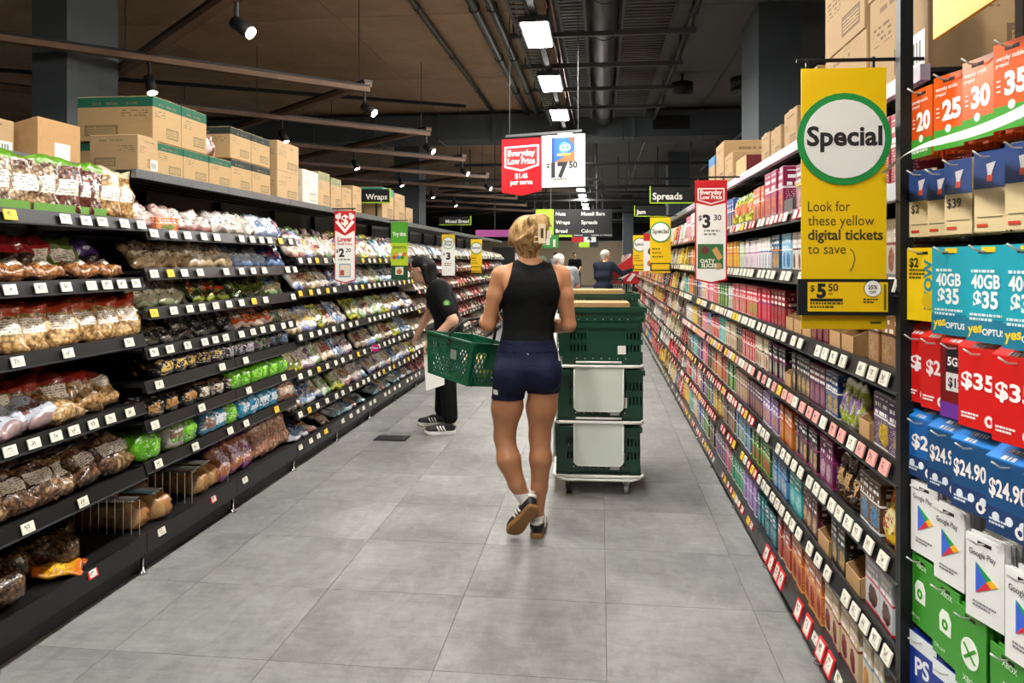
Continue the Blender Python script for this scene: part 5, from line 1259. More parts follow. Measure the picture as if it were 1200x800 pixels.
for i, (y, tx, hh) in enumerate(((1.95, '$2', .16), (1.845, '', .15), (1.755, '$39', .16), (1.62, '', .16), (1.50, '', .16), (1.40, '', .16))):
    card(y, 1.487, .078, hh, '#dcc79a', ['kraft and navy prepaid card stack marked 2, beside the post', 'kraft and navy card stack with black and red squares', 'kraft and navy prepaid card stack marked 39', 'plain kraft and navy card stack seen from its edge', 'kraft and navy card stack near the frame edge', 'last kraft and navy card stack at the frame edge'][i], 'kraft and navy prepaid cards', 8, prints=p_kraft(tx), yaw=.30)
def p_teal(m, w, h):
    put_text(m, '40GB', 0, h * .56, .038, '#f6fbfb', -.001, .03, width=w * .72); put_text(m, '$35', 0, h * .36, .046, '#f6fbfb', -.001, .035, width=w * .62)
    scribble(m, -w * .36, h * .72, w * .7, 1, .006, '#e0f0f2', -.0012); scribble(m, -w * .4, h * .27, w * .8, 2, .005, '#e0f0f2', -.0012)
    m.box(-w / 2, w / 2, -.0008, -.0002, 0, h * .24, flatmat('#127a98')); put_text(m, 'yes', -w * .26, h * .08, .028, '#f2cf1c', -.0014, .03, slant=.15); put_text(m, 'OPTUS', w * .2, h * .08, .018, '#f6fbfb', -.0014, .025)
    m.box(-w * .1, w * .25, -.0012, -.0004, h * .93, h * .985, flatmat('#f0c820'))
def p_yel(m, w, h):
    put_text(m, '$2', -w * .42, h * .74, .03, '#1c1c10', -.001, .03, 'l'); scribble(m, -w * .42, h * .68, w * .5, 3, .005, '#4a4410', -.0012)
    mm = MB(); put_text(mm, 'WOW', 0, 0, .04, '#1a8aa8', 0, .03)
    m.add([(w * .32 - v[2] * .9, -.001, h * .5 + v[0]) for v in mm.v], mm.f, flatmat('#1a8aa8')); m.disc(w * .2, h * .28, .02, -.0012, -.0004, flatmat('#d8b414'), 12)
card(1.94, 1.285, .10, .175, '#f2cc18', 'tilted yellow starter card stack marked 2 under the kraft cards', 'yellow card', 4, yaw=.34, prints=p_yel)
for i, y in enumerate((1.80, 1.635, 1.49, 1.37)): card(y, 1.265, .102, .195, '#1fa6bb', '%s teal prepaid card stack marked 40GB and 35' % ordw[i], 'teal prepaid cards', 7, yaw=.30, prints=p_teal)
def p_num(tx, sub='#f8f2f2', extra=None):
    def f(m, w, h):
        put_text(m, tx, -.004, h * .5, .045, '#fdf6f4', -.001, .03, width=w * (.5 if len(tx) < 3 else .78)); scribble(m, -w * .42, h * .16, w * .4, 2, .004, sub, -.0012)
        m.disc(w * .22, h * .13, .012, -.0012, -.0004, flatmat('#fdf6f4'), 14, .006); m.box(w * .3, w * .46, -.0012, -.0004, h * .115, h * .15, flatmat('#fdf6f4'))
        if extra: extra(m, w, h)
    return f
def p_five(m, w, h):
    m.box(-w / 2, w / 2, -.0008, -.0002, h * .0, h * .2, flatmat('#6a2a9a')); m.box(-w * .3, w * .36, -.0012, -.0003, h * .62, h * .92, flatmat('#171418')); put_text(m, '5GB', 0, h * .70, .026, '#f8f2f2', -.002, .03); m.box(-w * .3, w * .36, -.0012, -.0003, h * .36, h * .6, flatmat('#e8e4e4')); put_text(m, '$12', 0, h * .42, .028, '#3a1a2a', -.002, .03)
for i, (y, tx) in enumerate(((1.965, '$'), (1.87, '$2'), (1.765, '5'), (1.66, '$35'), (1.52, '$35'), (1.40, '$35'))):
    card(y, 1.085, .096 if i < 3 else .12, .165, '#d81c1c' if i != 2 else '#7a1018', ['narrow red prepaid card stack half behind the post', 'red prepaid card stack marked 2 with folded tab', 'dark red card stack with 5GB and 12 squares', 'red prepaid card stack marked 35 with folded tab', 'second red prepaid card stack marked 35', 'red prepaid card stack marked 35 at the frame edge'][i], 'red prepaid cards', 5, yaw=.26, tab='#e32620', prints=p_five if i == 2 else p_num(tx))
def p_dots(m, w, h):
    for q in (-.28, 0, .28): m.disc(w * q, h * .22, .009, -.0014, -.0004, flatmat('#e8f0f8'), 12)
    m.box(-w / 2, w / 2, -.0004, -.0001, 0, h * .34, flatmat('#16386a'))
for i, (y, tx) in enumerate(((1.945, '$2'), (1.815, '$24.90'), (1.695, '$24.90'), (1.545, '$24.90'), (1.41, '$24.90'))):
    card(y, .905, .118, .145, '#1c62ac' if i == 0 else '#1a4f82', ['bright blue prepaid card stack marked 2 with folded tab', 'first blue prepaid card stack marked 24.90', 'second blue prepaid card stack marked 24.90, larger one', 'third blue prepaid card stack marked 24.90', 'blue prepaid card stack marked 24.90 at the frame edge'][i], 'blue prepaid cards', 5, yaw=.26, tab='#1f80d8', prints=p_num(tx, '#d8e4f0', p_dots))
def p_play(m, w, h):
    put_text(m, 'Google Play', -w * .4, h * .76, .017, '#4a4c50', -.001, .01, 'l', width=w * .7)
    x0, z0, s_ = -w * .22, h * .32, .062
    A, B, Cc, D = (x0, z0), (x0, z0 + s_), (x0 + s_ * .92, z0 + s_ * .5), (x0 + s_ * .45, z0 + s_ * .5)
    m.prism([A, D, B], -.0014, -.0004, flatmat('#3a6ae0')); m.prism([B, D, (x0 + s_ * .66, z0 + s_ * .64)], -.0014, -.0004, flatmat('#1f9a50')); m.prism([A, (x0 + s_ * .66, z0 + s_ * .36), D], -.0014, -.0004, flatmat('#d82a3a')); m.prism([D, (x0 + s_ * .66, z0 + s_ * .36), Cc, (x0 + s_ * .66, z0 + s_ * .64)], -.0014, -.0004, flatmat('#f4b81e'))
    scribble(m, -w * .3, h * .2, w * .6, 2, .004, '#8a8c90', -.0012)
for i, y in enumerate((1.93, 1.80, 1.64, 1.49, 1.37)): card(y, .725 - .012 * i, .100, .17, '#f0f0ee', '%s white app store gift card stack with coloured triangle' % ordw[i], 'white app store gift cards', 8, yaw=.22 + .06 * (i == 2), prints=p_play)
def p_xbox(m, w, h):
    put_text(m, 'XBOX', w * .05, h * .84, .016, '#d8f0d0', -.001, .02); m.prism([(-.022, h * .36), (.022, h * .36), (.024, h * .56), (.012, h * .66), (-.012, h * .66), (-.024, h * .56)], -.0014, -.0004, flatmat('#eef6ea')); m.disc(0, h * .48, .012, -.0022, -.0015, flatmat('#3a9a24'), 14, .005); put_text(m, 'Gift card', -w * .4, h * .1, .012, '#d8f0d0', -.001, .01, 'l')
def p_xround(m, w, h):
    m.disc(0, h * .5, .032, -.0014, -.0004, flatmat('#eef6ea'), 22); m.prism([(-.022, h * .42), (-.016, h * .40), (.024, h * .58), (.018, h * .60)], -.0022, -.0015, flatmat('#3a9a24')); m.prism([(.022, h * .42), (.016, h * .40), (-.024, h * .58), (-.018, h * .60)], -.0022, -.0015, flatmat('#3a9a24')); put_text(m, 'XBOX', 0, h * .12, .018, '#d8f0d0', -.001, .02)
for i, y in enumerate((1.95, 1.815, 1.70, 1.55, 1.42)): card(y, .545 - .01 * i, .11, .17, '#3a9626', ['green gaming gift card stack with bag badge beside the post', 'second green gaming gift card stack with bag badge', 'green gaming gift card stack with large round emblem', 'green gaming gift card stack past the round emblem', 'green gaming gift card stack at the frame edge'][i], 'green gaming gift cards', 12, yaw=.1, prints=p_xround if i == 2 else p_xbox, kdep=.014)
def p_ps(m, w, h): put_text(m, 'PS', 0, h * .4, .06, '#f0f4fa', -.001, .03, slant=.15); m.box(-w / 2, w / 2, -.0008, -.0002, h * .78, h, flatmat('#e8ecf0'))
for i, y in enumerate((1.94, 1.80, 1.66, 1.52)): card(y, .36, .11, .165, '#1a3a9a', '%s dark blue gaming gift card stack below the green ones' % ordw[i], 'dark blue gaming gift cards', 8, yaw=.2, prints=p_ps)
# curled paper strip over the kraft cards
m = MB(); N_ = 18
for k in range(N_ + 1):
    t = k / N_; y = 2.03 - .66 * t; z = 1.648 + .012 * math.sin(t * 5.5) + .03 * t; x = XR - .045 - .02 * math.sin(t * 3.1)
    m.v += [(x, y, z), (x + .016, y, z + .004 + .024 * t), (x + .0008, y, z - .0006), (x + .0168, y, z + .0034 + .024 * t)]
for k in range(N_):
    a = 4 * k; m.f += [(a, a + 4, a + 5, a + 1), (a + 2, a + 3, a + 7, a + 6), (a, a + 2, a + 6, a + 4), (a + 1, a + 5, a + 7, a + 3)]; m.m += [0] * 4
tag(m.build('paper_strip', 'paper_white', None, False), 'curled white paper strip running between orange and kraft cards', 'paper strip')
# yellow topper parallel to the aisle
s = sign('special_topper', 'yellow topper sign with green ring above the orange prepaid cards', (.72, 1.60, 1.905), -math.pi / 2)
panel(s, -.15, .15, 0, .34, '#d9a900', t=.008); MB().disc(0, .165, .115, -.011, -.0085, flatmat(CGN), 32).build('badge_ring', None, s); MB().disc(0, .165, .098, -.013, -.0111, flatmat('#e6e7e3'), 32).build('badge_disc', None, s); m = MB(); put_text(m, 'Special', 0, .15, .06, CK, -.0138, .02, width=.17); m.build('lettering', None, s); MB().box(-.02, .02, .0, .2, .1, .13).build('bracket', 'black_metal', s)
# ================================================================= PICKING TROLLEY WITH CRATES
def crate(name, label, loc, w=.52, d=.36, h=.275, lid=None, group='green picking crates', tagp=True):
    t = thing(name, label, 'crate', loc, YAW * .35, group)
    w0, w1 = w / 2 - .012, w / 2
    slots = []
    for cx in (-.19, .155):
        for k in range(5):
            x = cx + k * .022
            slots += [(x, x + .010, h * .56, h * .72), (x, x + .010, h * .28, h * .44)]
    m = MB(); hole_panel(m, w - .024, h - .045, 0, .006, slots, 'crate_green'); m.build('front_wall', None, t)
    m = MB(); hole_panel(m, w - .024, h - .045, d - .006, d, slots, 'crate_green'); m.build('back_wall', None, t)
    ss = [(.06 + k * .05, .075 + k * .05, h * .3, h * .62) for k in range(5)]
    for s in (-1, 1):
        m = MB(); hole_panel(m, d - .012, h - .045, 0, .006, ss, 'crate_green', Matrix.Translation((s * (w / 2 - .015) + .003, .006, 0)) @ Matrix.Rotation(math.pi / 2, 4, 'Z'), x0=0.0); m.build('side_wall', None, t)
    m = MB()
    for a, b, c, e in ((-w1, w1, -.012, .012), (-w1, w1, d - .012, d + .012)): MB().box(a, b, c, e, h - .045, h - .012).build('rim', 'crate_green', t)
    for s in (-1, 1): MB().box(s * w1 - (.024 if s > 0 else 0), s * w1 + (.024 if s < 0 else 0), .012, d - .012, h - .045, h - .012).build('rim', 'crate_green', t)
    MB().box(-w / 2 + .012, w / 2 - .012, .0, d, -.004, .006).build('base', 'crate_green', t)
    for k in range(5): MB().box(-.16 + k * .08 - .004, -.16 + k * .08 + .004, -.008, 0, h * .74, h - .045).build('rib', 'crate_green', t)
    for k in range(7): MB().tube([(-.15 + k * .05, -.0015, h * .12), (-.15 + k * .05, 0, h * .12)], .004, 8).build('rivet', 'hook_steel', t)
    if tagp: MB().box(w * .20, w * .30, -.003, -.0005, h * .22, h * .42).build('bar_label', 'paper_white', t)
    if lid is not None:
        MB().box(-w / 2 + .03, w / 2 - .1, .03, d - .03, h - .09, h + lid).build('packed_carton', 'kraft_plain', t)
    return t
TX, TY = -.015, 4.74
tl = thing('picking_trolley', 'white framed picking trolley carrying stacked green crates', 'trolley', (TX, TY, 0), YAW * .35)
for i, z in enumerate((.115, .445, .785)):
    fr2 = MB()
    fr2.tube([(-.25, -.04, z), (.25, -.04, z), (.27, 0, z), (.27, .80, z), (-.27, .80, z), (-.27, 0, z)], .010, 8, closed=True); fr2.build('tier_frame', 'white_plastic', tl, True)
    MB().box(-.26, .26, .02, .78, z - .002, z + .003).build('tier_deck', 'service_grey', tl)
for s in (-1, 1): MB().tube([(s * .275, .80, .09), (s * .275, .80, 1.16)], .013, 8).build('upright', 'white_plastic', tl, True)
for s in (-1, 1): MB().tube([(s * .275, .40, .09), (s * .275, .40, .80)], .010, 8).build('upright', 'white_plastic', tl, True)
for i, (z0, z1) in enumerate(((.185, .455), (.515, .795))):
    p = MB(); r = .02; w = .148
    p.prism([(-w + r, z0), (w - r, z0), (w, z0 + r), (w, z1), (-w, z1), (-w, z0 + r)], -.058, -.052); p.build('white_board', 'panel_white', tl)
    MB().tube([(-w, -.055, z1), (-w, -.055, z0 + r), (-w + r, -.055, z0), (w - r, -.055, z0), (w, -.055, z0 + r), (w, -.055, z1)], .005, 6).build('board_edge', 'white_plastic', tl, True)
    MB().tube([(-w + .01, -.06, z1 + .018), (w - .01, -.06, z1 + .018)], .007, 6).build('board_clip', 'white_plastic', tl, True)
    MB().tube([(-.25, -.035, z1 - .01), (-.2, -.062, z1 - .008), (.2, -.062, z1 - .008), (.25, -.035, z1 - .01)], .008, 6).build('front_rail', 'white_plastic', tl, True)
    MB().box(.07, .125, -.0585, -.0515, z0 - .022, z0 + .002).build('board_tag', 'rubber_grey', tl)
MB().tube([(-.25, -.03, .105), (-.2, -.06, .1), (.2, -.06, .1), (.25, -.03, .105)], .008, 6).build('front_rail', 'white_plastic', tl, True)
for x, y, c in ((-.18, .02, 'rubber'), (.17, .02, 'rubber_grey'), (-.18, .72, 'rubber'), (.2, .72, 'rubber')):
    wl_ = MB().tube([(x - .014, y, .042), (x + .014, y, .042)], .042, 16).build('caster_wheel', c, tl, True)
    MB().box(x - .02, x + .02, y - .012, y + .018, .06, .112).build('caster_fork', 'white_plastic' if c != 'rubber' else 'rubber', tl)
for i, (z, lb) in enumerate(((.125, 'green crate on the lowest tier of the trolley, front'), (.455, 'green crate on the middle tier of the trolley, front'), (.795, 'green crate on the top tier with paper label, front'))):
    crate('picking_crate', lb, (TX + (.0, .012, .018)[i], TY + .015, z), w=(.535, .545, .50)[i], h=(.30, .32, .27)[i] * .98)
    crate('picking_crate', lb.replace('front', 'behind'), (TX - .03 + (.0, .012, .018)[i], TY + .41, z), w=.53, h=(.30, .32, .27)[i] * .98, tagp=False)
crate('picking_crate', 'shallow green crate packed with cartons stacked on the front crates', (TX + .03, TY + .02, 1.055), w=.53, h=.10, lid=.012, tagp=False)
crate('picking_crate', 'shallow green crate packed with cartons on the rear stack', (TX + .0, TY + .42, 1.06), w=.55, h=.16, lid=.01, tagp=False)

# ================================================================= HAND BASKET
bk = thing('shopping_basket', 'green lattice shopping basket hanging from the forearm of the woman in black', 'basket', (-.735, 4.165, .775), YAW + math.atan2(.76, -.65) - math.pi)
bk.rotation_euler = (math.radians(-7), math.radians(5), bk.rotation_euler[2])
TLx, TWy, BLx, BWy, BH = .205, .155, .175, .128, .225
def corner(sx, sy, t): return Vector((sx * (BLx + (TLx - BLx) * t), sy * (BWy + (TWy - BWy) * t), BH * t))
for sx, sy in ((-1, -1), (1, -1), (1, 1), (-1, 1)):
    a, b = corner(sx, sy, 0), corner(sx, sy, 1)
    m = MB(); 
    for dx, dy in ((-sx * .03, 0), (0, -sy * .03)):
        m.bar(a + Vector((dx / 2, dy / 2, 0)), b + Vector((dx / 2, dy / 2, 0)), *((.032, .005) if dx else (.005, .032)), up=(0, 1, 0) if dx else (1, 0, 0))
    m.tube([a, b], .008, 8); m.build('corner_post', 'basket_green', bk)
base_ = MB(); c0 = [corner(*s, 0) for s in ((-1, -1), (1, -1), (1, 1), (-1, 1))]
base_.add([*c0, *[c + Vector((0, 0, .006)) for c in c0]], [(0, 3, 2, 1), (4, 5, 6, 7), (0, 1, 5, 4), (1, 2, 6, 5), (2, 3, 7, 6), (3, 0, 4, 7)]); base_.build('base', 'basket_green', bk)
for i, ((ax, ay), (bx2, by2)) in enumerate((((-1, -1), (1, -1)), ((1, -1), (1, 1)), ((1, 1), (-1, 1)), ((-1, 1), (-1, -1)))):
    n = 15 if i % 2 == 0 else 11
    def P(s, t): return corner(ax, ay, t).lerp(corner(bx2, by2, t), s)
    up = (P(.5, .5) - Vector((0, 0, P(.5, .5).z))).normalized()
    m = MB()
    m.bar(P(0, .03), P(1, .03), .016, .006, up=up); m.build('lower_band', 'basket_green', bk)
    m = MB(); m.bar(P(0, .90), P(1, .90), .045, .006, up=up); m.build('upper_band', 'basket_green', bk)
    m = MB(); m.bar(P(0, 1.0), P(1, 1.0), .012, .020, up=up); m.build('rim', 'basket_green', bk)
    m = MB()
    for k in range(-6, n + 6):
        for sl in (.32, -.32):
            s0 = k / n; t0, t1 = .04, .84; sa, sb = s0, s0 + sl
            if sa < 0 and sb < 0 or sa > 1 and sb > 1: continue
            def cl(s, t, s2, t2):
                if s < 0: f = (0 - s) / (s2 - s); return 0, t + (t2 - t) * f
                if s > 1: f = (1 - s) / (s2 - s); return 1, t + (t2 - t) * f
                return s, t
            p0 = cl(sa, t0, sb, t1); p1 = cl(sb, t1, sa, t0)
            if abs(p0[1] - p1[1]) < .03: continue
            m.bar(P(*p0), P(*p1), .0065, .004, up=up)
    m.build('lattice', 'basket_green', bk)['kind'] = 'stuff'
    if i in (1, 3):
        m = MB(); m.bar(P(.5, .42), P(.5, .82), .10, .007, up=up); m.build('plaque', 'basket_green', bk)
    if i in (0, 2):
        m = MB(); m.bar(P(.62, .5), P(.62, .80), .09, .007, up=up); pq = m.build('plaque', 'basket_green', bk)
        m = MB(); m.bar(P(.62, .52) + up * .0042, P(.62, .74) + up * .0042, .05, .001, up=up); m.build('printed_text', 'rubber_grey', pq)
for s in (-1, 1):
    a = corner(-1, s, 1).lerp(corner(1, s, 1), .5); a.z -= .03
    top = Vector((0.0, .0, BH + .115))
    MB().tube([a, a + Vector((0, 0, .05)), (a.x + .03, a.y * .86, BH + .07), (top.x + .03, s * .075, BH + .108), (top.x + .03, 0, BH + .118)], .009, 8).build('handle', 'rubber', bk, True)
    MB().tube([a + Vector((0, -.008, 0)), a + Vector((0, .008, 0))], .012, 10).build('pivot', 'rubber', bk, True)
bkm = bk.matrix_basis.copy() if False else Matrix.LocRotScale(bk.location, bk.rotation_euler, None)
for i, (lx, ly, c, lb, w, h, d) in enumerate(((-.09, -.03, ('#8a9ad8', '#e8e8f4', '#5a62b0'), 'blue violet snack pack standing in the shopping basket', .14, .15, .06), (.05, -.05, ('#e8e6e0', '#d8902a', '#c8c4d8'), 'white and orange pack standing in the shopping basket', .14, .12, .06), (.02, .05, ('#d8d44a', '#f0f0e8', '#8ab02a'), 'yellow and lime bag at the back of the shopping basket', .16, .17, .06))):
    o = bpy.data.objects.new('snack_pack', bag('snack_pack', w, h, d, 120 + i, 'print_bag')); COL.objects.link(o)
    o.matrix_world = bkm @ Matrix.Translation((lx, ly, .012)) @ Matrix.Rotation(.2 * (i - 1), 4, 'Z')
    tag(o, lb, 'snack pack', 'packs in the basket')
    for k, q in zip(('c1', 'c2', 'c3'), c): o[k] = hx(q)
    o['s'] = 2.0 + i
# ================================================================= PEOPLE
import openvdb as vdb
def skin_mat(name, base, red):
    t = T(name); n = t.noise(t.tc('Object'), 9, 3, .6); n2 = t.noise(t.tc('Object'), 60, 2)
    f = t.ma('MULTIPLY_ADD', n2, .2, t.mul(n, .8))
    M[name] = t.out(t.mix(f, hx(base), hx(red)), .48, 0, None, .4)
skin_mat('skin_tan', '#b98560', '#a06a4a'); skin_mat('skin_fair', '#cfa184', '#b98068'); skin_mat('skin_light', '#d8ad94', '#bd8a70')
def cloth_mat(name, col, k=.12, rough=.85):
    t = T(name); c = hx(col); o = t.tc('Object')
    n = t.noise(t.vm('MULTIPLY', o, (1, 1, 2.4)), 8, 3, .6, dist=.6); w = t.noise(o, 300, 1)
    M[name] = t.out(t.mix(n, tuple(v * (1 - k) for v in c[:3]) + (1,), tuple(v * (1 + k) + .002 for v in c[:3]) + (1,)), rough, 0, t.bump(t.ma('ADD', t.mul(n, 1.0), t.mul(w, .05)), .012, .35), .2)
cloth_mat('cloth_black', '#08090b', .3); cloth_mat('cloth_navy', '#0d1430', .25, .7); cloth_mat('cloth_dark', '#0c0e12', .3); cloth_mat('cloth_grey', '#8f959b', .1); cloth_mat('cloth_jacket', '#1c2433', .2); cloth_mat('cloth_cap', '#d8d6cf', .05)
def hair_mat(name, a, b, c):
    t = T(name); o = t.tc('Object')
    n = t.noise(t.vm('MULTIPLY', o, (1.0, 1.0, .16)), 46, 4, .7, dist=.9); n2 = t.noise(t.vm('MULTIPLY', o, (1, 1, .3)), 14, 2)
    f = t.ma('MULTIPLY_ADD', n2, .5, t.mul(n, .6))
    M[name] = t.out(t.ramp(f, [(.38, hx(a)), (.5, hx(b)), (.64, hx(c))]), .6, 0, t.bump(n, .006, .8), .18)
hair_mat('hair_blond', '#3a2616', '#7d5d38', '#bf9e6c'); hair_mat('hair_dark', '#040303', '#0a0808', '#141011'); hair_mat('hair_white', '#9a9a98', '#c4c2be', '#dcdad4')
plain('shoe_black', '#16171a', .55, grain=.2); plain('shoe_white', '#e6e4de', .6); plain('gum_sole', '#8a6236', .6, grain=.15); plain('sock_white', '#dcdad6', .85, grain=.1); plain('clip_cream', '#e4d5b4', .3, coat=.4); plain('eye_white', '#e8e4de', .2); plain('eye_dark', '#2a1c14', .2); plain('lip_pink', '#a8604e', .5)

def sdf_mesh(prims, res=.007, pad=.03):
    """smooth union of tapered capsules (c), ellipsoids (e) and lofts (l) -> vertices, quads"""
    lo = np.full(3, 1e9); hi = np.full(3, -1e9); boxes = []
    for p in prims:
        if p[0] == 'c': a, b = np.array(p[1]), np.array(p[2]); r = max(p[3], p[4]); l, h = np.minimum(a, b) - r, np.maximum(a, b) + r
        elif p[0] == 'e': c = np.array(p[1]); r = max(p[2]); l, h = c - r, c + r
        else:
            t = np.array(p[1]); l = np.array([(t[:, 1] - t[:, 3]).min(), (t[:, 2] - t[:, 4]).min(), t[:, 0].min()]); h = np.array([(t[:, 1] + t[:, 3]).max(), (t[:, 2] + t[:, 4]).max(), t[:, 0].max()])
        boxes.append((l, h)); lo = np.minimum(lo, l); hi = np.maximum(hi, h)
    lo -= pad + .02; hi += pad + .02
    n = np.ceil((hi - lo) / res).astype(int) + 1
    ax = [lo[i] + res * np.arange(n[i], dtype=np.float32) for i in range(3)]
    D = np.full(n, .2, np.float32)
    for p, (l, h) in zip(prims, boxes):
        k = p[-1]; m = k + 3 * res
        s = [slice(max(0, int((l[i] - m - lo[i]) / res)), min(n[i], int((h[i] + m - lo[i]) / res) + 2)) for i in range(3)]
        X = ax[0][s[0]][:, None, None]; Y = ax[1][s[1]][None, :, None]; Z = ax[2][s[2]][None, None, :]
        if p[0] == 'c':
            a, b = np.array(p[1], np.float32), np.array(p[2], np.float32); ab = b - a; L = max(float(ab @ ab), 1e-9)
            t = np.clip(((X - a[0]) * ab[0] + (Y - a[1]) * ab[1] + (Z - a[2]) * ab[2]) / L, 0, 1)
            d = np.sqrt((X - a[0] - t * ab[0]) ** 2 + (Y - a[1] - t * ab[1]) ** 2 + (Z - a[2] - t * ab[2]) ** 2) - (p[3] + t * (p[4] - p[3]))
        elif p[0] == 'e':
            c, r = p[1], p[2]
            ca, sa = (math.cos(p[3]), math.sin(p[3])) if len(p) == 5 else (1, 0)
            dx, dz = X - c[0], Z - c[2]; ux = dx * ca + dz * sa; uz = -dx * sa + dz * ca; uy = Y - c[1]
            k0 = np.sqrt((ux / r[0]) ** 2 + (uy / r[1]) ** 2 + (uz / r[2]) ** 2); k1 = np.sqrt((ux / r[0] ** 2) ** 2 + (uy / r[1] ** 2) ** 2 + (uz / r[2] ** 2) ** 2)
            d = k0 * (k0 - 1) / np.maximum(k1, 1e-6)
        else:
            t = np.array(p[1]); z = ax[2][s[2]]
            cx, cy, rx, ry = [np.interp(z, t[:, 0], t[:, q])[None, None, :] for q in (1, 2, 3, 4)]
            k0 = (np.abs((X - cx) / rx) ** 2.2 + np.abs((Y - cy) / ry) ** 2.2) ** (1 / 2.2)
            d = (k0 - 1) * np.minimum(rx, ry)
            zz = np.maximum(t[0, 0] - z, z - t[-1, 0])[None, None, :]; d = np.maximum(d, zz)
        o = D[tuple(s)]; d = np.broadcast_to(d, o.shape)
        hh = np.clip(.5 + .5 * (o - d) / k, 0, 1) if k > 0 else (o > d).astype(np.float32)
        D[tuple(s)] = o * (1 - hh) + d * hh - k * hh * (1 - hh)
    bg = 4 * res
    g = vdb.FloatGrid(background=bg); g.copyFromArray(np.clip(D, -bg, bg).astype(np.float32)); g.transform = vdb.createLinearTransform(voxelSize=res)
    V, Q = g.convertToQuads(); V = V + lo[None, :]
    a, b, c = V[Q[:, 0]], V[Q[:, 1]], V[Q[:, 2]]
    if np.einsum('ij,ij->i', np.cross(b - a, c - a), a - V.mean(0)).sum() < 0: Q = Q[:, ::-1]
    # relax
    for _ in range(2):
        acc = np.zeros_like(V); cnt = np.zeros(len(V))
        for i in range(4):
            j = (i + 1) % 4
            np.add.at(acc, Q[:, i], V[Q[:, j]]); np.add.at(acc, Q[:, j], V[Q[:, i]]); np.add.at(cnt, Q[:, i], 1); np.add.at(cnt, Q[:, j], 1)
        V = V * .5 + .5 * acc / np.maximum(cnt, 1)[:, None]
    return V, Q
def vnormals(V, Q):
    N = np.zeros_like(V); fn = np.cross(V[Q[:, 2]] - V[Q[:, 0]], V[Q[:, 3]] - V[Q[:, 1]])
    for i in range(4): np.add.at(N, Q[:, i], fn)
    return N / np.maximum(np.linalg.norm(N, axis=1), 1e-12)[:, None]
def np_obj(name, V, F, mat, parent):
    me = bpy.data.meshes.new(name); me.from_pydata([tuple(v) for v in V], [], [tuple(int(i) for i in f) for f in F]); me.materials.append(M[mat])
    me.polygons.foreach_set('use_smooth', [True] * len(me.polygons)); me.update(); return obj(name, me, parent)
def garment(name, V, Q, N, field, off, mat, parent):
    """close-fitting garment: the part of the body where field > 0, cut along its zero line, lifted off the skin, with a turned edge"""
    tri = np.concatenate([Q[:, [0, 1, 2]], Q[:, [0, 2, 3]]]); f = field
    ins = (f[tri] > 0).sum(1); P = V + N * off
    verts = list(map(tuple, P)); low = list(map(tuple, V - N * .003)); faces = [tuple(t) for t in tri[ins == 3]]; cut = {}; rim = []
    def mid(a, b):
        k = (min(a, b), max(a, b))
        if k not in cut:
            t = f[a] / (f[a] - f[b]); cut[k] = len(verts); verts.append(tuple(P[a] + (P[b] - P[a]) * t)); low.append(tuple((V[a] - N[a] * .003) + ((V[b] - N[b] * .003) - (V[a] - N[a] * .003)) * t))
        return cut[k]
    for t in tri[(ins > 0) & (ins < 3)]:
        poly = []; cr = []
        for i in range(3):
            a, b = int(t[i]), int(t[(i + 1) % 3])
            if f[a] > 0: poly.append(a)
            if (f[a] > 0) != (f[b] > 0): q = mid(a, b); poly.append(q); cr.append((q, f[a] > 0))
        faces.append(tuple(poly))
        if len(cr) == 2: rim.append((cr[0][0], cr[1][0]) if cr[0][1] else (cr[1][0], cr[0][0]))
    used = sorted({i for fc in faces for i in fc}); mp = {u: i for i, u in enumerate(used)}
    vv = [verts[u] for u in used]; ff = [tuple(mp[i] for i in fc) for fc in faces]; lm = {}
    for a, b in rim:
        for q in (a, b):
            if q not in lm: lm[q] = len(vv); vv.append(low[q])
        ff.append((mp[b], mp[a], lm[a], lm[b]))
    return np_obj(name, vv, ff, mat, parent)
def hand(wrist, d, up, side, size=1.0, curl=.5):
    """palm and five fingers as capsules; d = pointing direction, up = back of the hand"""
    w = Vector(wrist); d = Vector(d).normalized(); up = Vector(up); up = (up - d * up.dot(d)).normalized(); r = d.cross(up) * side; s = size; out = []
    pc = w + d * .05 * s
    out += [('c', tuple(w), tuple(w + d * .02 * s), .024 * s, .026 * s, .015), ('c', tuple(pc - r * .018 * s), tuple(pc + r * .018 * s), .020 * s, .020 * s, .012), ('c', tuple(pc - r * .02 * s + d * .025 * s), tuple(pc + r * .02 * s + d * .025 * s), .016 * s, .016 * s, .012)]
    for i, (o, l) in enumerate(((-.028, .066), (-.010, .078), (.009, .073), (.027, .056))):
        a = w + d * .085 * s + r * o * s; k1 = (d * math.cos(curl * .8) - up * math.sin(curl * .8)); b = a + k1 * l * .5 * s; k2 = (d * math.cos(curl * 2) - up * math.sin(curl * 2)); c = b + k2 * l * .5 * s
        out += [('c', tuple(a), tuple(b), .0095 * s, .009 * s, .004), ('c', tuple(b), tuple(c), .009 * s, .0075 * s, .003)]
    a = w + d * .03 * s - r * .028 * s; b = a + (d * .6 - r * .7 - up * .3).normalized() * .04 * s; c = b + (d * .9 - r * .2 - up * .3).normalized() * .03 * s
    out += [('c', tuple(a), tuple(b), .012 * s, .0105 * s, .006), ('c', tuple(b), tuple(c), .0105 * s, .0085 * s, .003)]
    return out
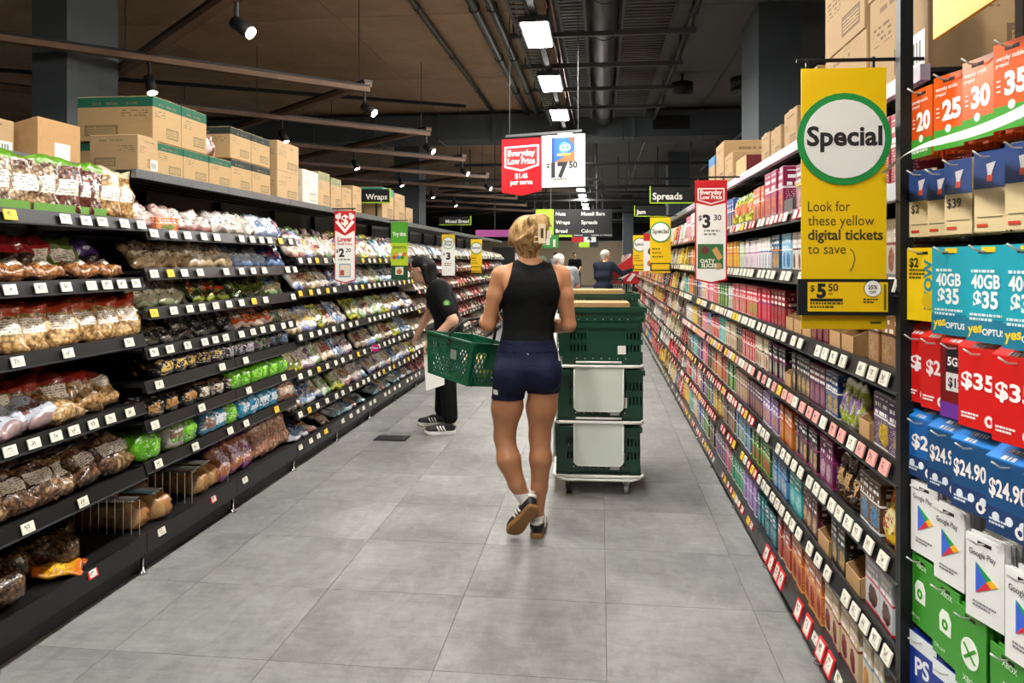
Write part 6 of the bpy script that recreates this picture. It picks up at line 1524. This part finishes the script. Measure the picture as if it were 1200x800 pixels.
def shoe(parent, heel, toe_dir, up, side_mats=('shoe_black', 'shoe_white', 'gum_sole'), L=.255, label=None, heel_tab=True, res=.006):
    y = Vector(toe_dir).normalized(); z = Vector(up); z = (z - y * z.dot(y)).normalized(); x = y.cross(z)
    mt = Matrix((x, y, z)).transposed().to_4x4(); mt.translation = Vector(heel); k = L / .255
    prof = [(0.0, .022), (.012, .030), (.04, .034), (.09, .033), (.13, .036), (.17, .044), (.20, .045), (.23, .038), (.248, .022), (.255, .0)]
    out = [(w, t) for t, w in prof] + [(-w, t) for t, w in prof[::-1][1:]]
    m = MB(); n = len(out); hs = (0.0, .004, .022, .028)
    for q, hz in enumerate(hs):
        f = (.93, 1, 1, .96)[q]; m.v += [tuple(mt @ Vector((a * f * k, (.1275 + (b - .1275) * f) * k, hz + (.012 * max(0, (b - .2) / .055) ** 2)))) for a, b in out]
    for q in range(3):
        for i in range(n): m.f.append((q * n + i, q * n + (i + 1) % n, (q + 1) * n + (i + 1) % n, (q + 1) * n + i)); m.m.append(0)
    m.f.append(tuple(range(n))[::-1]); m.m.append(0); m.f.append(tuple(3 * n + i for i in range(n))); m.m.append(0)
    so = m.build('sole', side_mats[2], None, False)
    pr = [('e', (0, .042, .06), (.033, .042, .046), .02), ('e', (0, .10, .055), (.035, .075, .042), .02), ('e', (0, .175, .04), (.041, .07, .032), .02), ('e', (0, .21, .034), (.037, .04, .026), .02), ('c', (0, .045, .06), (0, .05, .088), .034, .036, .015)]
    V, Q = sdf_mesh(pr, res); V = V * np.array([k, k, 1.0]); V = V[:, :]; V[:, 2] = np.maximum(V[:, 2], .024)
    A = np.array(mt); Vw = V @ A[:3, :3].T + A[:3, 3]
    u = np_obj('upper', Vw, Q, side_mats[0], None)
    root = so; so.parent = parent; so.name = 'shoe'; u.parent = so
    for s in (-1, 1):
        for i in range(3):
            m = MB(); y0 = .098 + i * .024
            pts = [(s * (.0385 - .0012 * abs(i - 1)), y0 - .012, .032), (s * .0385, y0 - .002, .048), (s * .031, y0 + .01, .072)]
            m.tube([mt @ Vector((a * k, b * k, c)) for a, b, c in pts], .0065, 6); m.build('stripe', side_mats[1], so, True)
    if heel_tab:
        m = MB(); m.tube([mt @ Vector((a * k, b * k, c)) for a, b, c in ((-.027, .022, .082), (-.012, .003, .078), (.012, .003, .078), (.027, .022, .082))], .0095, 6); m.build('heel_tab', side_mats[1], so, True)
    for i in range(4):
        m = MB(); yy = .10 + i * .02; zz = .096 - i * .011; m.tube([mt @ Vector((a * k, yy * k, c)) for a, c in ((-.018, zz - .006), (0, zz), (.018, zz - .006))], .003, 5); m.build('lace', side_mats[1], so, True)
    return so
def face(parent, c, f, up, s=1.0, r=.078):
    """eyes, brows and mouth set into the front of a head; c = head centre, f = facing"""
    c = Vector(c); f = Vector(f).normalized(); up = Vector(up); up = (up - f * up.dot(f)).normalized(); x = f.cross(up)
    for sd in (-1, 1):
        e = c + f * r * .93 * s + x * sd * .031 * s + up * .002
        m = MB(); m.tube([e - f * .006, e + f * .004], [.013 * s, .008 * s], 10); ey = m.build('eye', 'eye_white', parent, True)
        m = MB(); m.tube([e + f * .003, e + f * .0055], [.006 * s, .005 * s], 8); m.build('iris', 'eye_dark', ey, True)
        m = MB(); b = e + up * .022 * s; m.tube([b - x * .016 * s, b + f * .003 + up * .003, b + x * .016 * s], .0035 * s, 5); m.build('eyebrow', 'hair_dark', parent, True)
    mo = c + f * r * .95 * s - up * .058 * s
    m = MB(); m.tube([mo - x * .022 * s, mo + f * .005, mo + x * .022 * s], .005 * s, 6); m.build('mouth', 'lip_pink', parent, True)
def head_prims(c, f, s=1.0, k=.02):
    c = Vector(c); f = Vector(f).normalized(); up = Vector((0, 0, 1)); x = f.cross(up).normalized(); up = x.cross(f)
    P = lambda a, b, d: tuple(c + x * a * s + f * b * s + up * d * s)
    return [('e', P(0, -.012, .02), (.078 * s, .086 * s, .088 * s), k), ('c', P(0, .03, -.03), P(0, .045, -.075), .055 * s, .030 * s, .03), ('c', P(0, .083, .0), P(0, .102, -.022), .010 * s, .014 * s, .012),
            ('e', P(.077, -.005, -.005), (.014 * s, .02 * s, .03 * s), .006), ('e', P(-.077, -.005, -.005), (.014 * s, .02 * s, .03 * s), .006), ('c', P(-.02, .076, -.058), P(.02, .076, -.058), .009 * s, .009 * s, .012), ('c', P(-.03, .066, .022), P(.03, .066, .022), .012 * s, .012 * s, .014)]

# ---------------------------------------------------------------- woman with the basket
wm = thing('person', 'woman in black tank top and navy shorts walking away with a green basket', 'person', (-.375, 3.935, 0), YAW)
torso = [(.775, 0, 0, .10, .07), (.81, .0, -.01, .160, .105), (.878, .003, -.012, .172, .125), (.95, 0, -.002, .155, .108), (1.0, 0, .0, .139, .098), (1.07, 0, .005, .124, .09), (1.13, .006, .006, .128, .093), (1.20, .014, .01, .139, .102), (1.26, .02, .008, .147, .106), (1.32, .019, .0, .150, .096), (1.365, .018, -.004, .128, .078), (1.40, .016, -.004, .075, .058)]
body = [('l', torso, .03),
        ('e', (-.083, -.062, .842), (.084, .078, .094), .022), ('e', (.088, -.062, .850), (.084, .078, .094), .018),
        ('c', (.016, -.012, 1.395), (-.128, -.004, 1.352), .042, .050, .04), ('c', (.016, -.012, 1.395), (.164, -.004, 1.352), .042, .050, .04),
        ('e', (-.06, -.07, 1.29), (.06, .035, .075), .04), ('e', (.10, -.07, 1.29), (.06, .035, .075), .04),
        ('e', (-.05, .09, 1.25), (.058, .05, .058), .04), ('e', (.09, .09, 1.25), (.058, .05, .058), .04),
        ('c', (-.138, -.002, 1.345), (-.165, -.012, 1.25), .048, .043, .025), ('c', (-.165, -.012, 1.25), (-.200, -.01, 1.105), .043, .036, .02),
        ('c', (.174, -.002, 1.345), (.192, -.012, 1.25), .048, .043, .025), ('c', (.192, -.012, 1.25), (.212, -.01, 1.105), .043, .036, .02),
        ('c', (-.200, -.01, 1.095), (-.215, .11, 1.10), .035, .036, .02), ('c', (-.215, .11, 1.10), (-.215, .235, 1.125), .036, .025, .02),
        ('c', (.212, -.01, 1.095), (.165, .10, 1.085), .035, .036, .02), ('c', (.165, .10, 1.085), (.085, .205, 1.12), .036, .025, .02),
        ('c', (.016, -.012, 1.38), (.005, .016, 1.47), .056, .050, .03),
        ('c', (-.090, -.010, .81), (-.106, .003, .67), .084, .075, .016), ('c', (-.105, .005, .67), (-.118, .025, .52), .077, .054, .03), ('c', (-.118, .02, .52), (-.096, -.022, .41), .052, .058, .025), ('c', (-.096, -.022, .41), (-.055, -.032, .29), .059, .042, .025), ('c', (-.055, -.032, .29), (-.012, -.025, .215), .042, .031, .02),
        ('c', (.086, -.010, .81), (.074, .003, .67), .084, .073, .010), ('c', (.072, .005, .67), (.064, .02, .52), .075, .054, .03), ('c', (.064, .012, .52), (.068, -.004, .41), .052, .055, .025), ('c', (.068, -.004, .41), (.062, .012, .26), .055, .042, .025), ('c', (.062, .012, .26), (.053, .03, .10), .042, .030, .02),
        ('c', (-.012, -.025, .215), (.006, -.03, .18), .031, .027, .02), ('c', (.053, .03, .10), (.05, .03, .05), .030, .03, .02)]
hf = Vector((-.45, .88, -.06)).normalized()
body += head_prims((-.004, .022, 1.545), hf)
body += hand((-.215, .235, 1.125), (.35, .9, .05), (-.3, .1, .95), 1, .95, .8) + hand((.085, .205, 1.12), (-.75, .6, .15), (.1, .1, .98), -1, .95, .8)
V, Q = sdf_mesh(body, .0062); N = vnormals(V, Q)
np_obj('body', V, Q, 'skin_tan', wm)
x, y, z = V.T
xl = np.interp(z, [1.0, 1.06, 1.10, 1.20, 1.26, 1.31, 1.36, 1.43], [-.162, -.146, -.142, -.146, -.122, -.098, -.084, -.07]); xr = np.interp(z, [1.0, 1.06, 1.10, 1.2, 1.26, 1.31, 1.36, 1.43], [.165, .142, .138, .155, .162, .152, .140, .115])
zt = np.where(y < .02, 1.405 + .045 * (np.abs(x - .022) / .09) ** 2, 1.33 + .10 * (np.abs(x - .022) / .09) ** 1.5)
zt = np.where(y < -.0, 1.405 + .045 * (np.abs(x - .022) / .09) ** 2, np.where(y > .05, 1.33 + .10 * (np.abs(x - .022) / .09) ** 1.5, 1.43))
tankf = np.minimum.reduce([z - 1.002, zt - z, x - xl, xr - x, .107 - np.where((z < 1.19) & (z > 1.02), y, 0)])
garment('tank_top', V, Q, N, tankf, .0055, 'cloth_black', wm)
hem = np.where(x < 0, .722 + .02 * np.abs(x + .01) / .17 * 0, .752) + np.where(y > 0, .01, 0)
hem = .722 + .036 / (1 + np.exp(-(x + .005) * 120))
shortf = np.minimum.reduce([1.022 - z, z - hem, .19 - np.abs(x), .165 - np.abs(y)])
sh_ = garment('shorts', V, Q, N, shortf, .0048, 'cloth_navy', wm)
wbf = np.minimum.reduce([1.024 - z, z - .965, .19 - np.abs(x), .165 - np.abs(y)]); garment('waistband', V, Q, N, wbf, .0062, 'cloth_navy', sh_)
def patch(cx, cz, w, h, mat, name, parent, off=.0062):
    f = np.minimum.reduce([w / 2 - np.abs(V[:, 0] - cx), h / 2 - np.abs(V[:, 2] - cz), -V[:, 1] + .03]); return garment(name, V, Q, N, f, off, mat, parent)
patch(-.158, .762, .022, .026, 'shoe_white', 'brand_mark', sh_); patch(.160, .935, .014, .036, 'shoe_white', 'brand_mark', sh_); patch(.0, .96, .010, .010, 'rubber_grey', 'zip_pull', sh_, .0075)
sock = np.minimum.reduce([.246 + .1 * (x + .02) - z, z - .10, .036 - x, .085 - np.abs(y + .03)]); garment('sock', V, Q, N, sock, .004, 'sock_white', wm)
sock = np.minimum.reduce([.112 - z, z - .03, x - .01]); garment('sock', V, Q, N, sock, .004, 'sock_white', wm)
tdir = Vector((-.50, .45, -.74)).normalized(); toe = Vector((-.088, .0, .006))
shoe(wm, toe - tdir * .25, tdir, (0, .7, .7), L=.25); shoe(wm, (.045, -.012, 0), (.12, 1, 0), (0, 0, 1), L=.25)
hp = [('e', (.004, .006, 1.582), (.087, .102, .083), .02), ('c', (.008, -.045, 1.53), (.014, -.028, 1.462), .054, .034, .03), ('c', (-.03, -.035, 1.53), (-.016, -.026, 1.46), .042, .020, .02), ('c', (.045, -.035, 1.53), (.036, -.02, 1.465), .042, .018, .02), ('e', (.062, -.062, 1.610), (.048, .046, .056), .02), ('c', (.025, -.080, 1.635), (.095, -.05, 1.640), .026, .016, .02), ('c', (-.05, .0, 1.56), (-.072, .055, 1.53), .05, .03, .02), ('c', (.07, .0, 1.56), (.06, .05, 1.52), .035, .02, .02)]
for i in range(7): hp.append(('c', (.06 + .006 * i, -.05 - .004 * i, 1.625), (.098 + .006 * i, -.06, 1.672 - .014 * i), .010, .002, .005))
rh = random.Random(8)
for i in range(46):      # loose strands swept up from the nape and sides to the clip
    a = rh.uniform(0, 1); th = -2.5 + 3.0 * a
    p0 = Vector((.004 + .092 * math.cos(th) * .98, .0 + .104 * math.sin(th), 1.50 + .05 * rh.random())); c = Vector((.004, .0, 1.575))
    q = []
    for t in (0, .33, .66, 1.0):
        pt = p0.lerp(Vector((.060, -.095, 1.585 + .04 * rh.random())), t); d = pt - c; e = math.sqrt((d.x / .092) ** 2 + (d.y / .106) ** 2 + (d.z / .090) ** 2); q.append(c + d / max(e, .3) * rh.uniform(.99, 1.045))
    for u, v in zip(q, q[1:]): hp.append(('c', tuple(u), tuple(v), .0065, .006, .004))
for x0, dx in ((-.03, -.012), (-.012, .004), (.006, -.003), (.022, .008), (.036, .012)): hp.append(('c', (x0, -.058, 1.475), (x0 + dx, -.046, 1.425 + .01 * rh.random()), .007, .002, .006))
VH, QH = sdf_mesh(hp, .0055); np_obj('hair', VH, QH, 'hair_blond', wm)
cl = MB(); 
hole_panel(cl, .036, .098, -.012, .0, [(-.009, .009, .025, .075)], 'clip_cream', Matrix.Translation((.068, -.108, 1.515)) @ Matrix.Rotation(.35, 4, 'Z')); cp = cl.build('claw_clip', None, wm)
MB().box(.096, .118, -.10, -.055, 1.545, 1.58).build('clip_grip', 'clip_cream', cp)
for k in range(4): MB().tube([(.052 + k * .006, -.108, 1.525 + .025 * k), (.03 + k * .004, -.098, 1.522 + .025 * k)], .003, 5).build('clip_tooth', 'clip_cream', cp)
face(wm, Vector((-.004, .022, 1.545)), hf, (0, 0, 1))
ph_ = thing('mobile_phone', 'dark mobile phone held in the hands of the woman in black', 'phone', (0, 0, 0), 0); ph_.location = Matrix.Translation((-.375, 3.935, 0)) @ Matrix.Rotation(YAW, 4, 'Z') @ Vector((-.06, .30, 1.13)); ph_.rotation_euler = (.9, 0, YAW)
MB().box(-.036, .036, -.004, .004, -.075, .075).build('case', 'rubber', ph_); MB().box(-.033, .033, -.0046, -.004, -.07, .07).build('screen', 'shoe_black', ph_)

# ---------------------------------------------------------------- other people
def figure(label, loc, rotz, J, shirt, pants, skin, hair, shoes=('shoe_black', 'shoe_white', 'shoe_white'), face_dir=(0, 1, 0), sleeve=1.0, res=.011, extra_hair=(), tr=(.165, .115), long_sleeve=False, cap=None, hd=1.0):
    p = thing('person', label, 'person', loc, rotz); g = {k: Vector(v) for k, v in J.items()}
    def cp(a, b, ra, rb, k=.03): return ('c', tuple(a), tuple(b), ra, rb, k)
    tw = tr[0]; hipw = (g['hip_l'] - g['hip_r']).normalized(); shw = (g['sh_l'] - g['sh_r']).normalized()
    hipc = (g['hip_l'] + g['hip_r']) / 2; shc = (g['sh_l'] + g['sh_r']) / 2; mid = (hipc + shc) / 2
    tors = lambda e: [cp(hipc - hipw * .075, hipc + hipw * .075, .105 + e, .105 + e, .05), cp(mid - shw * .065, mid + shw * .065, .105 + e, .105 + e, .07), cp(shc - shw * .085 - Vector((0, 0, .06)), shc + shw * .085 - Vector((0, 0, .06)), .10 + e, .10 + e, .06), cp(g['sh_l'], g['sh_r'], .06 + e, .06 + e, .05)]
    arms = lambda e, part: sum([[cp(g['sh_' + s], g['el_' + s] if part != 'half' else g['sh_' + s].lerp(g['el_' + s], .72), .056 + e, (.042 if part != 'half' else .050) + e, .025)] + ([cp(g['el_' + s], g['wr_' + s], .042 + e, .028 + e, .02)] if part == 'full' else []) for s in 'lr'], [])
    legs = lambda e, ank: sum([[cp(g['hip_' + s], g['kn_' + s], .090 + e, .060 + e, .04), cp(g['kn_' + s], g['an_' + s] if ank else g['kn_' + s].lerp(g['an_' + s], .86), .060 + e, (.036 if ank else .050) + e, .03)] for s in 'lr'], [])
    pr = tors(0) + arms(0, 'full') + legs(0, True) + [cp(shc + Vector((0, 0, .01)), g['head'] - Vector((0, 0, .06)), .058, .052, .03)] + head_prims(g['head'], face_dir, hd)
    for s, sd in (('l', 1), ('r', -1)): pr += hand(g['wr_' + s], g['wr_' + s] - g['el_' + s], (0, 0, 1), sd, 1.0, .5)
    V, Q = sdf_mesh(pr, res); np_obj('body', V, Q, skin, p)
    V, Q = sdf_mesh(tors(.014) + arms(.014, 'full' if long_sleeve else 'half'), res); np_obj('shirt', V, Q, shirt, p)
    V, Q = sdf_mesh([cp(hipc - hipw * .075, hipc + hipw * .075, .116, .116, .05)] + legs(.014, False), res); np_obj('trousers', V, Q, pants, p)
    for s in 'lr':
        a = g['an_' + s]; td = Vector(J.get('toe_' + s, (0, 1, 0))); td.z = 0; td.normalize(); shoe(p, (a.x - td.x * .045, a.y - td.y * .045, a.z - .09), td, (0, 0, 1), shoes, L=.26, res=.011)
    f = Vector(face_dir).normalized(); h = g['head']; up = Vector((0, 0, 1)); x = f.cross(up).normalized(); up = x.cross(f)
    if hair:
        hpr = [('e', tuple(h - f * .022 + up * .035), (.090 * hd, .090 * hd, .082 * hd), .02), ('c', tuple(h - f * .06), tuple(h - f * .06 - up * .06), .062, .045, .03)] + [q for q in extra_hair]
        V, Q = sdf_mesh(hpr, res); np_obj('hair', V, Q, hair, p)
    if cap:
        V, Q = sdf_mesh([('e', tuple(h + up * .05 - f * .005), (.094, .098, .062), .02), ('c', tuple(h + f * .06 + up * .04 - x * .04), tuple(h + f * .13 + up * .03), .02, .012, .02), ('c', tuple(h + f * .06 + up * .04 + x * .04), tuple(h + f * .13 + up * .03), .02, .012, .02)], res); np_obj('cap', V, Q, cap, p)
    face(p, g['head'], face_dir, (0, 0, 1), hd)
    return p
# staff member leaning to the wraps (local x = to the viewer's right, facing -x)
E_ = dict(hip_l=(.05, .02, .86), hip_r=(.05, .20, .86), kn_l=(.045, -.02, .46), kn_r=(.0, .22, .46), an_l=(.075, -.04, .09), an_r=(-.03, .30, .09), toe_l=(-1, -.12, 0), toe_r=(-1, -.1, 0),
          sh_l=(-.015, -.085, 1.20), sh_r=(-.045, .27, 1.20), el_l=(.105, -.165, .945), wr_l=(-.05, -.17, .80), el_r=(-.13, .38, .99), wr_r=(-.24, .38, .80), head=(-.185, .09, 1.355))
hfd = (-.95, .05, -.30)
em = figure('dark haired staff member in black polo leaning over the wrap shelves', (-1.31, 6.27, 0), YAW, E_, 'cloth_dark', 'cloth_black', 'skin_light', 'hair_dark', face_dir=hfd, res=.0095,
            extra_hair=(('c', (-.10, .07, 1.37), (-.075, .02, 1.22), .05, .035, .02), ('c', (-.075, .02, 1.22), (-.085, .0, 1.08), .035, .018, .02), ('e', (-.115, .06, 1.375), (.055, .05, .05), .02), ('c', (-.15, .0, 1.37), (-.125, -.01, 1.24), .03, .016, .015)))
m = MB(); m.disc(.055, 1.085, .028, -.192, -.186, flatmat('#3f8a3a'), 18); m.disc(.055, 1.085, .017, -.1935, -.1921, flatmat('#9ac86a'), 14); 
o = m.build('sleeve_badge', None, em)
ppr = thing('paper_sheet', 'white sheet of paper hanging below the basket beside dark trousers', 'paper', (-1.36, 6.12, .37), YAW)
MB().add([(-.05, 0, .0), (.10, .01, .05), (.09, .02, .30), (-.07, .01, .30), (-.05, .003, .0), (.10, .013, .05), (.09, .023, .30), (-.07, .013, .30)], [(0, 1, 2, 3), (7, 6, 5, 4), (0, 4, 5, 1), (1, 5, 6, 2), (2, 6, 7, 3), (3, 7, 4, 0)]).build('sheet', 'paper_white', ppr)
MB().box(-.06, .08, .0, .024, .295, .31).build('clip_bar', 'rubber_grey', ppr)
# man in navy reaching to the shelf
NJ = dict(hip_l=(-.09, 0, .88), hip_r=(.09, .0, .88), kn_l=(-.1, .02, .47), kn_r=(.1, .03, .47), an_l=(-.1, .0, .09), an_r=(.1, .02, .09), toe_l=(.3, 1, 0), toe_r=(.5, 1, 0), sh_l=(-.15, .06, 1.33), sh_r=(.17, .06, 1.33), el_l=(-.17, .14, 1.08), wr_l=(.05, .30, 1.02), el_r=(.36, .10, 1.16), wr_r=(.56, .16, 1.24), head=(.02, .14, 1.53))
figure('older man in navy jacket leaning over a green trolley down the aisle', (.05, 15.6, 0), -.25, NJ, 'cloth_jacket', 'cloth_navy', 'skin_fair', 'hair_white', face_dir=(.75, .6, -.25), res=.014, long_sleeve=True)
# man in grey with a pale cap
GJ = dict(hip_l=(-.09, 0, .86), hip_r=(.09, 0, .86), kn_l=(-.1, .04, .46), kn_r=(.1, .04, .46), an_l=(-.1, 0, .09), an_r=(.1, 0, .09), toe_l=(-.3, 1, 0), toe_r=(-.1, 1, 0), sh_l=(-.19, .14, 1.25), sh_r=(.15, .14, 1.25), el_l=(-.22, .25, 1.0), wr_l=(-.12, .42, .92), el_r=(.22, .16, .98), wr_r=(.14, .34, .82), head=(-.10, .24, 1.43))
figure('man in grey shirt and pale cap bending forward behind the woman', (-.60, 13.2, 0), YAW, GJ, 'cloth_grey', 'cloth_dark', 'skin_fair', 'hair_white', face_dir=(-.5, .8, -.3), res=.014, cap='cloth_cap')
BJ = dict(hip_l=(.09, 0, .9), hip_r=(-.09, 0, .9), kn_l=(.1, -.03, .48), kn_r=(-.1, .02, .48), an_l=(.1, 0, .09), an_r=(-.1, .03, .09), toe_l=(.1, -1, 0), toe_r=(-.1, -1, 0), sh_l=(.19, 0, 1.42), sh_r=(-.19, 0, 1.42), el_l=(.24, -.06, 1.15), wr_l=(.16, -.28, 1.02), el_r=(-.24, -.06, 1.15), wr_r=(-.16, -.28, 1.02), head=(0, -.02, 1.64))
figure('far shopper in black T-shirt pushing a trolley toward the camera', (-1.05, 31.5, 0), 0, BJ, 'cloth_black', 'cloth_dark', 'skin_fair', 'hair_dark', face_dir=(0, -1, -.1), res=.018)
figure('far shopper in pale blue and white beside the one in black', (-1.75, 30.2, 0), .5, BJ, 'cloth_grey', 'cloth_dark', 'skin_fair', 'hair_dark', face_dir=(.3, -1, -.1), res=.018)
# wire trolleys
def wire_trolley(label, loc, rotz, mat, seat=None):
    t = thing('shopping_trolley', label, 'trolley', loc, rotz, 'shopping trolleys')
    top = [(-.27, 0, .98), (.27, 0, .98), (.23, .80, .93), (-.23, .80, .93)]; bot = [(-.22, .05, .55), (.22, .05, .55), (.19, .72, .58), (-.19, .72, .58)]
    MB().tube(top, .012, 6, closed=True).build('basket_rim', mat, t, True); MB().tube(bot, .010, 6, closed=True).build('basket_base', mat, t, True)
    m = MB()
    for i in range(4):
        for k in range(9):
            f = k / 9; a = Vector(top[i]).lerp(Vector(top[(i + 1) % 4]), f); b = Vector(bot[i]).lerp(Vector(bot[(i + 1) % 4]), f); m.tube([a, b], .005, 4)
        for q in (.3, .6): m.tube([Vector(top[i]).lerp(Vector(bot[i]), q), Vector(top[(i + 1) % 4]).lerp(Vector(bot[(i + 1) % 4]), q)], .005, 4)
    m.build('wire_mesh', mat, t)['kind'] = 'stuff'
    MB().tube([(-.27, 0, .98), (-.27, -.1, 1.04), (.27, -.1, 1.04), (.27, 0, .98)], .016, 6).build('handle', mat, t, True)
    for s in (-1, 1): MB().tube([(s * .24, .06, .95), (s * .25, .05, .12)], .012, 6).build('frame_leg', 'chrome', t, True); MB().tube([(s * .25, .05, .12), (s * .2, .78, .12)], .012, 6).build('frame_leg', 'chrome', t, True)
    for x, y in ((-.25, .05), (.25, .05), (-.2, .78), (.2, .78)): MB().tube([(x - .015, y, .06), (x + .015, y, .06)], .06, 12).build('wheel', 'rubber', t, True)
wire_trolley('green shopping trolley in front of the man in navy', (.20, 15.95, 0), -.3, 'basket_green')
wire_trolley('far grey shopping trolley pushed by the shopper in black', (-1.05, 31.2, 0), math.pi, 'rail_steel')
gb = thing('carry_bag', 'green carry bag hanging at the far grey trolley', 'bag', (-1.35, 30.7, .45), 0)
MB().add([(-.2, -.1, 0), (.2, -.1, 0), (.2, .1, 0), (-.2, .1, 0), (-.24, -.07, .42), (.24, -.07, .42), (.24, .07, .42), (-.24, .07, .42)], [(0, 3, 2, 1), (4, 5, 6, 7), (0, 1, 5, 4), (1, 2, 6, 5), (2, 3, 7, 6), (3, 0, 4, 7)], flatmat('#128a4a')).build('bag_body', None, gb); MB().tube([(-.1, 0, .42), (-.08, 0, .56), (.08, 0, .56), (.1, 0, .42)], .012, 6).build('strap', 'basket_green', gb, True)

# ---------------------------------------------------------------- far end of the store
def far_gondola(label, x, y0, n, side, pals, seed):
    t = thing('far_gondola', label, 'shelving', (0, 0, 0), 0, 'far gondolas')
    sx = -1 if side == 'L' else 1
    for z in (.18, .5, .8, 1.1, 1.4): MB().box(min(x, x + sx * .5), max(x, x + sx * .5), y0, y0 + n * W, z - .04, z - .014).build('shelf', 'lip_black', t)
    MB().box(min(x + sx * .5, x + sx * .56), max(x + sx * .5, x + sx * .56), y0, y0 + n * W, 0, 1.75).build('back_panel', 'shelf_black', t); MB().box(min(x, x + sx * .56), max(x, x + sx * .56), y0 - .03, y0, 0, 1.75).build('end_panel', 'shelf_black', t)
    goods('packed_goods', 'small mixed goods filling the ' + label, side, y0, n, [.18, .5, .8, 1.1, 1.4], .12, pals, .14, .22, seed, x)
far_gondola('gondola beyond the bread shelves', -2.05, 18.4, 13, 'L', [['#e8e0e0', '#c84a5a', '#e8c8d0', '#d8d8d8', '#5aa86a'], ['#e8e4e0', '#d87a8a', '#8ab8a0', '#e8e8e4']], 41)
far_gondola('gondola beyond the grocery shelves', .745, 18.6, 13, 'R', [['#e8e4d8', '#c8302a', '#e8c82a', '#d8d4c8'], ['#e0d8c8', '#b82a2a', '#e8c020', '#3a3a3a']], 42)
for i, y in enumerate((20.5, 23.5, 26.5)):
    s = sign('category_board', '%s small green hanging board over the gondola beyond the bread' % ordw[i], (-1.75, y, 1.85), YAW * .3, 'far green boards'); panel(s, -.3, .3, 0, .45, '#3f9a3c', t=.01); panel(s, -.2, .2, .05, .3, '#e8e4dc', -.0105, .002, 'picture')
    MB().box(-.01, .01, -.008, 0, .45, CZ - 1.85).build('hanging_wire', 'service_grey', s)
pc = MB().box(-2.9, -2.0, 17.7, 17.75, 1.98, 2.14).build('promo_strip', flatmat('#b85aa8')); MB().box(-2.46, -2.44, 17.72, 17.73, 2.14, CZ).build('hanging_wire', 'service_grey', pc); tag(pc, 'lilac promotional strip above the far end of the bread rack', 'sign')

# ---------------------------------------------------------------- tell look-alikes apart by their order along the aisle
import re
def lkey(s): return ' '.join(w for w in re.findall(r"[A-Za-z0-9'-]+", s.lower()) if not w.isdigit())
by = {}
for o in COL.objects:
    if o.parent is None and 'label' in o: by.setdefault(lkey(o['label']), []).append(o)
for k, os_ in by.items():
    if len(os_) < 2: continue
    os_.sort(key=lambda o: o.location.y)
    for i, o in enumerate(os_): o['label'] = o['label'] + (', nearest' if i == 0 else ', farthest' if i == len(os_) - 1 else ', %s nearest' % ordw[i] if i < len(ordw) else ', farther on')

SHORT = (('under the lower price blade', 'under the price blade'), (' with white label', ''), (' of the wrap shelves', ''), (' past post', ''), (' with coloured triangle', ''), (' beside the post', ' by post'), (' with brown picture', ''), (' with red stamp', ''), (' tinted', ''), ('clear bag of', 'bag of'), (' lying at the lip of', ' at the lip of'), (' on the bottom nut deck', ' on the nut deck'), (', back row', ' behind'), (' with printed front', ''), (' with printed label', ''), (' with black script', ''), ('grocery box', 'box'), (' bread shelf', ' shelf'), (' leaning staff member', ' staff member'))
for o in COL.objects:
    if o.parent is None and 'label' in o:
        l = o['label']
        for a, b in SHORT:
            if len(re.findall(r"[A-Za-z0-9'-]+", l)) <= 16: break
            l = l.replace(a, b)
        o['label'] = l
